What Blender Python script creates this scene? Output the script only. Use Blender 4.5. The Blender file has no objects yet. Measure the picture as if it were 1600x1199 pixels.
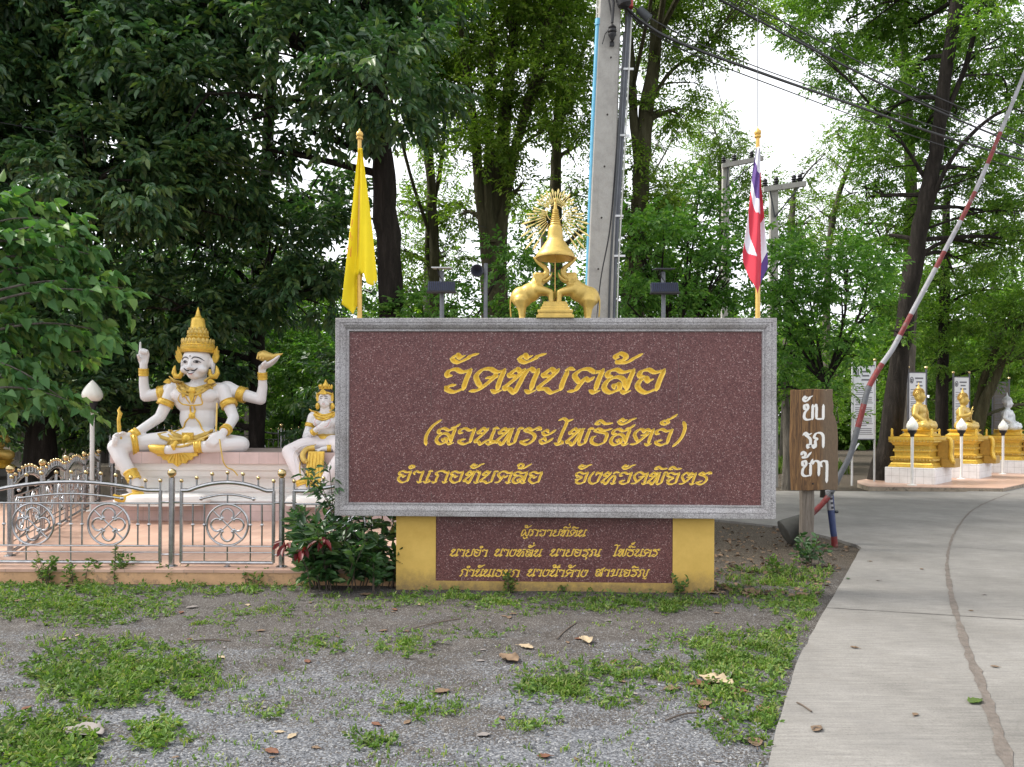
import bpy, bmesh, math, random
import numpy as np
from mathutils import Vector, Matrix, Quaternion, noise

R = math.radians
SC = bpy.context.scene
# ---------------------------------------------------------------- camera, sky, sun, exposure
F_PX, CX, HY, CAM_H, ROLL = 1200.0, 800.0, 668.0, 1.6, .0046
cam = bpy.data.objects.new('camera', bpy.data.cameras.new('camera'))
SC.collection.objects.link(cam)
cam.location = (0, 0, CAM_H)
cam.rotation_euler = (math.pi / 2, -ROLL, 0)
cam.data.sensor_width = 36; cam.data.lens = 36 * F_PX / 1600
cam.data.shift_y = (HY - 599.5) / 1600
cam.data.clip_end = 600; cam.data.clip_start = .05
SC.camera = cam

SUN_EL, SUN_AZ = R(50), R(282)          # soft light from the left, a little beyond the sign
w = bpy.data.worlds.new('World'); SC.world = w; w.use_nodes = True
nt = w.node_tree; bg = nt.nodes['Background']
sky = nt.nodes.new('ShaderNodeTexSky'); sky.sky_type = 'NISHITA'; sky.sun_disc = False
sky.sun_elevation = SUN_EL; sky.sun_rotation = SUN_AZ
sky.air_density = 1.0; sky.dust_density = 4.0; sky.ozone_density = 1.0
hsv = nt.nodes.new('ShaderNodeHueSaturation'); hsv.inputs['Saturation'].default_value = .30; hsv.inputs['Value'].default_value = 1.0
nt.links.new(sky.outputs[0], hsv.inputs['Color']); 
cl = nt.nodes.new('ShaderNodeTexNoise'); cl.inputs['Scale'].default_value = 2.2; cl.inputs['Detail'].default_value = 5
veil = nt.nodes.new('ShaderNodeMapRange'); veil.inputs[1].default_value = .3; veil.inputs[2].default_value = .7; veil.inputs[3].default_value = .45; veil.inputs[4].default_value = .80
nt.links.new(cl.outputs[0], veil.inputs[0])
mx = nt.nodes.new('ShaderNodeMix'); mx.data_type = 'RGBA'; mx.inputs[7].default_value = (4.8, 4.85, 5.0, 1)     # a bright overcast veil
nt.links.new(veil.outputs[0], mx.inputs[0]); nt.links.new(hsv.outputs[0], mx.inputs[6]); nt.links.new(mx.outputs[2], bg.inputs[0])
bg.inputs[1].default_value = .15
sun = bpy.data.objects.new('sun', bpy.data.lights.new('sun', 'SUN')); SC.collection.objects.link(sun)
sun.data.energy = 2.0; sun.data.angle = R(16); sun.data.color = (1, .95, .86)
sd = Vector((math.sin(SUN_AZ) * math.cos(SUN_EL), math.cos(SUN_AZ) * math.cos(SUN_EL), math.sin(SUN_EL)))
sun.rotation_euler = sd.to_track_quat('Z', 'Y').to_euler()
SC.view_settings.view_transform = 'Standard'; SC.view_settings.look = 'None'
SC.view_settings.exposure = 1.35; SC.view_settings.gamma = 1.0
SC.render.engine = 'CYCLES'
SC.cycles.max_bounces = 6; SC.cycles.diffuse_bounces = 3; SC.cycles.glossy_bounces = 3; SC.cycles.transmission_bounces = 4; SC.cycles.transparent_max_bounces = 6
SC.cycles.use_denoising = True; SC.cycles.sample_clamp_indirect = 6

# ---------------------------------------------------------------- from the photograph's measurements to the ground
_c, _s = math.cos(ROLL), math.sin(ROLL)
def P(px, py, Y):
    dx, dy = px - CX, py - HY
    ux, uy = dx * _c + dy * _s, -dx * _s + dy * _c
    return Vector((ux * Y / F_PX, Y, CAM_H - uy * Y / F_PX))
def GP(px, py, z=0.0):
    dx, dy = px - CX, py - HY
    uy = -dx * _s + dy * _c
    return P(px, py, (CAM_H - z) * F_PX / uy)

# ---------------------------------------------------------------- materials
MATS = {}
def nodes(name):
    m = bpy.data.materials.new(name); m.use_nodes = True
    t = m.node_tree; b = t.nodes['Principled BSDF']
    MATS[name] = m
    return m, t, b
def N(t, kind, **kw):
    n = t.nodes.new('ShaderNode' + kind)
    for k, v in kw.items():
        if k.startswith('i_'): n.inputs[int(k[2:]) if k[2:].isdigit() else k[2:].replace('_', ' ')].default_value = v
        else: setattr(n, k, v)
    return n
def ramp(t, fac, stops, interp='LINEAR'):
    r = t.nodes.new('ShaderNodeValToRGB'); e = r.color_ramp.elements; r.color_ramp.interpolation = interp
    while len(e) < len(stops): e.new(.5)
    for k, (p, c) in zip(e, stops): k.position = p; k.color = (*c, 1) if len(c) == 3 else c
    t.links.new(fac, r.inputs[0]); return r.outputs[0]
def mix(t, fac, a, b, mode='MIX'):
    m = t.nodes.new('ShaderNodeMix'); m.data_type = 'RGBA'; m.blend_type = mode
    for sock, v in ((m.inputs[0], fac), (m.inputs[6], a), (m.inputs[7], b)):
        if isinstance(v, bpy.types.NodeSocket): t.links.new(v, sock)
        elif isinstance(v, (int, float)): sock.default_value = v
        else: sock.default_value = (*v, 1)
    return m.outputs[2]
def coord(t, scale=(1, 1, 1), kind='Object'):
    c = t.nodes.new('ShaderNodeTexCoord'); m = t.nodes.new('ShaderNodeMapping'); m.inputs['Scale'].default_value = scale
    t.links.new(c.outputs[kind], m.inputs[0]); return m.outputs[0]
def noise_tex(t, vec, scale, detail=4, rough=.6, dist=0):
    n = N(t, 'TexNoise'); n.inputs['Scale'].default_value = scale; n.inputs['Detail'].default_value = detail
    n.inputs['Roughness'].default_value = rough; n.inputs['Distortion'].default_value = dist
    t.links.new(vec, n.inputs['Vector']); return n.outputs[0]
def vor(t, vec, scale, out='Color', feature='F1'):
    n = N(t, 'TexVoronoi', feature=feature); n.inputs['Scale'].default_value = scale; t.links.new(vec, n.inputs['Vector']); return n.outputs[out]
def bump(t, b, h, strength=.3, dist=.01):
    n = N(t, 'Bump'); n.inputs['Strength'].default_value = strength; n.inputs['Distance'].default_value = dist
    t.links.new(h, n.inputs['Height']); t.links.new(n.outputs[0], b.inputs['Normal'])
def simple(name, col, rough=.6, metal=0.0, var=.18, scale=6, bmp=0.0, bscale=40, spec=.4, dirt=None):
    """one paint or metal with soft blotches, an optional second tone and fine relief"""
    m, t, b = nodes(name); v = coord(t)
    n = noise_tex(t, v, scale, 5, .65)
    c = ramp(t, n, [(.28, tuple(x * (1 - var) for x in col)), (.72, tuple(min(1, x * (1 + var)) for x in col))])
    if dirt:
        d = ramp(t, noise_tex(t, v, dirt[1], 8, .75), [(dirt[2], (0, 0, 0)), (min(1, dirt[2] + .14), (1, 1, 1))])
        c = mix(t, d, c, dirt[0])
    t.links.new(c, b.inputs['Base Color'])
    b.inputs['Roughness'].default_value = rough; b.inputs['Metallic'].default_value = metal; b.inputs['Specular IOR Level'].default_value = spec
    if bmp: bump(t, b, noise_tex(t, v, bscale, 6, .7), bmp, .01)
    return m
def leaf_mat(name, a, b_, c_=None, trans=.35, gloss=.12, rough=.45):
    """two or three leaf greens, one per leaf, with light coming through"""
    m, t, b = nodes(name)
    g = N(t, 'NewGeometry')
    st = [(.0, a), (.7, b_)] + ([(.96, c_)] if c_ else [])
    c = ramp(t, g.outputs['Random Per Island'], st)
    n = noise_tex(t, coord(t), .9, 3, .6)
    c = mix(t, 1.0, c, ramp(t, n, [(.3, (.62, .66, .62)), (.7, (1.2, 1.15, 1.0))]), 'MULTIPLY')
    t.links.new(c, b.inputs['Base Color']); b.inputs['Roughness'].default_value = rough; b.inputs['Specular IOR Level'].default_value = gloss * 3
    tr = N(t, 'BsdfTranslucent'); t.links.new(mix(t, 1.0, c, (1.25, 1.5, .55), 'MULTIPLY'), tr.inputs[0])
    ms = N(t, 'MixShader'); ms.inputs[0].default_value = trans
    t.links.new(b.outputs[0], ms.inputs[1]); t.links.new(tr.outputs[0], ms.inputs[2])
    t.links.new(ms.outputs[0], t.nodes['Material Output'].inputs[0])
    return m

# ---------------------------------------------------------------- mesh building
class MB:
    def __init__(s): s.v = []; s.f = []; s.mi = []; s.m = 0
    def add(s, vs, fs):
        o = len(s.v); s.v += [tuple(q) for q in vs]; s.f += [tuple(i + o for i in f) for f in fs]; s.mi += [s.m] * len(fs); return s
    def box(s, c, size, rz=0, taper=1.0):
        x, y, z = [q / 2 for q in size]; cc, ss = math.cos(rz), math.sin(rz); vs = []
        for k in (-1, 1):
            tp = taper if k > 0 else 1
            for a, b in ((-1, -1), (1, -1), (1, 1), (-1, 1)):
                X, Y = a * x * tp, b * y * tp
                vs.append((c[0] + X * cc - Y * ss, c[1] + X * ss + Y * cc, c[2] + k * z))
        return s.add(vs, [(0, 3, 2, 1), (4, 5, 6, 7), (0, 1, 5, 4), (1, 2, 6, 5), (2, 3, 7, 6), (3, 0, 4, 7)])
    def bbox(s, c, size, bev=.01, rz=0):
        """a box with bevelled vertical and top edges"""
        x, y, z = [q / 2 for q in size]; cc, ss = math.cos(rz), math.sin(rz)
        rings = []
        for zz, ins in ((-z, 0), (z - bev, 0), (z, bev)):
            X, Y, b = x - ins, y - ins, bev
            ring = [(-X + b, -Y), (X - b, -Y), (X, -Y + b), (X, Y - b), (X - b, Y), (-X + b, Y), (-X, Y - b), (-X, -Y + b)]
            rings.append([(c[0] + a * cc - d * ss, c[1] + a * ss + d * cc, c[2] + zz) for a, d in ring])
        return s.loft(rings)
    def loft(s, rings, close=True, caps=True):
        n = len(rings[0]); vs = [q for r in rings for q in r]; fs = []
        for k in range(len(rings) - 1):
            for i in range(n if close else n - 1):
                j = (i + 1) % n; fs.append((k * n + i, k * n + j, (k + 1) * n + j, (k + 1) * n + i))
        if caps and close: fs += [tuple(range(n - 1, -1, -1)), tuple(range((len(rings) - 1) * n, len(rings) * n))]
        return s.add(vs, fs)
    def tube(s, pts, r, seg=8, caps=True, flat=1.0):
        pts = [Vector(p) for p in pts]; n = len(pts)
        rs = r if isinstance(r, (list, tuple)) else [r] * n
        rings = []; up = None
        for i, p in enumerate(pts):
            d = (pts[min(i + 1, n - 1)] - pts[max(i - 1, 0)])
            d = d.normalized() if d.length > 1e-9 else Vector((0, 0, 1))
            if up is None: up = d.orthogonal().normalized()
            else:
                up = up - d * up.dot(d); up = up.normalized() if up.length > 1e-6 else d.orthogonal().normalized()
            b = d.cross(up)
            rings.append([p + (up * math.cos(a) + b * math.sin(a) * flat) * rs[i] for a in [2 * math.pi * k / seg for k in range(seg)]])
        return s.loft(rings, True, caps)
    def lathe(s, prof, c=(0, 0, 0), seg=20, M=None, sy=1.0):
        rings = []
        for r, z in prof:
            ring = [Vector((r * math.cos(2 * math.pi * k / seg), r * math.sin(2 * math.pi * k / seg) * sy, z)) for k in range(seg)]
            rings.append([(M @ q if M else q) + Vector(c) for q in ring])
        return s.loft(rings)
    def ball(s, c, r, seg=12, sz=1.0, sx=1.0, sy=1.0):
        prof = [(max(1e-4, math.sin(a)) , -math.cos(a)) for a in [math.pi * k / (seg // 2) for k in range(seg // 2 + 1)]]
        rings = [[(c[0] + r * q * sx * math.cos(2 * math.pi * k / seg), c[1] + r * q * sy * math.sin(2 * math.pi * k / seg), c[2] + r * z * sz) for k in range(seg)] for q, z in prof]
        return s.loft(rings)
    def prism(s, poly, y0, y1):
        """polygon in x,z extruded along y"""
        n = len(poly); vs = [(a, y0, b) for a, b in poly] + [(a, y1, b) for a, b in poly]
        return s.add(vs, [tuple(range(n)), tuple(range(2 * n - 1, n - 1, -1))] + [(i, i + n, (i + 1) % n + n, (i + 1) % n) for i in range(n)])
    def slab(s, poly, z0, z1):
        n = len(poly); vs = [(a, b, z0) for a, b in poly] + [(a, b, z1) for a, b in poly]
        return s.add(vs, [tuple(range(n - 1, -1, -1)), tuple(range(n, 2 * n))] + [(i, (i + 1) % n, (i + 1) % n + n, i + n) for i in range(n)])
    def rect_profile(s, hx, hy, prof, c=(0, 0, 0), rz=0):
        """stack of rectangles: prof = (inset, z) pairs around a half size hx, hy"""
        cc, ss = math.cos(rz), math.sin(rz); rings = []
        for ins, z in prof:
            X, Y = hx - ins, hy - ins
            rings.append([(c[0] + a * cc - b * ss, c[1] + a * ss + b * cc, c[2] + z) for a, b in ((-X, -Y), (X, -Y), (X, Y), (-X, Y))])
        return s.loft(rings)
    def obj(s, name, mat, parent=None, smooth=False, origin=None, label=None):
        o0 = Vector(origin) if origin is not None else Vector()
        me = bpy.data.meshes.new(name)
        me.from_pydata([(a - o0.x, b - o0.y, c - o0.z) for a, b, c in s.v], [], s.f)
        for q in (mat if isinstance(mat, (list, tuple)) else [mat]): me.materials.append(MATS[q])
        if isinstance(mat, (list, tuple)): me.polygons.foreach_set('material_index', s.mi)
        finish(me, smooth)
        return link(name, me, parent, label)
def finish(me, smooth):
    bm = bmesh.new(); bm.from_mesh(me); bmesh.ops.recalc_face_normals(bm, faces=bm.faces); bm.to_mesh(me); bm.free()
    if smooth:
        me.polygons.foreach_set('use_smooth', [True] * len(me.polygons))
        if smooth != 'all': me.set_sharp_from_angle(angle=R(40))
def link(name, me, parent=None, label=None):
    o = bpy.data.objects.new(name, me); SC.collection.objects.link(o)
    if parent: o.parent = parent
    if label: o['label'] = label
    return o
def tag(o, label=None, cat=None, group=None, kind=None):
    for k, v in (('label', label), ('category', cat), ('group', group), ('kind', kind)):
        if v: o[k] = v
    return o
def thing(name, label, cat, loc=(0, 0, 0), rz=0, group=None):
    o = bpy.data.objects.new(name, None); SC.collection.objects.link(o); o.empty_display_size = .1
    o.location = loc; o.rotation_euler = (0, 0, rz)
    return tag(o, label, cat, group)
def copy_tree(o, parent=None):
    c = o.copy(); SC.collection.objects.link(c); c.parent = parent
    for ch in list(o.children): copy_tree(ch, c)
    return c
def np_mesh(name, V, quads):
    """mesh from numpy arrays of vertices and quads"""
    me = bpy.data.meshes.new(name); n, q = len(V), len(quads)
    me.vertices.add(n); me.vertices.foreach_set('co', np.ascontiguousarray(V, np.float32).ravel())
    me.loops.add(4 * q); me.loops.foreach_set('vertex_index', np.ascontiguousarray(quads, np.int32).ravel())
    me.polygons.add(q); me.polygons.foreach_set('loop_start', np.arange(0, 4 * q, 4, dtype=np.int32))
    me.update(calc_edges=True); return me

# ---------------------------------------------------------------- sculpting: solids fused into one skin
def solid(mb, it):
    k = it[0]
    if k == 'e':                                     # ellipsoid: centre, radii, optional (rx, ry, rz)
        M = Matrix.Identity(3)
        if len(it) > 3:
            from mathutils import Euler
            M = Euler([R(q) for q in it[3]]).to_matrix()
        seg = 18; vs = []; rings = []
        for i in range(13):
            a = math.pi * i / 12; rr = max(1e-3, math.sin(a))
            rings.append([Vector(it[1]) + M @ Vector((it[2][0] * rr * math.cos(2 * math.pi * j / seg), it[2][1] * rr * math.sin(2 * math.pi * j / seg), -it[2][2] * math.cos(a))) for j in range(seg)])
        mb.loft(rings)
    else:                                            # chain of joints: [(p, r), ...], round ended
        ch = it[1]
        for (p, r), (q, r2) in zip(ch[:-1], ch[1:]):
            p, q = Vector(p), Vector(q); d = (q - p)
            if d.length < 1e-6: continue
            d.normalize(); pts, rs = [], []
            for a in (-89, -60, -30): pts.append(p + d * r * math.sin(R(a))); rs.append(r * math.cos(R(a)))
            pts.append(p); rs.append(r)
            pts.append(q); rs.append(r2)
            for a in (30, 60, 89): pts.append(q + d * r2 * math.sin(R(a))); rs.append(r2 * math.cos(R(a)))
            mb.tube(pts, rs, 12)
def blob(name, items, voxel, mat, parent=None, it=4, label=None):
    mb = MB()
    for q in items: solid(mb, q)
    me = bpy.data.meshes.new('tmp'); me.from_pydata(mb.v, [], mb.f)
    o = bpy.data.objects.new('tmp', me); SC.collection.objects.link(o)
    r = o.modifiers.new('r', 'REMESH'); r.mode = 'VOXEL'; r.voxel_size = voxel
    if it:
        s = o.modifiers.new('s', 'SMOOTH'); s.iterations = it; s.factor = .5
    dg = bpy.context.evaluated_depsgraph_get()
    m2 = bpy.data.meshes.new_from_object(o.evaluated_get(dg))
    bpy.data.objects.remove(o); bpy.data.meshes.remove(me)
    m2.name = name; m2.materials.clear(); m2.materials.append(MATS[mat])
    m2.polygons.foreach_set('use_smooth', [True] * len(m2.polygons))
    return link(name, m2, parent, label)

# ---------------------------------------------------------------- Thai lettering (stroke glyphs, em = consonant height)
HEAD = [(.30, .66), (.06, .66), (.06, .74), (.22, .94), (.36, .86), (.48, .93)]
WTOP = [(.20, .66), (.03, .68), (.05, .85), (.26, .93), (.52, .82), (.82, .92)]
ARCH = [(.36, .58), (.13, .72), (.28, .91), (.56, .95), (.80, .83), (1.0, .91)]
def LEG(x, t=.95): return [(x + .04, t), (x, .5), (x, .06)]
def FOOT(x): return [(x - .19, .05), (x - .03, -.03), (x + .16, .05)]
def SERIF(x): return [(x - .10, .89), (x + .03, .97), (x + .20, .93)]
def KNOT(x): return [(x - .20, .03), (x, -.03), (x + .20, .10), (x, .17)]
DIAG = [(.50, .95), (.28, .55), (.02, .15)]
SWIRL = [(.10, .20), (.26, .23), (.30, .09), (.12, -.03), (.01, .10)]
G = {
 'ว': (.92, [WTOP, LEG(.74), [(.76, .12), (.45, -.03), (.16, .10), (.24, .22), (.44, .28)]]),
 'อ': (.96, [WTOP, LEG(.76), [(.78, .14), (.42, -.03), (.10, .20), (.11, .46), (.28, .57), (.37, .46), (.54, .54)]]),
 'ด': (1.08, [[(.36, .16), (.16, .42), (.06, .66), (.20, .91), (.45, .95), (.72, .82), (.98, .91)], LEG(.92), FOOT(.92),
        [(.40, .55), (.56, .59), (.72, .66), (.52, .34), (.28, .06), (.0, .0)]]),
 'ต': (1.08, [[(.36, .16), (.16, .42), (.06, .66), (.22, .91), (.40, .90), (.50, .78), (.64, .92), (.80, .84), (.98, .91)], LEG(.92), FOOT(.92),
        [(.40, .55), (.56, .59), (.72, .66), (.52, .34), (.28, .06), (.0, .0)]]),
 'ค': (1.08, [[(.34, .34), (.16, .52), (.06, .70), (.22, .91), (.45, .95), (.72, .82), (.98, .91)], LEG(.92), FOOT(.92),
        [(.74, .62), (.60, .48), (.45, .54), (.34, .30), (.24, .06), (.0, .0)]]),
 'ท': (1.10, [HEAD, DIAG + [(.20, .10), (.40, -.04), (.47, .30), (.56, .80), (.70, .95), (.84, .87), (.98, .92)], LEG(.93), FOOT(.93)]),
 'บ': (.98, [HEAD, DIAG + [(.28, .10), (.50, -.04), (.80, .10)], LEG(.78, .90), SERIF(.82)]),
 'ข': (.98, [HEAD, [(.50, .95), (.40, .70), (.20, .52), (.06, .20), (.20, .0), (.50, -.03), (.80, .10)], LEG(.78, .90), SERIF(.82)]),
 'ช': (1.0, [HEAD, [(.50, .95), (.40, .70), (.20, .52), (.06, .20), (.20, .0), (.50, -.03), (.80, .10)], LEG(.78, .80), [(.76, .80), (.86, .92), (1.05, 1.08)], [(.62, .80), (.80, .86)]]),
 'น': (1.04, [HEAD, DIAG + [(.20, .10), (.34, -.04), (.56, .16), (.78, .30)], LEG(.80, .90), SERIF(.84), KNOT(.80)]),
 'พ': (1.18, [HEAD, DIAG + [(.18, .09), (.36, -.04), (.50, .40), (.60, .90)], [(.66, .93), (.64, .5), (.64, .08)], [(.60, .10), (.78, -.03), (1.0, .10)], LEG(.98, .92), SERIF(1.02), [(.56, .90), (.74, .95)]]),
 'ล': (1.02, [WTOP, LEG(.82), FOOT(.82), [(.80, .14), (.64, .48), (.38, .62), (.10, .46), (.06, .16), (.30, -.03), (.56, .10), (.52, .30), (.36, .26), (.40, .14)]]),
 'ส': (1.04, [WTOP, LEG(.82), FOOT(.82), [(.80, .14), (.64, .48), (.38, .62), (.10, .46), (.06, .16), (.30, -.03), (.56, .10), (.52, .30), (.36, .26), (.40, .14)], [(.62, .96), (.85, 1.03), (1.02, 1.20)]]),
 'ร': (.88, [[(.02, .80), (.22, .96), (.46, .86), (.72, .99), (.86, .92), (.70, .82)], [(.06, .78), (.40, .71), (.68, .50), (.66, .20), (.40, -.03), (.08, .10), (.26, .20), (.44, .28)]]),
 'ะ': (.78, [[(.06, .72), (.26, .55), (.50, .62), (.74, .86)], [(.08, .74), (.28, .84), (.40, .70)], [(.06, .22), (.26, .04), (.50, .12), (.74, .36)], [(.08, .24), (.28, .34), (.40, .20)]]),
 'โ': (.58, [[(.26, 1.42), (.34, 1.28), (.28, .7), (.24, .08)], [(.04, .06), (.24, -.03), (.44, .06), (.38, .20)], [(-.12, 1.44), (.12, 1.56), (.36, 1.42), (.62, 1.52)]]),
 'เ': (.50, [[(.26, .92), (.20, .5), (.18, .08)], [(.0, .06), (.18, -.03), (.40, .06), (.34, .20)], [(.12, .88), (.26, .96), (.42, .93)]]),
 'ธ': (.94, [[(.0, .80), (.20, .95), (.52, .84), (.90, .96)], [(.06, .77), (.46, .72), (.74, .58), (.74, .10)], [(.76, .12), (.42, -.03), (.08, .12), (.05, .40), (.20, .50)]]),
 'า': (.80, [[(.10, .64), (.02, .78), (.16, .92), (.40, .82), (.66, .92)], LEG(.60), FOOT(.60)]),
 'ำ': (.80, [[(.10, .64), (.02, .78), (.16, .92), (.40, .82), (.66, .92)], LEG(.60), FOOT(.60), [(-.50, 1.28), (-.32, 1.40), (-.12, 1.30), (-.30, 1.17), (-.50, 1.28)]]),
 'ภ': (1.12, [[(.02, .06), (.18, -.03), (.32, .08), (.28, .20)], [(.24, .10), (.30, .42), (.36, .58)], ARCH, LEG(.94), FOOT(.94)]),
 'ถ': (1.12, [SWIRL, [(.30, .14), (.32, .42), (.36, .58)], ARCH, LEG(.94), FOOT(.94)]),
 'ก': (1.12, [[(.0, .02), (.16, .0), (.26, .20), (.30, .42), (.36, .58)], ARCH, LEG(.94), FOOT(.94)]),
 'จ': (.96, [WTOP, LEG(.76), [(.10, .48), (.28, .57), (.46, .50), (.30, .34), (.04, .30)], [(.34, .38), (.18, .12), (.45, -.03), (.78, .12)]]),
 'ง': (.90, [[(.22, .98), (.04, .55), (.08, .16), (.36, -.03), (.68, .12)], [(.80, .95), (.72, .5), (.66, .10)], [(.42, .70), (.46, .90), (.62, .86), (.82, .93)]]),
 'ห': (1.10, [HEAD, DIAG + [(.18, .09), (.36, -.04), (.52, .40), (.70, .66), (.86, .60)], [(.64, .84), (.82, .95), (1.04, .93)], [(.86, .66), (.86, .06)], FOOT(.86)]),
 'ย': (.98, [[(.34, .76), (.10, .70), (.10, .86), (.34, .93)], [(.12, .72), (.32, .60), (.12, .44), (.04, .18), (.30, -.03), (.80, .12)], LEG(.78, .90), SERIF(.82)]),
 'ณ': (1.40, [SWIRL, [(.30, .14), (.32, .42), (.36, .58)], [(.36, .58), (.13, .72), (.28, .91), (.50, .95), (.74, .86)], [(.76, .9), (.72, .5), (.74, .04)], [(.74, .05), (.95, .22), (1.14, .32)], LEG(1.16, .90), SERIF(1.2), KNOT(1.16)]),
 'ญ': (1.40, [SWIRL, [(.30, .14), (.32, .42), (.36, .58)], [(.36, .58), (.13, .72), (.28, .91), (.50, .95), (.74, .86)], [(.76, .9), (.72, .5), (.74, .04)], [(.74, .05), (.95, -.03), (1.14, .08)], LEG(1.16, .90), SERIF(1.2), [(.75, -.30), (.95, -.20), (1.1, -.34), (1.25, -.20)]]),
 'ม': (1.10, [HEAD, [(.50, .95), (.42, .5), (.34, .10)], [(.08, .05), (.28, -.03), (.48, .12), (.28, .20)], [(.40, .10), (.88, .14)], LEG(.88, .90), SERIF(.92)]),
 'ผ': (1.14, [[(.44, .70), (.34, .90), (.14, .84), (.08, .50), (.06, .16), (.22, -.02), (.42, .24), (.54, .56), (.64, .14), (.80, -.02), (.98, .12)], LEG(.98, .90), SERIF(1.02)]),
 'ๆ': (.70, [[(.12, .62), (.02, .78), (.16, .92), (.40, .82), (.56, .92)], [(.58, .95), (.56, .4), (.56, -.45)]]),
 '(': (.60, [[(.62, 1.45), (.30, 1.1), (.12, .6), (.14, .2), (.24, -.1)]]),
 ')': (.70, [[(.24, 1.40), (.40, 1.1), (.44, .7), (.34, .25), (.10, -.12)]]),
 ' ': (.55, []),
}
MARK = {
 'ั': [[(.06, 1.37), (.35, 1.23), (.62, 1.38), (.72, 1.50), (.96, 1.60)], [(.06, 1.38), (.25, 1.53), (.36, 1.44), (.52, 1.52)]],
 '้': [[(.20, 1.45), (.08, 1.46), (.20, 1.61), (.42, 1.50), (.38, 1.34), (.18, 1.25), (.52, 1.24), (.74, 1.42), (.96, 1.60)]],
 '์': [[(.34, 1.50), (.22, 1.32), (.42, 1.24), (.56, 1.38), (.36, 1.44)], [(.42, 1.50), (.64, 1.60), (.88, 1.84)]],
 '่': [[(.70, 1.95), (.66, 1.68)]],
 'ิ': [[(.02, 1.24), (.24, 1.44), (.56, 1.26), (.92, 1.30)], [(.02, 1.22), (.30, 1.24)]],
 'ี': [[(.02, 1.24), (.24, 1.44), (.56, 1.26), (.92, 1.30)], [(.02, 1.22), (.30, 1.24)], [(.90, 1.30), (.88, 1.56)]],
 'ุ': [[(.66, -.14), (.84, -.18), (.80, -.46)]],
 'ู': [[(.34, -.16), (.42, -.40), (.62, -.44), (.82, -.16)], [(.80, -.14), (.86, -.40)]],
}

def cat_rom(pts, n=9):
    p = [np.array(q, float) for q in pts]
    if len(p) == 2: return [p[0] + (p[1] - p[0]) * i / n for i in range(n + 1)]
    p = [2 * p[0] - p[1]] + p + [2 * p[-1] - p[-2]]
    out = []
    for i in range(1, len(p) - 2):
        for k in range(n):
            t = k / n
            out.append(.5 * (2 * p[i] + (p[i + 1] - p[i - 1]) * t + (2 * p[i - 1] - 5 * p[i] + 4 * p[i + 1] - p[i + 2]) * t * t + (3 * p[i] - p[i - 1] - 3 * p[i + 1] + p[i + 2]) * t ** 3))
    out.append(p[-2])
    return out

PLAIN = {  # the sign painter's simple upright letters
 'ข': (.86, [[(.34, .70), (.12, .72), (.10, .95), (.34, .98), (.40, .74), (.14, .45), (.10, .12), (.34, -.02), (.82, .03)], [(.82, 1.0), (.82, .5), (.82, .0)]]),
 'บ': (.86, [[(.02, .84), (.18, .98), (.24, .86)], [(.24, .95), (.24, .5), (.24, .06)], [(.20, .05), (.5, .03), (.84, .05)], [(.84, 1.0), (.84, .5), (.84, .0)]]),
 'ร': (.74, [[(.0, .84), (.20, 1.0), (.45, .88), (.72, .97)], [(.14, .86), (.44, .72), (.62, .52), (.62, .06)], [(.62, .05), (.42, .0), (.40, .18), (.60, .22)]]),
 'ถ': (.90, [[(.12, .22), (.02, .12), (.12, .0), (.24, .10), (.22, .44), (.34, .58), (.12, .70), (.26, .95), (.58, 1.0), (.82, .84), (.86, .5), (.86, .0)]]),
 'ช': (.92, [[(.34, .70), (.12, .72), (.10, .95), (.34, .98), (.40, .74), (.14, .45), (.10, .12), (.34, -.02), (.82, .03)], [(.82, .80), (.82, .4), (.82, .0)], [(.66, .84), (.82, .84), (1.0, 1.12)]]),
 'า': (.66, [[(.02, .78), (.14, .98), (.44, .98), (.58, .80), (.58, .0)]]),
 'ๆ': (.66, [[(.14, .62), (.0, .78), (.14, .98), (.44, .98), (.58, .80), (.58, -.45)]]),
}
def layout(text, plain=False):
    """strokes of a line in em units, upright"""
    x = 0; last = (0, 1); res = []
    up = 0
    for ch in text:
        if ch in G:
            adv, st = PLAIN[ch] if plain and ch in PLAIN else G[ch]
            res += [[(a + x, b) for a, b in s] for s in st]
            last = (x, adv); x += adv + .06; up = 0
        else:
            ox = last[0] + last[1] - 1.02
            dy = 0
            if ch in '้่์' and up: dy = .42 if ch != '่' else .0
            if ch == '่' and not up: dy = -.25
            sc = .8 if dy > .3 else 1
            res += [[(a * sc + ox + (1 - sc) * .6, 1.23 + (b - 1.23) * sc + dy) if b > 1 else (a + ox, b) for a, b in s] for s in MARK[ch]]
            if ch in 'ัิี': up = 1
    return res

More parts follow.
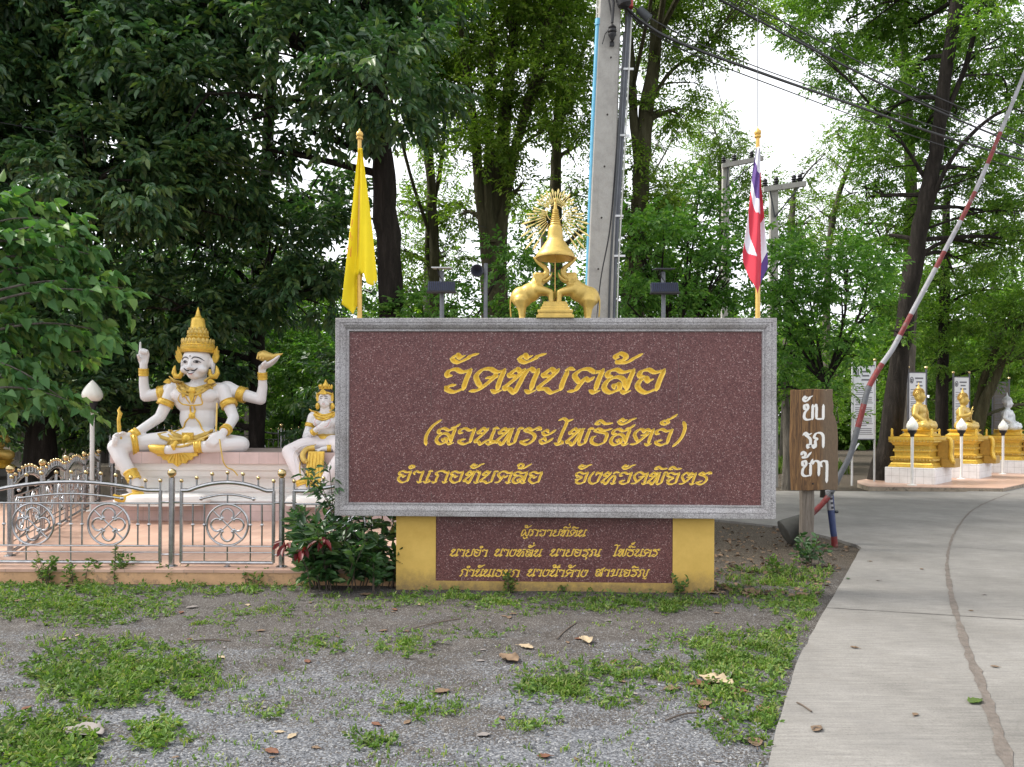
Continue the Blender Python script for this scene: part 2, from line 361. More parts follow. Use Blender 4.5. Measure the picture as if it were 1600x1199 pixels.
def text_samples(text, x0, x1, zb, xh, shear=.27, wt=.135, thin=.44, plain=False):
    """sample points (x, z, half width) of a line fitted between x0 and x1, baseline zb, consonant height xh"""
    st = [cat_rom(s) for s in layout(text, plain)]
    st = [np.array([(q[0] + shear * q[1], q[1]) for q in s]) for s in st]
    lo = min(s[:, 0].min() for s in st); hi = max(s[:, 0].max() for s in st)
    kx = (x1 - x0 - 2 * wt * xh * .7) / (hi - lo)
    out = []
    for s in st:
        q = np.stack([x0 + wt * xh * .7 + (s[:, 0] - lo) * kx, zb + s[:, 1] * xh], 1)
        d = np.gradient(q, axis=0); L = np.hypot(d[:, 0], d[:, 1]) + 1e-9
        a = np.arctan2(d[:, 1], d[:, 0])
        w = wt * xh * (thin + (1 - thin) * np.abs(np.sin(a - math.radians(22))))
        cum = np.concatenate([[0], np.cumsum(np.hypot(*np.diff(q, axis=0).T))])
        t = np.minimum(cum, cum[-1] - cum) / (xh * .13)
        w = w * (.35 + .65 * np.clip(t, 0, 1))
        n = max(2, int(cum[-1] / (xh * .025)))
        tt = np.linspace(0, cum[-1], n)
        out.append(np.stack([np.interp(tt, cum, q[:, 0]), np.interp(tt, cum, q[:, 1]), np.interp(tt, cum, w)], 1))
    return np.concatenate(out)

def text_field(samples, X, Z):
    """max(half width - distance) on the node grid X x Z"""
    F = np.full((len(Z), len(X)), -1.0)
    hx = X[1] - X[0]; hz = Z[1] - Z[0]
    for x, z, w in samples:
        i0 = max(0, int((x - w - X[0]) / hx)); i1 = min(len(X), int((x + w - X[0]) / hx) + 2)
        j0 = max(0, int((z - w - Z[0]) / hz)); j1 = min(len(Z), int((z + w - Z[0]) / hz) + 2)
        if i1 <= i0 or j1 <= j0: continue
        d = np.hypot(X[None, i0:i1] - x, Z[j0:j1, None] - z)
        np.maximum(F[j0:j1, i0:i1], w - d, out=F[j0:j1, i0:i1])
    return F

# ---------------------------------------------------------------- surface library
def build_materials():
    # polished red granite with pale flecks
    for nm, base in (('red_granite', (.135, .047, .047)), ):
        m, t, b = nodes(nm); v = coord(t)
        fl = N(t, 'SeparateColor'); t.links.new(vor(t, v, 130), fl.inputs[0])
        c = ramp(t, fl.outputs[0], [(.0, (.064, .025, .027)), (.25, (.104, .041, .041)), (.6, (.138, .057, .055)), (.88, (.168, .074, .070)), (.95, (.25, .145, .138)), (1, (.37, .27, .255))])
        big = noise_tex(t, v, 1.7, 6, .7)
        c = mix(t, 1, c, ramp(t, big, [(.3, (.84, .84, .86)), (.7, (1.12, 1.1, 1.08))]), 'MULTIPLY')
        st = ramp(t, noise_tex(t, v, 4.0, 7, .75), [(.60, (0, 0, 0)), (.82, (.34, .34, .34))])
        c = mix(t, st, c, (.32, .26, .25))
        t.links.new(c, b.inputs['Base Color']); b.inputs['Roughness'].default_value = .42; b.inputs['Specular IOR Level'].default_value = .3
    # grey speckled granite
    m, t, b = nodes('grey_granite'); v = coord(t)
    fl = N(t, 'SeparateColor'); t.links.new(vor(t, v, 150), fl.inputs[0])
    c = ramp(t, fl.outputs[0], [(.0, (.16, .15, .16)), (.3, (.29, .28, .285)), (.7, (.37, .36, .365)), (1, (.50, .485, .49))])
    c = mix(t, 1, c, ramp(t, noise_tex(t, v, 2.2, 7, .7), [(.3, (.66, .63, .60)), (.55, (1, 1, 1)), (.75, (1.08, 1.08, 1.1))]), 'MULTIPLY')
    t.links.new(c, b.inputs['Base Color']); b.inputs['Roughness'].default_value = .5
    simple('gilt_letter', (.84, .62, .13), .34, .35, .12, 30, 0, spec=.5)
    # yellow painted plinth with grime that climbs from the soil
    m, t, b = nodes('yellow_paint'); v = coord(t)
    c = ramp(t, noise_tex(t, v, 3, 6, .7), [(.25, (.52, .33, .065)), (.75, (.70, .47, .12))])
    c = mix(t, ramp(t, noise_tex(t, v, 9, 8, .8), [(.60, (0, 0, 0)), (.78, (.55, .55, .55))]), c, (.42, .27, .10))
    sp = N(t, 'SeparateXYZ'); t.links.new(v, sp.inputs[0])
    hgt = N(t, 'MapRange'); hgt.inputs[1].default_value = .02; hgt.inputs[2].default_value = .30; hgt.inputs[3].default_value = .75; hgt.inputs[4].default_value = 0
    t.links.new(sp.outputs[2], hgt.inputs[0])
    ad = N(t, 'Math', operation='MULTIPLY'); t.links.new(hgt.outputs[0], ad.inputs[0]); t.links.new(noise_tex(t, v, 14, 8, .8), ad.inputs[1])
    c = mix(t, ramp(t, ad.outputs[0], [(.12, (0, 0, 0)), (.42, (.9, .9, .9))]), c, (.20, .14, .065))
    t.links.new(c, b.inputs['Base Color']); b.inputs['Roughness'].default_value = .75; bump(t, b, noise_tex(t, v, 120, 4, .7), .25, .004)
    simple('gold_paint', (.54, .375, .095), .40, .35, .22, 9, .25, 60, .5, dirt=((.26, .16, .04), 16, .60))
    simple('bright_gold', (.68, .45, .07), .34, .35, .2, 14, .35, 80, .5, dirt=((.34, .17, .03), 30, .56))
    simple('pole_gold', (.62, .40, .11), .38, .4, .15, 20)
    simple('halo_gold', (.82, .66, .26), .5, 0, .1, 20)
    simple('dark_gold', (.44, .27, .06), .40, .4, .2, 14, .2, 80)
    simple('white_gloss', (.76, .74, .75), .42, 0, .04, 3, dirt=((.62, .58, .58), 7, .60))
    simple('white_skin', (.70, .69, .70), .45, 0, .04, 2.2, dirt=((.70, .60, .60), 2.2, .58))
    simple('pink_cloth', (.72, .67, .68), .5, 0, .08, 2.2)
    simple('ink_line', (.028, .028, .035), .6)
    simple('lip_pink', (.62, .36, .36), .5)
    simple('hair_black', (.03, .024, .022), .5)
    simple('pedestal_white', (.76, .75, .73), .6, 0, .05, 3, .1, 60, dirt=((.58, .54, .49), 4, .66))
    # square pink tiles
    for nm, ca, cb, cm, ts in (('pink_tile', (.60, .46, .44), (.66, .52, .50), (.42, .33, .31), .30), ('floor_tile', (.52, .33, .25), (.60, .40, .31), (.36, .26, .21), .30),
                               ('white_tile', (.72, .72, .73), (.78, .78, .79), (.45, .45, .45), .20)):
        m, t, b = nodes(nm); v = coord(t)
        br = N(t, 'TexBrick'); br.offset = 0; br.inputs['Scale'].default_value = 1; br.inputs['Mortar Size'].default_value = .004
        br.inputs['Brick Width'].default_value = ts; br.inputs['Row Height'].default_value = ts
        br.inputs['Color1'].default_value = (*ca, 1); br.inputs['Color2'].default_value = (*cb, 1); br.inputs['Mortar'].default_value = (*cm, 1)
        if nm != 'floor_tile':
            sp = N(t, 'SeparateXYZ'); t.links.new(v, sp.inputs[0]); cmb = N(t, 'CombineXYZ'); sm = N(t, 'Math', operation='ADD')
            t.links.new(sp.outputs[0], sm.inputs[0]); t.links.new(sp.outputs[1], sm.inputs[1]); t.links.new(sm.outputs[0], cmb.inputs[0]); t.links.new(sp.outputs[2], cmb.inputs[1])
            t.links.new(cmb.outputs[0], br.inputs['Vector'])
        else: t.links.new(v, br.inputs['Vector'])
        c = mix(t, 1, br.outputs[0], ramp(t, noise_tex(t, v, 1.6, 7, .7), [(.3, (.74, .72, .70)), (.65, (1.05, 1.05, 1.05))]), 'MULTIPLY')
        t.links.new(c, b.inputs['Base Color']); b.inputs['Roughness'].default_value = .42
    simple('kerb_paint', (.56, .34, .19), .8, 0, .22, 5, .3, 50, dirt=((.16, .12, .09), 6, .55))
    simple('old_kerb', (.30, .25, .19), .85, 0, .25, 6, .4, 40, dirt=((.10, .085, .065), 8, .52))
    # stainless steel
    m, t, b = nodes('stainless'); v = coord(t)
    t.links.new(ramp(t, noise_tex(t, v, 14, 5, .7), [(.3, (.30, .30, .31)), (.7, (.50, .50, .51))]), b.inputs['Base Color'])
    b.inputs['Metallic'].default_value = 1; b.inputs['Roughness'].default_value = .24
    simple('brass_ball', (.52, .40, .20), .22, 1, .1, 20)
    # cast concrete of the power pole
    m, t, b = nodes('pole_concrete'); v = coord(t)
    c = ramp(t, noise_tex(t, v, 5, 9, .75), [(.25, (.235, .225, .21)), (.5, (.33, .32, .295)), (.78, (.40, .39, .365))])
    st = ramp(t, noise_tex(t, coord(t, (9, 9, .8)), 1.0, 6, .75), [(.55, (0, 0, 0)), (.8, (.6, .6, .6))])
    c = mix(t, st, c, (.19, .175, .155))
    c = mix(t, ramp(t, vor(t, v, 70, 'Distance'), [(.05, (1, 1, 1)), (.12, (0, 0, 0))]), c, (.10, .095, .09))
    t.links.new(c, b.inputs['Base Color']); b.inputs['Roughness'].default_value = .9; bump(t, b, noise_tex(t, v, 60, 8, .75), .5, .01)
    simple('blue_pipe', (.10, .34, .50), .4, 0, .15, 12); simple('grey_pipe', (.13, .14, .16), .4, 0, .2, 10); simple('pale_pipe', (.50, .50, .47), .5)
    simple('black_rubber', (.015, .015, .017), .5); simple('dark_steel', (.05, .055, .06), .5, .3); simple('red_plastic', (.35, .04, .04), .5)
    simple('solar_cell', (.012, .018, .05), .2, 0, .4, 40); simple('lamp_housing', (.03, .034, .045), .42); simple('pale_metal', (.55, .56, .57), .4, .3)
    simple('yellow_cloth', (.80, .62, .012), .8, 0, .07, 4, dirt=((.72, .40, .03), 5, .70)); simple('orange_print', (.72, .34, .03), .8)
    simple('flag_red', (.52, .035, .06), .8, 0, .1, 4); simple('flag_white', (.66, .65, .72), .8, 0, .05, 4); simple('flag_blue', (.09, .045, .20), .8, 0, .1, 4)
    simple('lamp_glass', (.78, .77, .70), .18, 0, .03, 4, spec=.6); simple('white_metal', (.66, .66, .64), .4, 0, .1, 8, dirt=((.36, .30, .24), 18, .64))
    # planks
    m, t, b = nodes('brown_plank'); v = coord(t, (14, 14, 1.1))
    c = ramp(t, noise_tex(t, v, 2.2, 9, .72, .8), [(.34, (.026, .014, .007)), (.46, (.115, .058, .022)), (.56, (.20, .105, .038)), (.68, (.31, .18, .070))])
    sp = N(t, 'SeparateXYZ'); t.links.new(coord(t), sp.inputs[0])
    e = ramp(t, sp.outputs[0], [(.5, (0, 0, 0)), (.9, (0, 0, 0))])
    mr = N(t, 'MapRange'); mr.inputs[1].default_value = .10; mr.inputs[2].default_value = .18; t.links.new(sp.outputs[0], mr.inputs[0])
    c = mix(t, mr.outputs[0], c, mix(t, noise_tex(t, coord(t, (20, 20, 5)), 2, 8, .8), (.04, .028, .018), (.24, .165, .10)))
    t.links.new(c, b.inputs['Base Color']); b.inputs['Roughness'].default_value = .7; bump(t, b, noise_tex(t, v, 3, 9, .75), .5, .012)
    m, t, b = nodes('grey_timber'); v = coord(t, (16, 16, 1.2))
    t.links.new(ramp(t, noise_tex(t, v, 2.0, 9, .75, .5), [(.25, (.05, .04, .03)), (.5, (.17, .145, .12)), (.75, (.30, .265, .225))]), b.inputs['Base Color'])
    b.inputs['Roughness'].default_value = .85; bump(t, b, noise_tex(t, v, 3, 9, .75), .8, .02)
    simple('white_paint', (.80, .79, .76), .6, 0, .05, 20); simple('nail_dark', (.02, .014, .01), .6)
    simple('barrier_red', (.17, .022, .022), .6, 0, .35, 9, dirt=((.17, .13, .125), 14, .52)); simple('barrier_white', (.30, .30, .32), .6, 0, .2, 9, dirt=((.20, .18, .17), 12, .54))
    simple('barrier_grey', (.10, .105, .115), .5, 0, .3, 9); simple('barrier_blue', (.03, .045, .12), .5, 0, .25, 9, dirt=((.3, .3, .32), 14, .66))
    simple('cement_dark', (.055, .055, .05), .9, 0, .3, 6, .5, 30)
    simple('board_white', (.66, .67, .70), .5, 0, .05, 3); simple('board_text', (.13, .13, .15), .6); simple('board_frame', (.10, .10, .11), .4, .5); simple('board_brown', (.09, .075, .055), .5)
    simple('silver_paint', (.64, .65, .67), .35, .1, .15, 8); simple('roof_blue', (.16, .28, .46), .5)
    # bark
    for nm, a, b_, c_ in (('dark_bark', (.008, .007, .006), (.024, .020, .017), (.062, .053, .045)), ('grey_bark', (.045, .040, .034), (.12, .108, .092), (.22, .20, .17)),
                          ('mossy_bark', (.018, .017, .010), (.060, .056, .030), (.12, .115, .075))):
        m, t, b = nodes(nm); v = coord(t, (5, 5, .9))
        n = noise_tex(t, v, 1.6, 10, .75, .6)
        t.links.new(ramp(t, n, [(.28, a), (.52, b_), (.78, c_)]), b.inputs['Base Color']); b.inputs['Roughness'].default_value = .95; b.inputs['Specular IOR Level'].default_value = .15
        bump(t, b, n, 1.0, .06)
    leaf_mat('leaf_dark', (.030, .082, .038), (.078, .165, .066), (.14, .21, .06), .26, .20)
    leaf_mat('leaf_mid', (.058, .128, .020), (.125, .235, .040), (.19, .28, .06), .46, .08)
    leaf_mat('leaf_airy', (.078, .140, .022), (.155, .250, .042), (.23, .29, .07), .50, .07)
    leaf_mat('leaf_bush', (.050, .135, .026), (.115, .255, .052), (.18, .31, .08), .40, .10)
    leaf_mat('leaf_pale', (.09, .15, .04), (.16, .24, .07), (.22, .30, .10), .5, .08)
    leaf_mat('leaf_heart', (.055, .150, .055), (.115, .240, .085), (.17, .27, .08), .30, .08, .5)
    leaf_mat('leaf_shrub', (.020, .065, .022), (.052, .130, .044), (.10, .17, .05), .24, .2)
    leaf_mat('leaf_red', (.10, .010, .014), (.16, .016, .022), None, .3, .12)
    leaf_mat('grass_blade', (.078, .145, .028), (.150, .250, .050), (.29, .30, .13), .35, .05, .6)
    leaf_mat('weed_leaf', (.060, .125, .028), (.125, .215, .050), (.22, .25, .09), .3, .08, .55)
    simple('dry_leaf', (.15, .10, .062), .8, 0, .35, 12); simple('pale_dry_leaf', (.33, .26, .17), .8, 0, .25, 12); simple('rust_leaf', (.13, .055, .030), .75, 0, .3, 14); simple('ashen_leaf', (.20, .18, .17), .85, 0, .3, 10)
    simple('twig_brown', (.09, .07, .055), .9)
    m, t, b = nodes('gravel'); g = N(t, 'NewGeometry')
    t.links.new(ramp(t, g.outputs['Random Per Island'], [(0, (.06, .063, .070)), (.5, (.115, .120, .131)), (.85, (.19, .195, .207)), (1, (.31, .31, .31))]), b.inputs['Base Color']); b.inputs['Roughness'].default_value = .9
    # soil, gravel and trodden earth
    m, t, b = nodes('soil'); v = coord(t)
    fl = N(t, 'SeparateColor'); t.links.new(vor(t, v, 105), fl.inputs[0])
    fs = N(t, 'SeparateColor'); t.links.new(vor(t, v, 150), fs.inputs[0])
    grav = ramp(t, fl.outputs[0], [(0, (.052, .054, .060)), (.5, (.112, .118, .131)), (.85, (.175, .183, .198)), (1, (.26, .26, .262))])
    earth = ramp(t, noise_tex(t, v, 3.2, 9, .75), [(.25, (.033, .028, .025)), (.5, (.062, .055, .050)), (.78, (.108, .098, .091))])
    earth = mix(t, ramp(t, fs.outputs[1], [(.84, (0, 0, 0)), (.86, (.7, .7, .7))]), earth, (.23, .225, .22))
    sp = N(t, 'SeparateXYZ'); t.links.new(v, sp.inputs[0])
    near = N(t, 'MapRange'); near.inputs[1].default_value = 6.6; near.inputs[2].default_value = 3.9; near.inputs[3].default_value = -.20; near.inputs[4].default_value = .13; t.links.new(sp.outputs[1], near.inputs[0])
    sm = N(t, 'Math', operation='ADD'); t.links.new(near.outputs[0], sm.inputs[0]); t.links.new(noise_tex(t, coord(t, (1, 1.8, 1)), 1.15, 7, .68), sm.inputs[1])
    rn = N(t, 'MapRange'); rn.inputs[3].default_value = -.16; rn.inputs[4].default_value = .16; t.links.new(fl.outputs[2], rn.inputs[0])
    s2 = N(t, 'Math', operation='ADD'); t.links.new(sm.outputs[0], s2.inputs[0]); t.links.new(rn.outputs[0], s2.inputs[1])
    gm = ramp(t, s2.outputs[0], [(.50, (0, 0, 0)), (.60, (1, 1, 1))])
    c = mix(t, gm, earth, grav)
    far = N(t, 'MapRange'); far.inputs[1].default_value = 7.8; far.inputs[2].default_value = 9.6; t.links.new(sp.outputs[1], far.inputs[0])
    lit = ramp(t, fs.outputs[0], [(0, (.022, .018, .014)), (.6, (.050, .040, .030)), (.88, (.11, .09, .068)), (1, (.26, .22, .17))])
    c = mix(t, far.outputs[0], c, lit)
    t.links.new(c, b.inputs['Base Color']); b.inputs['Roughness'].default_value = .95; b.inputs['Specular IOR Level'].default_value = .2
    bump(t, b, mix(t, gm, noise_tex(t, v, 40, 8, .8), fl.outputs[1]), .7, .012)
    # brushed concrete
    m, t, b = nodes('road_concrete'); v = coord(t)
    st = noise_tex(t, coord(t, (2.2, 26, 1)), 1.6, 7, .72)
    bl = noise_tex(t, v, .9, 8, .7)
    c = ramp(t, bl, [(.25, (.130, .124, .115)), (.5, (.193, .185, .173)), (.75, (.255, .246, .232))])
    c = mix(t, 1, c, ramp(t, st, [(.25, (.66, .66, .67)), (.75, (1.2, 1.2, 1.19))]), 'MULTIPLY')
    c = mix(t, 1, c, ramp(t, noise_tex(t, v, 95, 3, .8), [(.28, (.72, .72, .72)), (.5, (1, 1, 1)), (.75, (1.14, 1.14, 1.14))]), 'MULTIPLY')
    c = mix(t, ramp(t, noise_tex(t, v, 2.6, 8, .8), [(.56, (0, 0, 0)), (.80, (.75, .75, .75))]), c, (.165, .150, .132))
    c = mix(t, ramp(t, noise_tex(t, coord(t, (.9, .28, 1)), 1.3, 6, .7), [(.50, (0, 0, 0)), (.68, (.45, .45, .45))]), c, (.15, .145, .14))
    c = mix(t, ramp(t, noise_tex(t, v, 22, 4, .8), [(.70, (0, 0, 0)), (.74, (.6, .6, .6))]), c, (.11, .095, .08))
    t.links.new(c, b.inputs['Base Color']); b.inputs['Roughness'].default_value = .85; b.inputs['Specular IOR Level'].default_value = .3
    bump(t, b, st, .5, .006)
    simple('mortar_strip', (.120, .103, .090), .9, 0, .35, 14, .8, 50, dirt=((.11, .085, .07), 30, .52)); simple('joint_dark', (.085, .08, .075), .9)
build_materials()

# ---------------------------------------------------------------- ground, road, terrace
def ground_z(x, y):
    return .012 * noise.noise(Vector((x * 1.3, y * 1.3, 3))) + .008 * noise.noise(Vector((x * 4, y * 4, 8))) - .004 if y < 14 else 0.0
def build_ground():
    xs = np.concatenate([np.linspace(-90, -9, 12), np.linspace(-8, 8, 110), np.linspace(9, 90, 12)])
    ys = np.concatenate([np.linspace(-20, 1.5, 8), np.linspace(2, 13, 90), np.linspace(14, 140, 16)])
    V = np.array([(x, y, ground_z(x, y) if -8.5 < x < 8.5 else 0) for y in ys for x in xs])
    nx = len(xs); q = [(j * nx + i, j * nx + i + 1, (j + 1) * nx + i + 1, (j + 1) * nx + i) for j in range(len(ys) - 1) for i in range(nx - 1)]
    me = np_mesh('ground', V, np.array(q)); me.materials.append(MATS['soil']); me.polygons.foreach_set('use_smooth', [True] * len(q))
    tag(link('ground', me), kind='structure')
build_ground()
ROAD_Z = .035
def wob(pts, n, amp, seed):
    rnd = random.Random(seed); out = []
    for (a, b) in zip(pts[:-1], pts[1:]):
        for k in range(n):
            t = k / n; q = a.lerp(b, t); out.append(q + Vector((rnd.uniform(-amp, amp), rnd.uniform(-amp, amp), 0)))
    return out + [pts[-1]]
def build_road():
    edge = [(1180, 1260), (1197, 1199), (1218, 1120), (1243, 1040), (1270, 985), (1291, 950), (1318, 903), (1346, 856)]
    near = wob([GP(*q, ROAD_Z) for q in edge], 5, .008, 3)
    back = wob([GP(*q, ROAD_Z) for q in [(1338, 851), (1310, 843), (1268, 832), (1215, 822), (1120, 812), (960, 806)]], 3, .008, 4)
    poly = [(q.x, q.y) for q in near + back]
    poly += [(1.0, 19.6), (6, 19.3), (8.6, 19.3), (11.4, 19.3), (13.4, 21.4), (30, 38), (60, 60), (60, -15), (1.2, -15)]
    mb = MB(); mb.slab(poly, -.05, ROAD_Z)
    tag(mb.obj('road', 'road_concrete'), kind='structure')
    # the mortar seam that wanders down the slab, and the saw cuts across it
    seam = [(1610, 1290), (1577, 1199), (1556, 1135), (1536, 1077), (1517, 1030), (1502, 985), (1490, 945), (1483, 912), (1480, 890), (1481, 868), (1485, 850), (1491, 834), (1503, 815), (1519, 798), (1545, 784), (1578, 771)]
    pts = cat_rom([tuple(GP(*q, ROAD_Z)) [:2] for q in seam], 8); mb = MB(); rnd = random.Random(5); L, Rr = [], []
    for i, p in enumerate(pts):
        d = pts[min(i + 1, len(pts) - 1)] - pts[max(0, i - 1)]; n = np.array((-d[1], d[0])) / np.hypot(*d)
        h = (.026 + .010 * math.sin(i * .7) * rnd.random()) * (1.0 if p[1] < 5 else max(.5, 1.0 - (p[1] - 5) * .09))
        L.append((*(p + n * (h + rnd.uniform(-.007, .009))), ROAD_Z + .004)); Rr.append((*(p - n * (h + rnd.uniform(-.007, .009))), ROAD_Z + .004))
    k = len(L); mb.add(L + Rr, [(i, i + 1, k + i + 1, k + i) for i in range(k - 1)])
    tag(mb.obj('road_seam', 'mortar_strip'), kind='structure')
    for a, b_ in (((1291, 950), (1620, 970)), ((1488, 855), (1640, 864)), ((1345, 803), (1640, 806))):
        p, q = GP(*a, ROAD_Z), GP(*b_, ROAD_Z); mb = MB(); rnd = random.Random(2); L, Rr = [], []
        for i in range(41):
            c = p.lerp(q, i / 40); h = .006 + rnd.uniform(-.002, .003); o = rnd.uniform(-.004, .004)
            L.append((c.x, c.y + h + o, ROAD_Z + .003)); Rr.append((c.x, c.y - h + o, ROAD_Z + .003))
        mb.add(L + Rr, [(i, i + 1, 41 + i + 1, 41 + i) for i in range(40)]); tag(mb.obj('road_joint', 'joint_dark'), kind='structure')
build_road()
TER = .15
def build_terrace():
    mb = MB(); y0 = 7.74
    mb.slab([(-9.5, y0), (.9, y0), (.9, 15.5), (-9.5, 15.5)], TER - .03, TER)
    tag(mb.obj('terrace_floor', 'floor_tile'), kind='structure')
    mb = MB(); mb.slab([(-9.5, y0 + .012), (.85, y0 + .012), (.85, 15.4), (-9.5, 15.4)], -.06, TER - .032)
    tag(mb.obj('terrace_kerb', 'kerb_paint'), kind='structure')
build_terrace()

# ---------------------------------------------------------------- the temple name sign
SIGN = Vector((.4005, 7.4, 0)); SIGN_RZ = R(-1.888)
_sx = Vector((math.cos(SIGN_RZ), math.sin(SIGN_RZ), 0)); _sy = Vector((-math.sin(SIGN_RZ), math.cos(SIGN_RZ), 0))
def S(px, py, yo=0.0):
    """photograph pixel -> (x, z) on the sign's plane at depth yo"""
    o = Vector((0, 0, CAM_H)); d = P(px, py, 1) - o
    t = ((SIGN + _sy * yo) - o).dot(_sy) / d.dot(_sy)
    h = o + d * t - SIGN
    return h.dot(_sx), h.z
def engrave(samples, x0, x1, z0, z1, res, yp, mbp, slope=1.45, flat=None):
    """carve a text band: returns a mesh builder of the letter cells; the plain cells go to mbp"""
    nx, nz = int((x1 - x0) / res) + 1, int((z1 - z0) / res) + 1
    X = np.linspace(x0, x1, nx + 1); Z = np.linspace(z0, z1, nz + 1)
    F = np.maximum(text_field(samples, X, Z), 0) * slope
    cell = (F[:-1, :-1] > 0) | (F[1:, :-1] > 0) | (F[:-1, 1:] > 0) | (F[1:, 1:] > 0)
    lt = MB(); ids = {}
    def vid(i, j):
        if (i, j) not in ids:
            ids[(i, j)] = len(lt.v); lt.v.append((X[i], yp + (F[j, i] if flat is None else flat), Z[j]))
        return ids[(i, j)]
    for j in range(nz):
        row = cell[j]
        for i in np.nonzero(row)[0]: lt.f.append((vid(i, j), vid(i + 1, j), vid(i + 1, j + 1), vid(i, j + 1))); lt.mi.append(0)
        if mbp is None: continue
        run = None
        for i in range(nx + 1):
            on = i < nx and not row[i]
            if on and run is None: run = i
            if not on and run is not None:
                mbp.add([(X[run], yp, Z[j]), (X[i], yp, Z[j]), (X[i], yp, Z[j + 1]), (X[run], yp, Z[j + 1])], [(0, 1, 2, 3)]); run = None
    return lt
def rect(mb, x0, x1, z0, z1, y):
    if x1 > x0 and z1 > z0: mb.add([(x0, y, z0), (x1, y, z0), (x1, y, z1), (x0, y, z1)], [(0, 1, 2, 3)])
def panel_with_text(bands, X0, X1, Z0, Z1, yp, res, root, pname, lname, mat):
    mb = MB(); z = Z1
    for segs, zt, zb in bands:
        rect(mb, X0, X1, zt, z, yp); x = X0
        for smp in segs:
            xa, xb = smp[:, 0].min() - .02, smp[:, 0].max() + .02
            rect(mb, x, xa, zb, zt, yp); lt = engrave(smp, xa, xb, zb, zt, res, yp, mb); x = xb
            lt.obj(lname, 'gilt_letter', root)
        rect(mb, x, X1, zb, zt, yp); z = zb
    rect(mb, X0, X1, Z0, z, yp)
    rect(mb, X0 + .001, X1 - .001, Z0 + .001, Z1 - .001, yp + .05)
    me = mb.obj(pname, mat, root); return me
def line(text, px0, px1, pyb, xh, yp, **k):
    a, za = S(px0, pyb, yp); b_, zb = S(px1, pyb, yp)
    return text_samples(text, a, b_, (za + zb) / 2, xh * (SIGN.y + yp) / F_PX, **k)
def build_sign():
    root = thing('temple_sign', 'wide red granite sign with gold Thai lettering, grey framed, on a yellow plinth', 'sign', SIGN, SIGN_RZ)
    W2 = 4.249 / 2; ZB, ZT = .733, 2.656
    # frame: mitred mouldings round the board
    prof = [(0, .30), (0, .004), (.004, 0), (.040, 0), (.044, .006), (.050, .006), (.054, .002), (.066, .004), (.090, .020), (.104, .040), (.108, .040), (.111, .034), (.122, .034), (.125, .040), (.128, .060)]
    mb = MB(); rings = []
    for d, y in prof: rings.append([(-W2 + d, y, ZB + d), (W2 - d, y, ZB + d), (W2 - d, y, ZT - d), (-W2 + d, y, ZT - d)])
    mb.loft(rings, True, False); mb.add([(-W2, .30, ZB), (W2, .30, ZB), (W2, .30, ZT), (-W2, .30, ZT)], [(0, 1, 2, 3)])
    fr = mb.obj('frame', 'grey_granite', root)
    x0, x1, z0, z1 = -W2 + .1275, W2 - .1275, ZB + .1275, ZT - .1275; yp = .055
    def zz(py): return S(868, py, yp)[1]
    l1 = line('วัดทับคล้อ', 694, 1042, 612, 37, yp, wt=.118, thin=.34)
    l2 = line('(สวนพระโพธิสัตว์)', 663, 1072, 694, 25.5, yp, wt=.105, thin=.38)
    l3a = line('อำเภอทับคล้อ', 621, 849, 754, 18.5, yp, wt=.10, thin=.4); l3b = line('จังหวัดพิจิตร', 897, 1112, 756, 18.5, yp, wt=.10, thin=.4)
    panel_with_text([([l1], zz(540), zz(626)), ([l2], zz(640), zz(706)), ([l3a, l3b], zz(716), zz(768))], x0, x1, z0, z1, yp, .003, root, 'panel', 'lettering', 'red_granite')
    for px, gaps in ((674, [(516, 640), (706, 716), (768, 790)]), (803, [(516, 540), (626, 640), (768, 790)]), (931, [(516, 590), (640, 660), (700, 720), (768, 790)]), (1060.5, [(516, 660), (700, 728), (768, 790)])):
        for a, b_ in gaps:
            mb = MB(); x, za = S(px, a, yp); _, zb_ = S(px, b_, yp); mb.box((x, yp - .0006, (max(za if za < z1 else z1, zb_) + max(zb_, z0)) / 2), (.003, .001, abs(min(za, z1) - max(zb_, z0)))); mb.obj('slab_joint', 'mortar_strip', root)
    # plinth, its inset name panel and rim
    yb = .13; bx0, _ = S(619, 860, yb); bx1, _ = S(1116, 860, yb)
    px0, pz1 = S(681, 811, yb); px1, pz0 = S(1051, 912, yb); pz1 = ZB - .004
    mb = MB(); dep = .028
    front = [(bx0, -.1), (bx1, -.1), (bx1, ZB - .001), (bx0, ZB - .001)]
    rect(mb, bx0, px0, -.1, ZB - .001, yb); rect(mb, px1, bx1, -.1, ZB - .001, yb); rect(mb, px0, px1, -.1, pz0, yb); rect(mb, px0, px1, pz1, ZB - .001, yb)
    mb.add([(px0, yb, pz0), (px1, yb, pz0), (px1, yb, pz1), (px0, yb, pz1), (px0, yb + dep, pz0), (px1, yb + dep, pz0), (px1, yb + dep, pz1), (px0, yb + dep, pz1)], [(0, 1, 5, 4), (1, 2, 6, 5), (2, 3, 7, 6), (3, 0, 4, 7)])
    mb.add([(bx0, yb, -.1), (bx1, yb, -.1), (bx1, yb + .42, -.1), (bx0, yb + .42, -.1), (bx0, yb, ZB - .001), (bx1, yb, ZB - .001), (bx1, yb + .42, ZB - .001), (bx0, yb + .42, ZB - .001)], [(1, 2, 6, 5), (2, 3, 7, 6), (3, 0, 4, 7), (4, 5, 6, 7)])
    mb.obj('plinth', 'yellow_paint', root)
    yq = yb + dep - .016
    def z2(py): return S(868, py, yq)[1]
    kw = dict(wt=.085, thin=.5)
    b1 = [line('ผู้ถวายที่ดิน', 814, 918, 837.5, 10, yq, **kw)]
